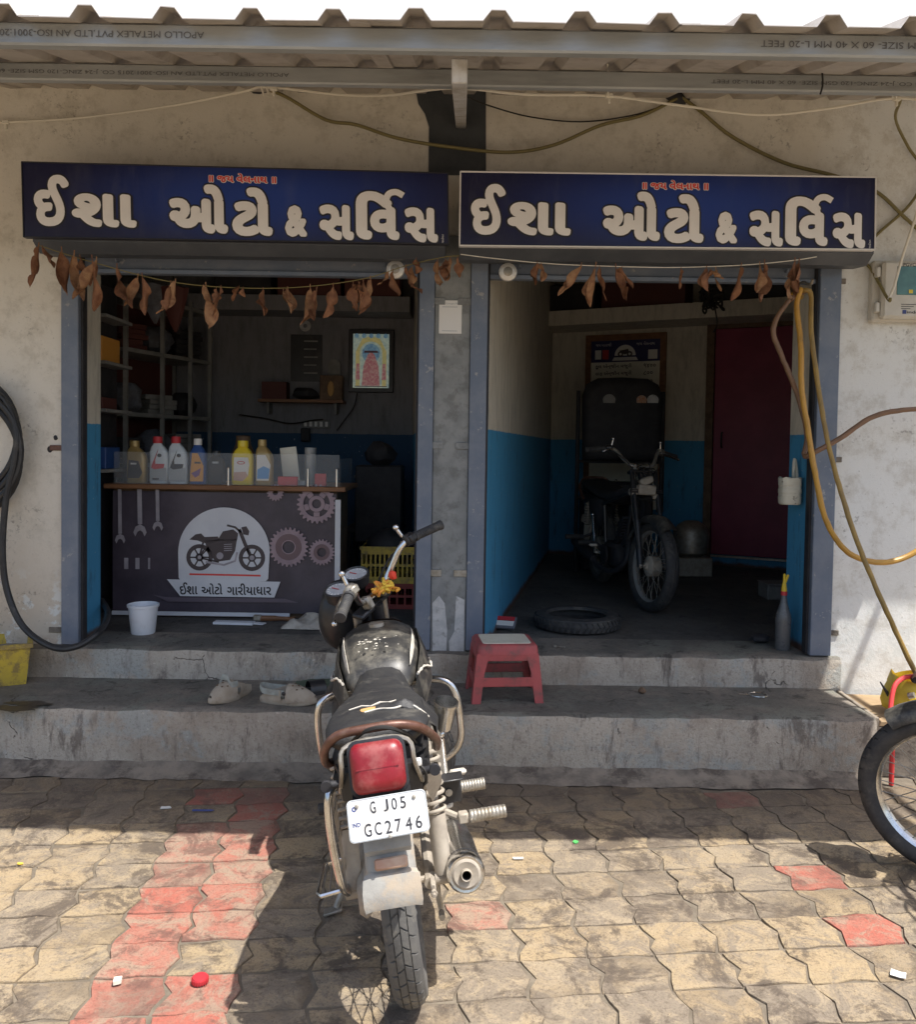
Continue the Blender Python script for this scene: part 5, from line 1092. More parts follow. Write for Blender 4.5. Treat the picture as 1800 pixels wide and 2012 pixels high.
b = MB(); q = atz(1100, 1272, 0.45); b.box((q.x, q.y, 0.455), (0.06, 0.012, 0.008), Matrix.Rotation(-0.4, 3, 'Z'), 0.002); b.lathe([(0.012, 0), (0.012, 0.01)], 10, Matrix.Translation((q.x-0.025, q.y+0.01, 0.452))); solo(b, 'metal_bit', 'dull_metal', 'small metal bolt on the floor near the loose tyre', 'bolt')
q = atz(1541, 1280, 0.45); c = Vector((q.x+0.01, q.y+0.05, 0.451))
t = thing('spray_bottle', 'dusty dark glass bottle with a yellow nozzle by the blue reveal', 'bottle', c)
b = MB(); b.lathe([(0.0, 0.0), (0.036, 0.0), (0.040, 0.008), (0.040, 0.13), (0.042, 0.16), (0.038, 0.19), (0.022, 0.245), (0.015, 0.285), (0.013, 0.305)], 24, Matrix.Translation(c)); b.build('body', 'bottle_glass', t, sm=60)
b = MB(); b.lathe([(0.017, 0.296), (0.017, 0.318)], 14, Matrix.Translation(c)); b.build('collar', 'cap_red', t)
b = MB(); b.lathe([(0.016, 0.318), (0.012, 0.35), (0.008, 0.37), (0.007, 0.41), (0.0, 0.415)], 12, Matrix.Translation(c)); b.box(c+Vector((0.012, 0, 0.385)), (0.012, 0.012, 0.05), Matrix.Rotation(0.35, 3, 'Y'), 0.003); b.build('nozzle', 'nozzle_yellow', t)
b = MB(); q = at(1521, 1132, 6.2); b.box((q.x, q.y, 0.505), (0.16, 0.2, 0.108), None, 0.008); b.box((q.x, q.y-0.02, 0.565), (0.18, 0.22, 0.01), None, 0.003); solo(b, 'tool_box', 'rack_grey', 'low grey box on the floor behind the glass bottle', 'box')
b = MB(); q = atz(1500, 1268, 0.45); b.ball((q.x, q.y+0.05, 0.479), 0.045, (1.2, 0.9, 0.6), 10, 0.15); solo(b, 'dark_rag', 'dark_stuff', 'dark rag heap on the floor beside the glass bottle', 'rag')
# cut jerrycan hung on the reveal
c = at(1552, 965, 4.58); t = thing('cut_can', 'grimy cream plastic can cut open, hung on the blue reveal', 'can', c-Vector((0, 0, 0.09)))
b = MB(); hw, hd, hz = 0.056, 0.05, 0.072; rings = []
for z, s in ((-hz, 0.86), (-hz*0.9, 0.97), (-0.03, 1.0), (-0.028, 0.965), (-0.012, 0.965), (-0.010, 1.0), (0.012, 1.0), (0.014, 0.965), (0.03, 0.965), (0.032, 1.0), (hz, 1.02)):
    rings.append([c+Vector((x*s, y*s, z+(0.006*math.sin(7*x/hw) if z == hz else 0))) for x, y in rrect(hw*2, hd*2, 3)])
b.loft(rings, False); b.loft([[Vector((c.x+(v.x-c.x)*0.93, c.y+(v.y-c.y)*0.93, v.z)) for v in r] for r in rings], False); b.add(rings[0], [tuple(range(len(rings[0])))]); b.build('body', 'can_cream', t, sm=30)
b = MB(); b.tube(cat([c+Vector(v) for v in ((0.03, 0.03, hz-0.01), (0.03, 0.03, hz+0.05), (0.036, 0.036, hz+0.10), (0.046, 0.04, hz+0.06), (0.05, 0.03, hz))], 5), 0.009, 8); b.build('handle', 'can_cream', t)
# ------------------------------------------------------------------ red stool on the lower step
q = atz(990, 1372, 0.29); sx, sy = q.x, q.y+0.06
t = thing('plastic_stool', 'faded red plastic stool with a cream top on the lower step', 'stool', (sx, sy, 0.291))
ZT_ = at(990, 1262, 4.12).z; H = ZT_-0.29; rotz = Matrix.Rotation(0.10, 4, 'Z'); T = Matrix.Translation((sx, sy, 0.291)) @ rotz
hw, hb = 0.145, 0.175
def sq(h, z, r=0.03): return [(x, y, z) for x, y in rrect(h*2, h*2*0.86, 3, r/h/2)]
b = MB(T); b.loft([sq(hw+0.008, H-0.05), sq(hw+0.004, H-0.012), sq(hw-0.006, H), sq(hw-0.03, H)], False); b.build('rim', 'stool_red', t, sm=50)
b = MB(T); b.loft([sq(hw-0.025, H-0.006, 0.02), sq(hw-0.026, H+0.003, 0.02)]); b.build('seat', 'stool_cream', t, sm=30)
for ax in (-1, 1):
    for ay in (-1, 1):
        b = MB(T); rings = []
        for z, s, wl in ((0.0, hb, 0.042), (H*0.5, hb-0.014, 0.046), (H-0.045, hw+0.006, 0.062)):
            x, y = ax*s, ay*s*0.86; i = wl
            rings.append([(x, y, z), (x-ax*i, y, z), (x-ax*i, y-ay*0.012, z), (x-ax*0.012, y-ay*0.012, z), (x-ax*0.012, y-ay*i, z), (x, y-ay*i, z)])
        b.loft(rings); b.build('leg', 'stool_red', t, sm=30)
b = MB(T); zb = H*0.36; s = hb-0.010
for ay in (-1, 1): b.box((0, ay*(s*0.86-0.006), zb), (s*2-0.06, 0.010, 0.045), None, 0.003)
for ax in (-1, 1): b.box((ax*(s-0.006), 0, zb), (0.010, s*2*0.86-0.06, 0.045), None, 0.003)
b.build('stretcher', 'stool_red', t)
b = MB(T)
for ay in (-1, 1): b.box((0, ay*(hw*0.86), H-0.055), (hw*2-0.08, 0.010, 0.05), None, 0.003)
for ax in (-1, 1): b.box((ax*hw, 0, H-0.055), (0.010, hw*2*0.86-0.08, 0.05), None, 0.003)
b.build('apron', 'stool_red', t)
# ------------------------------------------------------------------ footwear on the lower step
def clog(px, py, yaw, label, strap):
    q = atz(px, py, 0.29); t = thing('clog', label, 'shoe', (q.x, q.y, 0.291)); T = Matrix.Translation((q.x, q.y, 0.291)) @ Matrix.Rotation(yaw, 4, 'Z')
    L = 0.285   # toe towards +x
    def sole(s, z): 
        o = []
        for i in range(24):
            a = 2*PI*i/24; x = math.cos(a); wdt = 0.050 if x > 0 else 0.040; o.append((L/2*x*s, (wdt*math.sin(a)*(1.0+0.08*math.sin(a)))*s*1.02, z+(0.012*max(0, x-0.5))))
        return o
    b = MB(T); b.loft([sole(0.94, 0.0), sole(1.0, 0.006), sole(1.0, 0.022), sole(0.97, 0.03), sole(0.9, 0.026)]); b.build('sole', 'clog', t, sm=50)
    b = MB(T); rings = []                         # vamp: a vault from toe to instep
    for k in range(9):
        u = k/8; x = L*0.47-u*L*0.46; wv = 0.052*math.sqrt(max(0.02, 1-(1-u)**2.2))*0.98; hv = 0.026+0.048*math.sin(u*PI*0.5)**0.9
        rings.append([(x, wv*math.cos(a), 0.022+(hv-0.0)*math.sin(a)**0.8) for a in [PI*i/12 for i in range(13)]])
    b.loft(rings, False, False); b.loft([[(x-0.004, y*0.94, z-0.005) for x, y, z in r] for r in rings], False, False); up_ = b.build('upper', 'clog', t, sm=60)
    b = MB(T)
    for (u, a) in ((0.45, 1.2), (0.45, 1.9), (0.62, 0.9), (0.62, 1.57), (0.62, 2.25), (0.8, 1.2), (0.8, 1.9)):
        x = L*0.47-u*L*0.46; wv = 0.052*math.sqrt(1-(1-u)**2.2)*0.98; hv = 0.026+0.048*math.sin(u*PI*0.5)**0.9
        b.ball((x, wv*math.cos(a)*1.01, 0.0225+hv*math.sin(a)**0.8), 0.006, (1, 1, 0.5), 8)
    b.build('vent', 'wood_dark', up_)
    b = MB(T); pts = [(-L*0.02, 0.046, 0.06)]+[(-L*0.28-0.20*L*math.sin(a), 0.046*math.cos(a), 0.058+0.02*math.sin(a)) for a in [PI*i/8 for i in range(1, 8)]]+[(-L*0.02, -0.046, 0.06)]
    if strap: pts = [(x*-0.3+0.0, y, 0.06+(0.05 if abs(y) < 0.03 else 0.02)) for x, y, z in pts]
    P = cat(pts, 3); b.loft([[Vector(p)+Vector((0, 0, 0.014)), Vector(p)+Vector((0.003, 0, 0)), Vector(p)-Vector((0, 0, 0.014)), Vector(p)-Vector((0.004, 0, 0))] for p in P]); b.build('strap', 'clog_lining', t, sm=60)
    b = MB(T); b.ball((-L*0.2, 0, 0.026), 0.04, (1.7, 0.9, 0.1), 14); b.build('footbed', 'clog_lining', t)
    if not strap:
        b = MB(T); b.ball((-L*0.02, -0.049, 0.06), 0.010, (1, 0.5, 1), 10); b.build('rivet', 'black_plastic', t)
    for sy in (-1, 1): b = MB(T); b.loft([[(-0.02, sy*0.048, 0.02), (-0.02, sy*0.044, 0.02), (-0.02, sy*0.044, 0.075), (-0.02, sy*0.048, 0.075)], [(-L*0.43, sy*0.024, 0.02), (-L*0.43, sy*0.020, 0.02), (-L*0.43, sy*0.020, 0.042), (-L*0.43, sy*0.024, 0.042)]]); b.build('side_wall', 'clog', t)
clog(453, 1372, R(-118), 'dusty cream clog with its toe pointing to the street on the lower step', True)
clog(566, 1382, R(-8), 'dusty cream clog lying sideways on the lower step beside the motorcycle', False)
q = atz(612, 1365, 0.29); t = thing('sandal', 'worn black sandal behind the sideways clog', 'shoe', (q.x, q.y, 0.291)); T = Matrix.Translation((q.x, q.y+0.02, 0.291)) @ Matrix.Rotation(0.5, 4, 'Z')
b = MB(T); b.loft([[(0.12*math.cos(a)*s, 0.045*math.sin(a)*s, z) for a in [2*PI*i/18 for i in range(18)]] for s, z in ((0.95, 0), (1, 0.008), (0.97, 0.022))]); b.build('sole', 'rubber', t)
b = MB(T); b.loft([[(0.0+u, 0.046*math.cos(a), 0.02+0.045*math.sin(a)) for a in [PI*i/8 for i in range(9)]] for u in (-0.02, 0.06)], False, False); b.build('strap', 'black_plastic', t, sm=60)
g = 10; q = atz(640, 1352, 0.29); b = MB(); vs = []; rr = random.Random(2)
for j in range(g):
    for i in range(g): u, v = i/(g-1)*2-1, j/(g-1)*2-1; f_ = max(0, 1-max(abs(u), abs(v))**2); vs.append((q.x+u*0.17, q.y+v*0.10+0.02, 0.293+f_*(0.022+rr.uniform(0, 0.02))))
b.add(vs, [(j*g+i, j*g+i+1, (j+1)*g+i+1, (j+1)*g+i) for j in range(g-1) for i in range(g-1)]); solo(b, 'green_cloth', 'sage_cloth', 'dull green cloth on the lower step behind the motorcycle tank', 'cloth', sm=70)
# ------------------------------------------------------------------ yellow crate at the left end, oil stain
q = atz(60, 1345, 0.29); T = Matrix.Translation((q.x-0.0, q.y+0.0, 0)) @ Matrix.Rotation(R(28), 4, 'Z')
t = thing('plastic_crate', 'dirty yellow plastic crate with black lettering at the end of the lower step', 'crate', (q.x-0.2, q.y, 0.291)); cw, cd, hz = 0.42, 0.30, 0.21
def crate_ring(s, z): return [(-cw+(cw*(x > 0) if False else 0)+(cw if x > 0 else 0)-0.0+(0.02*s if x > 0 else -0.02*s), (cd if y > 0 else 0)+(0.02*s if y > 0 else -0.02*s), 0.291+z) for x, y in ((-1, -1), (1, -1), (1, 1), (-1, 1))]
b = MB(T); b.loft([crate_ring(-1, 0), crate_ring(0, hz*0.9), crate_ring(0.6, hz*0.9), crate_ring(0.6, hz), crate_ring(-0.3, hz), crate_ring(-1.4, 0.02)], False); b.add(crate_ring(-1.2, 0.012), [(0, 1, 2, 3)]); cb = b.build('body', 'crate_yellow', t, sm=0)
b = MB(T); put_text(b, 'ગાયત્રી', 0.05, 0.23, 0.08, 0.15, Matrix.Translation((0.0015, 0, 0.291)) @ Matrix.Rotation(PI/2, 4, 'Z') @ Matrix.Rotation(PI/2-0.10, 4, 'X'), 0.02); b.build('lettering', 'black_print', cb, sm=0)
b = MB(T)
b.ball((-0.2, 0.15, 0.40), 0.12, (1.3, 0.9, 0.5), 12, 0.2); b.build('contents', 'wood_dark', t)
b = MB(); rr = random.Random(6)
for (px, py, sc) in ((55, 1383, 0.10), (20, 1392, 0.13)):
    q = atz(px, py, 0.29); b.poly([(q.x+sc*math.cos(a)*rr.uniform(0.7, 1.3), q.y+sc*0.35*math.sin(a)*rr.uniform(0.6, 1.3)) for a in [2*PI*i/22 for i in range(22)]], None, 0.2935+0.001*(px > 40))
struct(b.build('oil_stain', 'oil_stain', sm=0))
b = MB(); q = atz(1490, 1366, 0.29); b.tube([(q.x+0.045*math.cos(a), q.y+0.04*math.sin(a), 0.2935) for a in [2*PI*i/24 for i in range(24)]], 0.003, 6, True); b.tube([(q.x-0.04, q.y, 0.2935), (q.x-0.10, q.y+0.005, 0.2935)], 0.003, 6); solo(b, 'wire_ring', 'chrome', 'thin bright wire ring lying on the lower step', 'ring')
b = MB(); q = atz(1262, 1362, 0.29); b.ball((q.x, q.y, 0.305), 0.022, (0.9, 0.7, 0.8), 10, 0.15); solo(b, 'pebble', 'wood_dark', 'dark lump on the lower step between the stool and the wire ring', 'stone')
# ------------------------------------------------------------------ right end: plank, yellow bag, red pipe
q = atz(1740, 1400, 0.26); t = thing('plank_tray', 'weathered grey tray of boards beside the end of the steps', 'tray', (2.30, -0.30, 0.0))
b = MB(); wbox(b, 1.99, 2.75, -0.50, -0.02, 0.0, 0.235); b.build('block', 'mortar', t)
T = Matrix.Translation((2.02, -0.05, 0.25)) @ Matrix.Rotation(R(-3), 4, 'Z')
b = MB(T); wbox(b, 0.0, 0.72, -0.45, 0.0, -0.012, 0.012, 0.003); b.build('board', 'cardboard', t)
b = MB(T); wbox(b, -0.022, -0.001, -0.47, 0.01, -0.03, 0.035, 0.003); b.build('edge_strip', 'plank_grey', t)
b = MB(T); wbox(b, 0.12, 0.6, -0.46, -0.30, 0.013, 0.024, 0.003); b.build('tile', 'label_white', t)
c = at(1790, 1345, 4.08); t = thing('yellow_bag', 'bright yellow plastic bag of scrap parts on the tray by the wall', 'bag', (c.x, c.y, 0.262))
b = MB(); rr = random.Random(12); rings = []
for k, (z, s) in enumerate(((0.0, 0.8), (0.02, 1.0), (0.06, 1.06), (0.11, 1.0), (0.15, 0.9), (0.18, 0.82))):
    rings.append([(c.x+0.03+0.15*s*math.cos(a)*(1+rr.uniform(-.08, .08)), c.y+0.12*s*math.sin(a)*(1+rr.uniform(-.08, .08)), 0.263+z+(rr.uniform(-.02, .03) if k == 5 else 0)) for a in [2*PI*i/18 for i in range(18)]])
b.loft(rings, False); b.add(rings[0], [tuple(range(18))]); b.build('bag', 'bag_yellow', t, sm=50)
for k in range(7):
    b = MB(); p = Vector((c.x+rr.uniform(-.07, .08), c.y-0.10+rr.uniform(-.02, .04), 0.263+rr.uniform(0.10, 0.20))); b.cyl(p, p+Vector((rr.uniform(-.04, .04), rr.uniform(-.03, .01), rr.uniform(0.0, .05))), 0.016, 0.014, 10); b.build('scrap_part', ('dark_stuff', 'rust_brown', 'dull_metal')[k % 3], t)
b = MB(); b.tube([(c.x-0.16, c.y-0.02, 0.42), (c.x-0.10, c.y, 0.34)], [0.003, 0.01], 8); b.build('screwdriver', 'dark_stuff', t)
P = [at(1755, 1425, 3.85), at(1750, 1395, 3.90), at(1757, 1350, 3.95), at(1775, 1332, 3.98), at(1797, 1328, 4.0)]
b = MB(); b.tube([Vector((P[0].x, P[0].y, 0.0))]+cat(P, 5), 0.011, 10); solo(b, 'red_pipe', 'pipe_red', 'red plastic pipe bent over the yellow bag', 'pipe')
# ------------------------------------------------------------------ litter on the pavers
q = atz(393, 1930); b = MB(); b.lathe([(0.021, 0.001), (0.0225, 0.004), (0.0225, 0.012)]+[(0.020, 0.017), (0.0, 0.018)], 24, Matrix.Translation((q.x, q.y, 0.002)))
for k in range(20): a = 2*PI*k/20; b.box((q.x+0.0228*math.cos(a), q.y+0.0228*math.sin(a), 0.009), (0.002, 0.003, 0.013), Matrix.Rotation(a, 3, 'Z'))
solo(b, 'bottle_cap', 'cap_red', 'ribbed red bottle cap on a red paver', 'cap')
def bit(name, px, py, sx, sy, rz, mat, label, catg, hgt=0.004, z=0.003):
    q = atz(px, py); b = MB(); rr = random.Random(px); b.prism([(sx*x+rr.uniform(-sx, sx)*0.15, sy*y+rr.uniform(-sy, sy)*0.15) for x, y in ((-.5, -.5), (.1, -.6), (.5, -.4), (.5, .5), (0, .4), (-.5, .5))], hgt, Matrix.Translation((q.x, q.y, z)) @ Matrix.Rotation(rz, 4, 'Z') @ Matrix.Rotation(0.05, 4, 'X')); solo(b, name, mat, label, catg)
bit('paper_scrap', 1765, 1916, 0.036, 0.028, -0.5, 'label_white', 'small white paper square on the tan pavers', 'paper', 0.002, 0.005)
bit('pebble', 230, 1932, 0.022, 0.018, 0.3, 'paper_cream', 'pale pebble beside the red bottle cap', 'stone', 0.012)
bit('leaf_scrap', 1130, 1656, 0.022, 0.016, 0.8, 'green_bit', 'green scrap at the edge of the canopy shade', 'scrap')
bit('leaf_scrap', 1066, 1535, 0.05, 0.02, 0.1, 'cloth_yellow', 'yellowish leaf scrap at the foot of the steps', 'scrap')
bit('leaf_scrap', 40, 1698, 0.018, 0.012, 0.1, 'cloth_yellow', 'yellow scrap on the sunlit tan pavers', 'scrap', 0.002)
bit('paper_scrap', 1018, 1688, 0.035, 0.010, 0.1, 'label_white', 'thin white strip on the pavers beside the muffler', 'paper')
bit('paper_scrap', 326, 1588, 0.035, 0.014, 0.2, 'label_white', 'white strip in the shade beside the blue pen', 'paper')
q = atz(397, 1596); b = MB(); b.cyl((q.x-0.04, q.y, 0.009), (q.x+0.035, q.y+0.004, 0.008), 0.0045, n=8); b.cyl((q.x+0.035, q.y+0.004, 0.008), (q.x+0.05, q.y+0.005, 0.008), 0.0045, 0.001, 8); solo(b, 'pen', 'print_blue', 'dark blue pen lying on a shaded red paver', 'pen')
# ------------------------------------------------------------------ motorcycles
# local axes: x right, y forward, z up; rear contact at the origin, wheelbase 1.24
WB, WR = 1.24, 0.302
RAKE = math.atan2(0.26, 0.62)
def wheel(root, name, c, T, tyre_m, rim_m, drum=True, cast=False):
    X = T @ Matrix.Translation(c) @ Matrix.Rotation(PI/2, 4, 'Y')      # spin axis along local x
    b = MB(X); b.ring([(0.236, -0.026), (0.245, -0.030), (0.246, -0.024), (0.232, -0.012), (0.230, 0), (0.232, 0.012), (0.246, 0.024), (0.245, 0.030), (0.236, 0.026), (0.222, 0.010), (0.222, -0.010)], 56, None); w = b.build(name, rim_m, root)
    b = MB(X); k = WR-0.004
    b.ring([(0.236, -0.030), (0.244, -0.037), (0.262, -0.043), (0.278, -0.043), (k-0.012, -0.034), (k-0.003, -0.018), (k, 0), (k-0.003, 0.018), (k-0.012, 0.034), (0.278, 0.043), (0.262, 0.043), (0.244, 0.037), (0.236, 0.030)], 72, None); b.build('tyre', tyre_m, w, sm=60)
    b = MB(X); n = 40                                                   # tread blocks: two shoulder rows and two centre rows
    def rad(z): return k-0.012*(min(1, abs(z)/0.034))**2.2-(0.016*max(0, (abs(z)-0.034)/0.009) if abs(z) > 0.034 else 0)
    for i in range(n):
        for z0, z1, ph in ((-0.041, -0.021, 0.0), (-0.0185, -0.0015, 0.5), (0.0015, 0.0185, 0.25), (0.021, 0.041, 0.75)):
            a0 = 2*PI*(i+ph)/n; a1 = a0+2*PI*0.87/n; am = (a0+a1)/2; sk = 0.022*(1 if z0 > 0 else -1); zs = (z0, (z0+z1)/2, z1); vs = []
            for lift in (-0.004, 0.0042):
                for j, z in enumerate(zs):
                    for a in (a0, am, a1): vs.append(((rad(z)+lift)*math.cos(a+sk*(j-1)), (rad(z)+lift)*math.sin(a+sk*(j-1)), z))
            fs = [(9+3*j+i2, 9+3*j+i2+1, 9+3*j+i2+4, 9+3*j+i2+3) for j in range(2) for i2 in range(2)]
            rim_ = [0, 1, 2, 5, 8, 7, 6, 3]; fs += [(rim_[q], rim_[(q+1) % 8], 9+rim_[(q+1) % 8], 9+rim_[q]) for q in range(8)]
            b.add(vs, fs)
    b.build('tread', tyre_m, w, sm=40, kind='stuff')
    b = MB(X); b.lathe([(0.0, -0.055), (0.03, -0.055), (0.035, -0.04), (0.065, -0.035), (0.068, 0.0), (0.068, 0.030), (0.055, 0.04), (0.03, 0.045), (0.02, 0.06), (0, 0.06)], 24, None); b.build('hub', 'dusty_metal', w)
    b = MB(X)
    if cast:
        for i in range(6):
            a = 2*PI*i/6; b.box((0.145*math.cos(a), 0.145*math.sin(a), 0), (0.17, 0.034, 0.030), Matrix.Rotation(a, 3, 'Z'), 0.006)
    else:
        for i in range(36):
            a = 2*PI*i/36; o = (0.42 if (i//2) % 2 else -0.42); zz = 0.028 if i % 2 else -0.028
            b.tube([(0.064*math.cos(a+o), 0.064*math.sin(a+o), zz), (0.226*math.cos(a), 0.226*math.sin(a), zz*0.15)], 0.0019, 5)
    b.build('spokes', 'dull_metal', w, kind='stuff')
    b = MB(X); b.cyl((0, 0, -0.095), (0, 0, 0.095), 0.009, n=10)
    for s in (-1, 1): b.lathe([(0.017, s*0.085), (0.017, s*0.10)], 6, None)
    b.build('axle', 'dusty_metal', w); return w
def motorcycle(label, loc, heading, lean, steer, group, style):
    root = thing('motorcycle', label, 'motorcycle', (0, 0, 0), group)
    root.matrix_world = Matrix.Translation(loc) @ Matrix.Rotation(heading, 4, 'Z') @ Matrix.Rotation(-lean, 4, 'Y')
    I = Matrix.Identity(4); hs = Vector((0, 0.975, 0.90)); ax = Vector((0, -math.sin(RAKE), math.cos(RAKE)))
    ST = Matrix.Translation(hs) @ Matrix.Rotation(steer, 4, ax) @ Matrix.Translation(-hs)
    main = style == 'main'
    def part(name, mat, fn, T=I, sm=40, parent=None, lab=None, kind=None):
        b = MB(T); fn(b); return b.build(name, mat, parent or root, sm, lab, kind)
    rimm = 'rack_grey' if style == 'stripped' else 'chrome'
    wheel(root, 'rear_wheel', (0, 0, WR), I, 'dusty_rubber', rimm)
    wheel(root, 'front_wheel', (0, WB, WR), ST, 'dusty_rubber' if main else 'rubber', rimm, cast=False)
    # ---- frame, swingarm, shocks
    for s in (-1, 1):
        part('swingarm', 'dusty_metal', lambda b: b.tube([(s*0.085, -0.03, WR), (s*0.085, 0.20, 0.305), (s*0.09, 0.48, 0.33)], 0.017, 8))
        def shock(b): b.cyl((s*0.125, -0.01, 0.315), (s*0.125, 0.025, 0.47), 0.024, 0.027); b.cyl((s*0.125, 0.03, 0.48), (s*0.125, 0.075, 0.66), 0.012); b.lathe([(0.018, -0.025), (0.018, 0.025)], 12, Matrix.Translation((s*0.125, -0.012, 0.305)) @ Matrix.Rotation(PI/2, 4, 'Y'))
        sh = part('shock_absorber', 'dusty_metal', shock)
        def spring(b):
            p0, p1 = Vector((s*0.125, 0.022, 0.465)), Vector((s*0.125, 0.072, 0.64)); d = (p1-p0).normalized(); u = d.orthogonal().normalized(); w = d.cross(u); pts = []
            for i in range(8*14+1): a = 2*PI*i/14; pts.append(p0.lerp(p1, i/(8*14))+(u*math.cos(a)+w*math.sin(a))*0.028)
            b.tube(pts, 0.0058, 6)
        part('spring', 'dusty_metal', spring, parent=sh, sm=60)
        part('frame_rail', 'black_plastic', lambda b: b.tube(cat([(s*0.11, -0.20, 0.70), (s*0.115, 0.05, 0.67), (s*0.11, 0.4, 0.66), (s*0.05, 0.75, 0.75), (s*0.02, 0.95, 0.82)], 4), 0.013, 8))
        part('down_tube', 'black_plastic', lambda b: b.tube(cat([(s*0.03, 0.96, 0.80), (s*0.05, 0.88, 0.55), (s*0.06, 0.80, 0.24), (s*0.08, 0.55, 0.20), (s*0.09, 0.45, 0.34), (s*0.10, 0.42, 0.65)], 4), 0.014, 8))
    # ---- engine
    def eng(b): b.box((0, 0.60, 0.30), (0.22, 0.34, 0.18), None, 0.03); b.lathe([(0.0, 0.0), (0.07, 0.0), (0.075, -0.02), (0.0, -0.02)], 20, Matrix.Translation((0.13, 0.58, 0.30)) @ Matrix.Rotation(-PI/2, 4, 'Y')); b.lathe([(0.0, 0.0), (0.08, 0.0), (0.085, -0.02), (0.0, -0.02)], 20, Matrix.Translation((-0.13, 0.55, 0.30)) @ Matrix.Rotation(PI/2, 4, 'Y'))
    e = part('engine', 'dusty_metal' if main else 'dark_stuff', eng)
    def fins(b):
        for i in range(8): b.box((0, 0.70+i*0.012, 0.40+i*0.022), (0.17, 0.17, 0.010), Matrix.Rotation(0.45, 3, 'X'), 0.002)
        b.box((0, 0.735, 0.475), (0.12, 0.12, 0.20), Matrix.Rotation(0.45, 3, 'X'))
    part('cylinder_fins', 'dull_metal' if main else 'dark_stuff', fins, parent=e, kind='stuff')
    # ---- tank
    def ring(y, zc, hw, hh, n=18, p=2.6, flat=0.0):
        o = []
        for i in range(n):
            a = 2*PI*i/n; c, s = math.cos(a), math.sin(a); q = (abs(c)**p+abs(s)**p)**(-1/p); o.append((hw*c*q*(1.0 if s > -0.2 else 0.85), y, zc+hh*s*q*(1 if s > 0 else 0.9)))
        return o
    if style != 'stripped':
        tk = part('fuel_tank', 'tank_black', lambda b: b.loft([ring(0.50, 0.695, 0.085, 0.05), ring(0.54, 0.72, 0.118, 0.075), ring(0.64, 0.74, 0.138, 0.095), ring(0.76, 0.755, 0.148, 0.105), ring(0.86, 0.765, 0.142, 0.10), ring(0.93, 0.77, 0.115, 0.085), ring(0.965, 0.775, 0.075, 0.055)]), sm=70)
        part('filler_cap', 'dull_metal', lambda b: b.lathe([(0.03, 0), (0.03, 0.012), (0.024, 0.016), (0, 0.016)], 20, Matrix.Translation((0, 0.80, 0.858)) @ Matrix.Rotation(-0.05, 4, 'X')), parent=tk)
        if main:
            for s in (-1, 1):
                def stripe(b):
                    pts = [(0.535, 0.772, 0.002), (0.58, 0.797, 0.014), (0.66, 0.817, 0.018), (0.74, 0.828, 0.012), (0.80, 0.834, 0.004)]; rings = []
                    for y, z, w in pts:
                        hw = 0.12+0.026*min(1, (y-0.52)/0.2); rings.append([(s*hw*0.86, y, z+0.003), (s*(hw*0.86+w*0.5), y, z-w*0.9), (s*(hw*0.86+w*0.5), y, z-w*0.9-0.002), (s*hw*0.84, y, z-0.004)])
                    b.loft(rings)
                part('stripe', 'chip_white', stripe, parent=tk)
                def shroud(b): b.loft([[(s*0.125, 0.52, 0.74), (s*0.14, 0.52, 0.64), (s*0.12, 0.52, 0.60), (s*0.11, 0.52, 0.68)], [(s*0.15, 0.66, 0.80), (s*0.178, 0.66, 0.68), (s*0.15, 0.66, 0.60), (s*0.13, 0.66, 0.68)], [(s*0.145, 0.86, 0.82), (s*0.175, 0.86, 0.72), (s*0.15, 0.86, 0.64), (s*0.12, 0.86, 0.70)], [(s*0.09, 0.96, 0.80), (s*0.11, 0.96, 0.76), (s*0.10, 0.96, 0.72), (s*0.08, 0.96, 0.74)]])
                sr = part('tank_shroud', 'tank_black', shroud, sm=50)
                part('chipped_edge', 'chip_white', lambda b: b.tube(cat([(s*0.127, 0.515, 0.74), (s*0.153, 0.60, 0.74), (s*0.179, 0.68, 0.715), (s*0.176, 0.78, 0.72)], 4), [0.005, 0.003, 0.006, 0.002]*3+[0.004], 6), parent=sr)
            rr = random.Random(21)
            def chips(b):
                for i in range(46):
                    x, y = rr.gauss(-0.01, 0.045), rr.gauss(0.655, 0.05)
                    hw, hh, zc = 0.140, 0.097, 0.742+0.1*(y-0.65); u = abs(x)/hw
                    if u < 0.9: z = zc+hh*(1-u**2.6)**(1/2.6); b.ball((x, y, z+0.0004), rr.uniform(0.0015, 0.0065), (1, rr.uniform(0.6, 1.6), 0.25), 7, 0.3)
            part('paint_chips', 'chip_white', chips, parent=tk, kind='stuff')
            part('worn_patch', 'rust_brown', lambda b: b.loft([[(x, y, 0.775+0.085*max(0.0, 1-(abs(x)/0.125)**2.6)**(1/2.6)*f+0.002) for x in [-0.09+0.02*i for i in range(10)]] for y, f in ((0.905, 1.02), (0.94, 0.90), (0.957, 0.70))], False, False), parent=tk)
    # ---- seat
    def seat(b):
        b.loft([ring(-0.235, 0.790, 0.095, 0.020, p=3), ring(-0.21, 0.790, 0.125, 0.036, p=3), ring(-0.10, 0.778, 0.138, 0.044, p=3.2), ring(0.05, 0.755, 0.140, 0.046, p=3.2), ring(0.18, 0.735, 0.135, 0.046, p=3.2), ring(0.28, 0.718, 0.122, 0.048, p=3), ring(0.38, 0.705, 0.105, 0.050, p=2.8), ring(0.47, 0.707, 0.092, 0.055, p=2.6), ring(0.54, 0.730, 0.078, 0.05, p=2.6), ring(0.575, 0.755, 0.05, 0.032)])
    st = part('seat', 'vinyl' if main else 'dark_stuff', seat, sm=70)
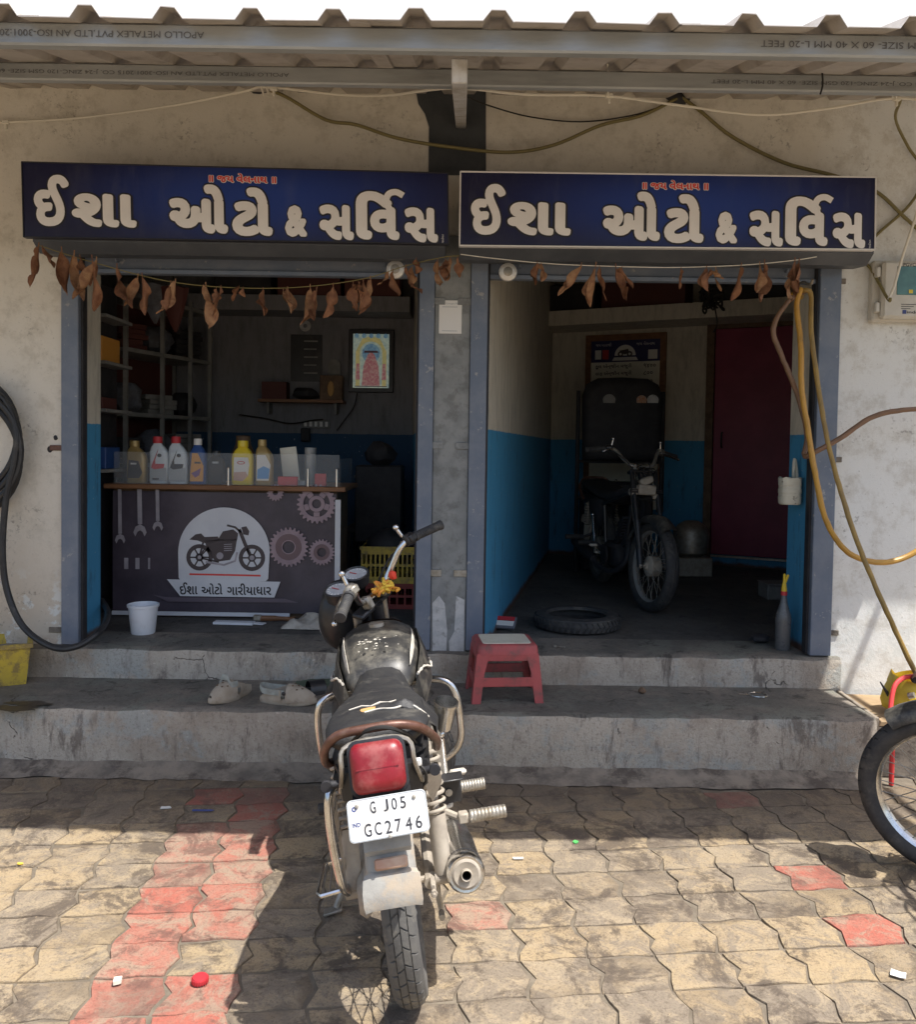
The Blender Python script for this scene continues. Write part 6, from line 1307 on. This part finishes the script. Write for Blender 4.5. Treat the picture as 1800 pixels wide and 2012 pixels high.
    part('seat_pan', 'black_plastic', lambda b: b.loft([ring(-0.22, 0.745, 0.11, 0.02, p=3), ring(0.1, 0.705, 0.128, 0.022, p=3), ring(0.45, 0.675, 0.09, 0.022, p=3)]), parent=st)
    if main:
        rr = random.Random(5)
        def tear(b):
            P = [(-0.075, -0.020, 0.0), (-0.04, -0.012, 0.004), (-0.015, -0.020, 0.002), (0.01, -0.004, 0.005), (0.035, -0.012, 0.003), (0.055, 0.004, 0.004)]
            b.tube([(x, y, 0.813+z-0.1*(y+0.02)) for x, y, z in P], [0.0015, 0.003, 0.002, 0.0035, 0.003, 0.001], 6)
        part('tear_edge', 'chip_white', tear, parent=st)
        def flap(b):
            g = []
            for i in range(8):
                u = i/7; g.append([Vector((0.0+0.115*u, -0.035-0.055*v*(1-0.4*u)-0.02*u, 0.816+0.022*math.sin(PI*v)*math.sin(PI*u)+0.008*math.sin(7*u+4*v)-0.035*max(0, u-0.75))) for v in [j/6 for j in range(7)]])
            b.loft(g, False, False); b.loft([[p+Vector((0.0, 0.0, -0.002)) for p in r] for r in g], False, False)
        part('torn_flap', 'vinyl', flap, parent=st, sm=70)
        part('bare_foam', 'foam_orange', lambda b: b.ball((-0.01, -0.055, 0.817), 0.03, (1.2, 0.6, 0.13), 12, 0.12), parent=st)
        part('torn_hem', 'chip_white', lambda b: b.tube(cat([(-0.03, -0.088, 0.821), (0.01, -0.082, 0.823), (0.05, -0.098, 0.824), (0.09, -0.070, 0.820), (0.12, -0.10, 0.808), (0.138, -0.09, 0.785)], 4), 0.003, 6), parent=st)
        part('loose_cover', 'vinyl', lambda b: b.loft([[(0.12, -0.10, 0.79), (0.155, -0.09, 0.755), (0.15, -0.10, 0.70)], [(0.13, -0.02, 0.79), (0.165, -0.01, 0.755), (0.155, -0.02, 0.69)], [(0.125, 0.08, 0.785), (0.15, 0.09, 0.755), (0.145, 0.08, 0.71)]], False, False), parent=st, sm=60)
    for s in (-1, 1):
        sp = part('side_panel', 'tank_black' if main else 'dark_stuff', lambda b: b.loft([[(s*0.105, 0.02, 0.70), (s*0.13, 0.05, 0.68), (s*0.13, 0.08, 0.60), (s*0.105, 0.08, 0.56)], [(s*0.11, 0.20, 0.70), (s*0.145, 0.20, 0.67), (s*0.14, 0.22, 0.52), (s*0.105, 0.22, 0.46)], [(s*0.105, 0.42, 0.69), (s*0.13, 0.40, 0.66), (s*0.125, 0.38, 0.54), (s*0.10, 0.38, 0.48)]]), sm=60)
        part('tail_cowl', 'black_plastic', lambda b: b.loft([[(s*0.06, -0.27, 0.735), (s*0.10, -0.255, 0.73), (s*0.10, -0.25, 0.66), (s*0.06, -0.26, 0.65)], [(s*0.09, -0.1, 0.73), (s*0.128, -0.1, 0.72), (s*0.125, -0.1, 0.62), (s*0.09, -0.1, 0.60)], [(s*0.09, 0.06, 0.72), (s*0.125, 0.06, 0.71), (s*0.12, 0.06, 0.66), (s*0.09, 0.06, 0.64)]]), sm=50)
    # ---- tail
    part('grab_rail', 'rust_brown', lambda b: b.tube(cat([(-0.135, 0.02, 0.665), (-0.140, -0.14, 0.72), (-0.130, -0.225, 0.785), (-0.09, -0.262, 0.828), (-0.02, -0.268, 0.836), (0.06, -0.265, 0.834), (0.112, -0.235, 0.808), (0.148, -0.15, 0.745), (0.150, -0.02, 0.675)], 5), 0.0115, 12), sm=60)
    TL = face((0.0, -0.318, 0.758), 0, R(16)) @ Matrix.Diagonal((0.86, 0.97, 1, 1))
    def rr_(w, h, z, r=0.3): return [(x, y, z) for x, y in rrect(w, h, 4, r)]
    tl = part('tail_light_housing', 'black_plastic', lambda b: b.loft([rr_(0.12, 0.09, -0.06), rr_(0.160, 0.132, -0.012, 0.2), rr_(0.164, 0.136, 0.004, 0.2), rr_(0.152, 0.124, 0.006, 0.2)]), TL)
    part('tail_light', 'tail_red', lambda b: b.loft([rr_(0.15, 0.122, 0.002, 0.2), rr_(0.148, 0.118, 0.020, 0.22), rr_(0.132, 0.10, 0.034, 0.25), rr_(0.09, 0.06, 0.038, 0.3)]), TL, parent=tl, sm=60)
    def ribs(b):
        for k in range(5): b.box((0, -0.034+0.017*k, 0.0375-abs(k-2)*0.0035), (0.118-abs(k-2)*0.006, 0.0022, 0.003))
    part('lens_ribs', 'tail_red', ribs, TL, parent=tl, kind='stuff')
    part('tail_bracket', 'dull_metal', lambda b: b.tube(cat([(-0.105, -0.22, 0.67), (-0.088, -0.305, 0.75), (-0.078, -0.300, 0.806), (0, -0.285, 0.816), (0.078, -0.300, 0.806), (0.088, -0.305, 0.75), (0.105, -0.22, 0.65)], 4), 0.006, 6))
    # rear mudguard and flap
    GR, GZ = 0.41, WR+0.03
    def guard(b):
        rings = []
        for i in range(15):
            th = R(-35+i*7.2); r = GR; cy, cz = -r*math.sin(th), GZ+r*math.cos(th); dy, dz = -math.sin(th), math.cos(th); hw = 0.064-0.004*(i > 11)
            rings.append([(x, cy+dy*d, cz+dz*d) for x, d in ((-hw, -0.055), (-hw*0.98, -0.02), (-hw*0.72, 0.0), (0, 0.006), (hw*0.72, 0.0), (hw*0.98, -0.02), (hw, -0.055))])
        b.loft(rings, False, False); b.loft([[(x*0.96, y*0.99, z-0.003) for x, y, z in r] for r in rings], False, False)
    g = part('rear_mudguard', 'fender_dusty', guard, sm=50)
    def bulge(b):
        rings = []
        for th, w, d in ((44, 0.050, 0.004), (46, 0.054, 0.020), (52, 0.056, 0.022), (56, 0.056, 0.016), (57, 0.054, 0.004)):
            t_ = R(th); r = GR+0.006+d; rings.append([(x, -r*math.sin(t_)-0.0, GZ+r*math.cos(t_)) for x in (-w, -w*0.6, 0, w*0.6, w)])
        b.loft(rings, False, False)
    part('guard_boss', 'fender_dusty', bulge, parent=g, sm=40)
    part('bolt', 'rust_brown', lambda b: b.lathe([(0.012, 0), (0.012, 0.004), (0.006, 0.005), (0.006, 0.010), (0, 0.010)], 12, face((0.004, -(GR+0.028)*math.sin(R(51)), GZ+(GR+0.028)*math.cos(R(51))), 0, R(39))), parent=g)
    part('reflector', 'amber_dusty', lambda b: b.box((0, 0, 0.008), (0.078, 0.026, 0.016), None, 0.004), face((0.004, -(GR+0.006)*math.sin(R(60)), GZ+(GR+0.006)*math.cos(R(60))), 0, R(30)), parent=g)
    def flap2(b):
        q = []
        for th, d, w in ((62, 0.002, 0.062), (63.5, 0.012, 0.066), (67, 0.017, 0.069), (71, 0.017, 0.069), (73, 0.012, 0.066), (73, 0.004, 0.064), (63, -0.004, 0.062)):
            t_ = R(th); r = GR+d; q.append([(x, -r*math.sin(t_), GZ+r*math.cos(t_)-(0.004 if abs(x) > 0.05 else 0)) for x in (-w, -w*0.75, 0, w*0.75, w)])
        b.loft(q, False, False)
    part('mud_flap', 'fender_dusty', flap2, parent=g, sm=30)
    if main:
        PT = face((0.012, -0.385, 0.664), 0, R(26), R(0.5)) @ Matrix.Scale(0.93, 4); pw, ph = 0.2, 0.1
        pl = part('number_plate', 'plate_white', lambda b: b.loft([[(x, y, z) for x, y in rrect(pw, ph, 4, 0.12)] for z in (0.0, 0.0025)]), PT, sm=20)
        def digits(b):
            for s, x0, x1, y0, y1 in (('G', -0.042, -0.028, 0.012, 0.040), ('J', -0.008, 0.004, 0.012, 0.040), ('0', 0.012, 0.026, 0.012, 0.040), ('5', 0.034, 0.048, 0.012, 0.040),
                                      ('G', -0.062, -0.044, -0.040, -0.010), ('C', -0.036, -0.019, -0.040, -0.010), ('2', -0.010, 0.006, -0.040, -0.010), ('7', 0.015, 0.030, -0.040, -0.010), ('4', 0.041, 0.057, -0.040, -0.010), ('6', 0.066, 0.082, -0.040, -0.010)):
                put_text(b, s, x0, x1, y0, y1, None, 0.006, 0.0034)
        part('registration', 'black_print', digits, PT, parent=pl, sm=0, kind='stuff')
        def ind(b): put_text(b, 'IND', -0.090, -0.070, -0.014, -0.004, None, 0.015, 0.0032); annulus(b, -0.082, 0.028, 0.003, 0.006, None, 0.0032, 14)
        part('plate_mark', 'print_blue', ind, PT, parent=pl, sm=0, kind='stuff')
        part('plate_rim', 'label_grey', lambda b: b.tube([(x, y, 0.0022) for x, y in rrect(pw-0.004, ph-0.004, 4, 0.12)], 0.0014, 5, True), PT, parent=pl)
        for x, y in ((-0.075, 0.034), (0.07, 0.034), (0.0, -0.047)): part('plate_bolt', 'dull_metal', lambda b: b.lathe([(0.005, 0.002), (0.005, 0.006), (0, 0.007)], 8, Matrix.Translation((x, y, 0))), PT, parent=pl)
    # ---- exhaust
    P0, P1 = Vector((0.185, -0.08, 0.335)), Vector((0.175, 0.42, 0.245)); dv = (P1-P0).normalized(); MX = Matrix.Translation(P0) @ dv.to_track_quat('Z', 'Y').to_matrix().to_4x4(); L = (P1-P0).length
    mf = part('muffler', 'chrome' if main else 'dark_stuff', lambda b: b.lathe([(0.030, 0.006), (0.047, 0.004), (0.053, 0.012), (0.053, 0.05), (0.050, 0.055), (0.050, 0.30), (0.044, 0.42), (0.026, L), (0.0, L)], 28, MX, cap=False), sm=40)
    part('end_cap', 'dusty_metal', lambda b: b.lathe([(0.012, -0.008), (0.014, -0.010), (0.016, -0.008), (0.016, 0.004), (0.034, 0.0), (0.046, 0.008)], 24, MX, cap=False), parent=mf, sm=40)
    part('outlet', 'dark_stuff', lambda b: b.lathe([(0.012, -0.007), (0.012, 0.05), (0, 0.05)], 14, MX, cap=False), parent=mf)
    part('dark_ring', 'dark_stuff', lambda b: b.lathe([(0.0535, 0.052), (0.0535, 0.060)], 28, MX, cap=False), parent=mf)
    part('exhaust_pipe', 'dull_metal' if main else 'dark_stuff', lambda b: b.tube(cat([P1-dv*0.02, (0.16, 0.5, 0.20), (0.13, 0.78, 0.20), (0.08, 0.92, 0.30), (0.04, 0.88, 0.45), (0.02, 0.80, 0.50)], 5), 0.019, 10), sm=60)
    part('muffler_bracket', 'dusty_metal', lambda b: b.tube([(0.15, 0.10, 0.32), (0.13, 0.16, 0.46), (0.11, 0.22, 0.60)], 0.011, 6))
    # ---- pegs, levers, guards
    def peg(b, x0, x1, y, z, r=0.019):
        n = 10
        for i in range(n): x = x0+(x1-x0)*(i+0.5)/n; b.lathe([(r*0.92, -0.5), (r, -0.3), (r, 0.3), (r*0.92, 0.5)], 14, Matrix.Translation((x, y, z)) @ Matrix.Rotation(PI/2, 4, 'Y') @ Matrix.Diagonal((1, 1, abs(x1-x0)/n, 1)))
    pm = 'dusty_metal' if main else 'dark_stuff'
    for s in (-1, 1):
        if main and s < 0:
            pg = part('rider_peg', 'rubber', lambda b: peg(b, -0.17, -0.25, 0.42, 0.37))
            part('peg_stem', pm, lambda b: b.tube([(-0.10, 0.45, 0.32), (-0.175, 0.42, 0.37)], 0.012, 8), parent=pg)
            part('leg_guard', 'chrome', lambda b: b.tube(cat([(s*0.05, 0.90, 0.60), (s*0.15, 0.86, 0.618), (s*0.225, 0.83, 0.612), (s*0.258, 0.825, 0.565), (s*0.266, 0.83, 0.46), (s*0.255, 0.84, 0.37), (s*0.20, 0.86, 0.31), (s*0.06, 0.84, 0.27)], 5), 0.014, 10), sm=60); continue
        pg = part('pillion_peg', 'rubber' if not main else 'dull_metal', lambda b: peg(b, s*0.225, s*0.335, 0.16, 0.385)); part('peg_stem', pm, lambda b: (b.tube([(s*0.11, 0.20, 0.42), (s*0.19, 0.17, 0.385), (s*0.23, 0.16, 0.385)], 0.011, 8), b.box((s*0.205, 0.163, 0.385), (0.03, 0.032, 0.030), None, 0.004)), parent=pg)
        pg = part('rider_peg', 'rubber' if not main else 'dull_metal', lambda b: peg(b, s*0.21, s*0.30, 0.42, 0.37)); part('peg_stem', pm, lambda b: b.tube([(s*0.10, 0.45, 0.32), (s*0.17, 0.43, 0.37), (s*0.215, 0.42, 0.37)], 0.012, 8), parent=pg)
        if style != 'stripped': part('leg_guard', 'chrome', lambda b: b.tube(cat([(s*0.05, 0.90, 0.60), (s*0.15, 0.86, 0.618), (s*0.225, 0.83, 0.612), (s*0.258, 0.825, 0.565), (s*0.266, 0.83, 0.46), (s*0.255, 0.84, 0.37), (s*0.20, 0.86, 0.31), (s*0.06, 0.84, 0.27)], 5), 0.014, 10), sm=60)
    part('brake_pedal', 'chip_white', lambda b: (b.box((0.22, 0.56, 0.365), (0.062, 0.03, 0.020), None, 0.008), b.tube([(0.20, 0.56, 0.36), (0.18, 0.45, 0.30), (0.13, 0.44, 0.29)], 0.008, 8)))
    part('kick_start', 'chrome', lambda b: (b.tube(cat([(0.14, 0.48, 0.30), (0.17, 0.44, 0.34), (0.175, 0.40, 0.46), (0.175, 0.37, 0.56)], 4), 0.009, 8), b.ball((0.175, 0.365, 0.575), 0.014)))
    if main:
        part('saree_guard', 'chrome', lambda b: b.tube(cat([(-0.125, -0.06, 0.64), (-0.150, -0.10, 0.62), (-0.158, -0.10, 0.55), (-0.158, -0.085, 0.45), (-0.150, -0.075, 0.36), (-0.14, -0.04, 0.32)], 5), 0.011, 10), sm=60)
        def mesh_(b):
            for i in range(7): b.tube([(-0.147, -0.08+0.03*i, 0.61), (-0.142, -0.04+0.03*i, 0.34)], 0.0025, 5)
            for z in (0.40, 0.48, 0.56): b.tube([(-0.146, -0.08, z), (-0.143, 0.14, z+0.01)], 0.0025, 5)
            b.tube(cat([(-0.142, -0.06, 0.61), (-0.137, 0.16, 0.61), (-0.137, 0.17, 0.36), (-0.142, -0.05, 0.33)], 3), 0.006, 6)
        part('guard_grille', 'dusty_metal', mesh_, kind='stuff')
        def step_(b): b.tube([(-0.145, -0.03, 0.325), (-0.215, -0.035, 0.32), (-0.225, -0.02, 0.32), (-0.215, 0.12, 0.33), (-0.145, 0.13, 0.335)], 0.006, 6, True)
        fs_ = part('footstep', 'chrome', step_)
        def grate(b):
            for i in range(4): b.tube([(-0.155-0.018*i, -0.03, 0.324), (-0.155-0.017*i, 0.125, 0.332)], 0.003, 5)
        part('grating', 'dull_metal', grate, parent=fs_, kind='stuff')
        part('chain_case', 'dusty_metal', lambda b: b.box((-0.095, 0.22, 0.32), (0.035, 0.62, 0.10), Matrix.Rotation(0.04, 3, 'X'), 0.015))
        part('side_stand', 'dull_metal', lambda b: (b.tube([(-0.10, 0.50, 0.26), (-0.235, 0.40, 0.048)], 0.010, 8), b.box((-0.245, 0.40, 0.041), (0.06, 0.04, 0.008), Matrix.Rotation(-lean, 3, 'Y'), 0.002)))
        part('metal_cup', 'chrome', lambda b: b.lathe([(0.024, -0.055), (0.028, -0.045), (0.036, 0.03), (0.040, 0.032), (0.040, 0.040), (0.035, 0.041), (0.027, -0.04), (0, -0.042)], 22, Matrix.Translation((0.195, 0.32, 0.655)) @ Matrix.Rotation(0.25, 4, 'X') @ Matrix.Rotation(0.2, 4, 'Y'), cap=False), lab='open steel cup hooked beside the side panel')
        part('cup_bracket', 'dull_metal', lambda b: b.loft([[(0.14, 0.10, 0.66), (0.17, 0.12, 0.64), (0.165, 0.14, 0.50), (0.135, 0.12, 0.50)], [(0.14, 0.22, 0.66), (0.165, 0.22, 0.64), (0.16, 0.22, 0.54), (0.135, 0.22, 0.54)]]))
        part('tool_tray', 'black_plastic', lambda b: (b.box((0.165, 0.10, 0.50), (0.085, 0.03, 0.07), None, 0.004), b.box((0.165, 0.09, 0.54), (0.10, 0.06, 0.006), None, 0.002)))
        part('bolt', 'dull_metal', lambda b: b.lathe([(0.011, 0), (0.011, 0.006), (0, 0.007)], 8, face((0.17, 0.084, 0.50))))
        part('brake_rod', 'dull_metal', lambda b: (b.tube([(0.115, 0.46, 0.27), (0.105, 0.02, 0.20)], 0.004, 6), b.tube([(0.105, 0.02, 0.20), (0.098, 0.0, 0.295)], 0.008, 6), b.lathe([(0.009, 0), (0.009, 0.03)], 8, face((0.105, 0.0, 0.20)))))
        for s in (-1, 1): part('chain_adjuster', 'dusty_metal', lambda b: (b.box((s*0.092, -0.045, WR), (0.014, 0.05, 0.034), None, 0.003), b.cyl((s*0.092, -0.06, WR), (s*0.092, -0.10, WR), 0.005, n=8), b.lathe([(0.010, 0), (0.010, 0.008)], 6, face((s*0.092, -0.082, WR)))))
        part('tail_wiring', 'wire_black', lambda b: (b.tube(cat([(-0.06, -0.24, 0.80), (-0.02, -0.28, 0.835), (0.03, -0.285, 0.838), (0.08, -0.25, 0.80), (0.10, -0.18, 0.74)], 5), 0.005, 6), b.tube(cat([(0.085, -0.26, 0.74), (0.11, -0.27, 0.71), (0.105, -0.25, 0.67), (0.07, -0.24, 0.66)], 5), 0.004, 6)))
        part('tail_connector', 'label_white', lambda b: b.box((0.095, -0.268, 0.735), (0.02, 0.016, 0.018), None, 0.003))
        for s in (-1, 1): part('indicator_stub', 'dark_stuff', lambda b: (b.cyl((s*0.10, -0.24, 0.70), (s*0.135, -0.25, 0.705), 0.010, n=10), b.lathe([(0.014, 0), (0.014, 0.012)], 10, face((s*0.135, -0.25, 0.705)))))
        part('rear_carrier_plate', 'dusty_metal', lambda b: b.loft([[(0.10, -0.20, 0.66), (0.145, -0.18, 0.69), (0.15, -0.08, 0.60), (0.12, -0.06, 0.54)], [(0.102, -0.196, 0.66), (0.147, -0.176, 0.69), (0.152, -0.076, 0.60), (0.122, -0.056, 0.54)]]))
        part('plate_holder', 'black_plastic', lambda b: b.loft([[(-0.07, -0.33, 0.69), (0.07, -0.33, 0.69), (0.07, -0.36, 0.62), (-0.07, -0.36, 0.62)], [(-0.07, -0.22, 0.70), (0.07, -0.22, 0.70), (0.07, -0.25, 0.63), (-0.07, -0.25, 0.63)]]))
    # ---- steered front end
    fm = 'dull_metal' if main else 'black_plastic'
    f0, f1 = Vector((0, 0.965, 0.915)), Vector((0, WB-0.012, WR-0.01)); fd = f1-f0
    for s in (-1, 1):
        o = Vector((s*0.088, 0.035, 0)); part('fork_leg', fm, lambda b: (b.cyl(f0+o, f0+o+fd*0.55, 0.016), b.cyl(f0+o+fd*0.52, f1+Vector((s*0.088, 0.01, 0)), 0.024, 0.020)), ST)
    part('triple_clamp', 'black_plastic', lambda b: (b.box(f0+Vector((0, 0.02, 0.0)), (0.21, 0.055, 0.022), Matrix.Rotation(RAKE, 3, 'X'), 0.006), b.box(f0+Vector((0, 0.02, 0))+fd*0.22, (0.24, 0.07, 0.03), Matrix.Rotation(RAKE, 3, 'X'), 0.006), b.cyl(f0, f0+fd*0.25, 0.026)), ST)
    def fguard(b):
        rings = []
        for i in range(13):
            th = R(-62+i*8.4); r = 0.335; cy, cz = WB+r*math.sin(th), WR+r*math.cos(th); dy, dz = math.sin(th), math.cos(th); hw = 0.060
            rings.append([(x, cy+dy*d, cz+dz*d) for x, d in ((-hw, -0.045), (-hw*0.95, -0.014), (-hw*0.6, 0.004), (0, 0.010), (hw*0.6, 0.004), (hw*0.95, -0.014), (hw, -0.045))])
        b.loft(rings, False, False); b.loft([[(x*0.95, WB+(y-WB)*0.985, WR+(z-WR)*0.985) for x, y, z in r] for r in rings], False, False)
    part('front_mudguard', 'tank_black', fguard, ST, sm=50)
    bar = cat([(-0.345, 0.790, 1.045), (-0.22, 0.835, 1.065), (-0.165, 0.865, 1.060), (-0.115, 0.925, 0.995), (-0.06, 0.955, 0.955), (0.06, 0.955, 0.955), (0.115, 0.925, 0.995), (0.165, 0.865, 1.060), (0.22, 0.835, 1.065), (0.345, 0.790, 1.045)], 5)
    part('handlebar', 'chrome' if main else 'dull_metal', lambda b: b.tube(bar, 0.0125, 10), ST, sm=60)
    part('bar_clamp', 'dull_metal', lambda b: (b.box((-0.05, 0.955, 0.945), (0.03, 0.045, 0.05), None, 0.006), b.box((0.05, 0.955, 0.945), (0.03, 0.045, 0.05), None, 0.006)), ST)
    for s in (-1, 1):
        g0, g1 = Vector((s*0.225, 0.834, 1.065)), Vector((s*0.350, 0.788, 1.044)); d = g1-g0
        def grip(b):
            X = Matrix.Translation(g0) @ d.to_track_quat('Z', 'Y').to_matrix().to_4x4(); Lg = d.length; prof = [(0.013, -0.002), (0.021, 0.0), (0.021, 0.012)]
            for i in range(11): z = 0.014+i*(Lg-0.03)/11; prof += [(0.0155, z), (0.0185, z+0.003), (0.0185, z+0.006)]
            prof += [(0.018, Lg-0.014), (0.0205, Lg-0.010), (0.0205, Lg), (0.0, Lg+0.002)]; b.lathe(prof, 16, X)
        part('grip', 'rubber', grip, ST, sm=50)
        def sw(b): X = Matrix.Translation(g0-d*0.18) @ d.to_track_quat('Z', 'Y').to_matrix().to_4x4(); b.lathe([(0.014, -0.028), (0.024, -0.022), (0.026, 0.012), (0.018, 0.02)], 14, X); b.box(g0-d*0.2+Vector((0, -0.018, 0.004)), (0.04, 0.022, 0.03), None, 0.005)
        part('switch_housing', 'black_plastic' if s > 0 else 'dull_metal', sw, ST)
        lv = part('lever', 'chrome', lambda b: b.tube(cat([g0-d*0.35+Vector((0, 0.02, -0.004)), g0+Vector((0, 0.045, -0.008)), g0+d*0.4+Vector((0, 0.055, -0.014)), g1+Vector((0, 0.042, -0.018))], 5), [0.008]*4+[0.006]*11+[0.007], 8) if s < 0 else b.tube(cat([g0-d*0.35+Vector((0, 0.02, -0.004)), g0+Vector((0, 0.05, -0.010)), g0+d*0.3+Vector((0, 0.06, -0.02))], 5), 0.006, 8), ST)
        if s < 0: part('lever_ball', 'chrome', lambda b: b.ball(g1+Vector((0, 0.042, -0.018)), 0.010), ST, parent=lv)
        part('mirror_stub', 'chrome', lambda b: (b.cyl(g0-d*0.30+Vector((0, 0.012, 0.02)), g0-d*0.34+Vector((0, 0.014, 0.055)), 0.008), b.ball(g0-d*0.34+Vector((0, 0.014, 0.063)), 0.013)), ST)
    for s in (-1, 1):
        c = Vector((s*0.060, 1.060, 1.020)); X = Matrix.Translation(c) @ Matrix.Rotation(0.36, 4, 'X')
        if style == 'stripped': continue
        gg = part('gauge', 'black_plastic', lambda b: b.lathe([(0.030, -0.05), (0.048, -0.035), (0.054, 0.0), (0.056, 0.010), (0.050, 0.014), (0.046, 0.008)], 26, X, cap=False), ST)
        part('dial', 'gauge_face', lambda b: b.lathe([(0.0, 0.007), (0.046, 0.007)], 26, X, cap=False), ST, parent=gg)
        def marks(b):
            for i in range(13): a = R(-40+i*21.6); b.box((0.037*math.cos(a), 0.037*math.sin(a), 0.0082), (0.010, 0.003, 0.0012), Matrix.Rotation(a, 3, 'Z'))
        part('dial_marks', 'label_white', marks, ST @ X, parent=gg, kind='stuff')
        part('needle', 'cap_red', lambda b: b.box((0.0, 0.012, 0.010), (0.003, 0.034, 0.0015), None), ST @ X, parent=gg)
    if style != 'stripped':
        def fairing(b):
            rings = []
            for i, (y, z, w, h) in enumerate(((1.11, 0.88, 0.11, 0.12), (1.13, 0.885, 0.125, 0.145), (1.165, 0.885, 0.130, 0.15), (1.20, 0.875, 0.115, 0.125), (1.23, 0.87, 0.09, 0.10), (1.245, 0.865, 0.05, 0.06))):
                rings.append([(w*math.cos(a), y+0.05*math.sin(a)*(-1 if i < 2 else -0.3), z+h*math.sin(a)) for a in [2*PI*k/22 for k in range(22)]])
            b.loft(rings[:4], False); b.loft([[(x*0.96, y-0.004, 0.9+(z-0.9)*0.96) for x, y, z in r] for r in rings[:4]], False); b.loft(rings[3:], True)
        fr_ = part('headlamp_fairing', 'black_plastic', fairing, ST, sm=60)
        part('headlamp', 'gauge_face', lambda b: b.ball((0, 1.235, 0.86), 0.085, (1, 0.35, 0.9), 18), ST, parent=fr_)
        if main:
            rr = random.Random(9)
            def rag_(b, n, c0, sp):
                for i in range(n):
                    c = Vector(c0)+Vector((rr.gauss(0, sp), rr.gauss(0, sp*0.7), rr.gauss(0, sp*0.5))); b.tube(cat([c+Vector((rr.uniform(-.03, .03), rr.uniform(-.03, .03), rr.uniform(-.02, .02))) for _ in range(4)], 4), [0.006]*12+[0.003], 6)
            gl = part('prayer_cloth', 'cloth_orange', lambda b: rag_(b, 10, (0.03, 0.93, 0.955), 0.016), ST, lab='orange and yellow votive cloth tied at the handlebar clamp')
            part('yellow_strands', 'cloth_yellow', lambda b: rag_(b, 7, (0.04, 0.925, 0.962), 0.016), ST, parent=gl)
            part('red_bead', 'cloth_red', lambda b: b.ball((0.085, 0.90, 0.98), 0.016, (1, 1, 1.2), 10, 0.1), ST, parent=gl)
    else:
        rr = random.Random(14)
        part('lamp_bracket', 'dusty_metal', lambda b: (b.box((0, 1.06, 0.80), (0.13, 0.06, 0.07), None, 0.01), b.box((-0.08, 1.05, 0.77), (0.05, 0.05, 0.06), None, 0.012), b.box((0.09, 1.05, 0.78), (0.06, 0.05, 0.05), None, 0.012), b.box((0.0, 1.05, 0.86), (0.10, 0.05, 0.05), Matrix.Rotation(0.4, 3, 'Y'), 0.01)), ST)
        def loom(b):
            for i in range(12): b.tube(cat([(rr.uniform(-.05, .05), 0.98, 0.95), (rr.uniform(-.12, .12), 1.03, rr.uniform(0.85, 0.98)), (rr.uniform(-.1, .1), 1.06, rr.uniform(0.75, 0.85)), (rr.uniform(-.08, .08), 1.0, rr.uniform(0.68, 0.78))], 4), 0.004, 5)
        part('wiring', 'wire_black', loom, ST, kind='stuff')
    for s in (-1, 1):
        part('cable', 'wire_black', lambda b: b.tube(cat([(s*0.20, 0.86, 1.05), (s*0.16, 0.95, 1.02), (s*0.08, 1.02, 0.92), (s*0.04, 1.02, 0.78)], 5), 0.005, 6), ST)
    part('brake_cable', 'wire_black', lambda b: b.tube(cat([(0.1, 1.03, 0.9), (0.13, 1.12, 0.7), (0.11, 1.20, 0.48), (0.075, 1.22, 0.34)], 5), 0.005, 6), ST)
    return root
motorcycle('worn black motorcycle with torn seat and red tail light parked facing the shop', (-0.104, -2.12, 0.004), R(5.0), R(8.0), R(54), 'motorcycles', 'main')
motorcycle('stripped dark motorcycle without headlamp standing inside the bay with the maroon door', (1.30-math.sin(R(6))*1.26, 1.12+math.cos(R(6))*1.26, 0.452), PI+R(6), 0.0, R(9), 'motorcycles', 'stripped')
motorcycle('black motorcycle with wire spoked front wheel standing beside the end of the steps', (2.78, -2.19, 0.004), R(53), R(3), R(3), 'motorcycles', 'plain')
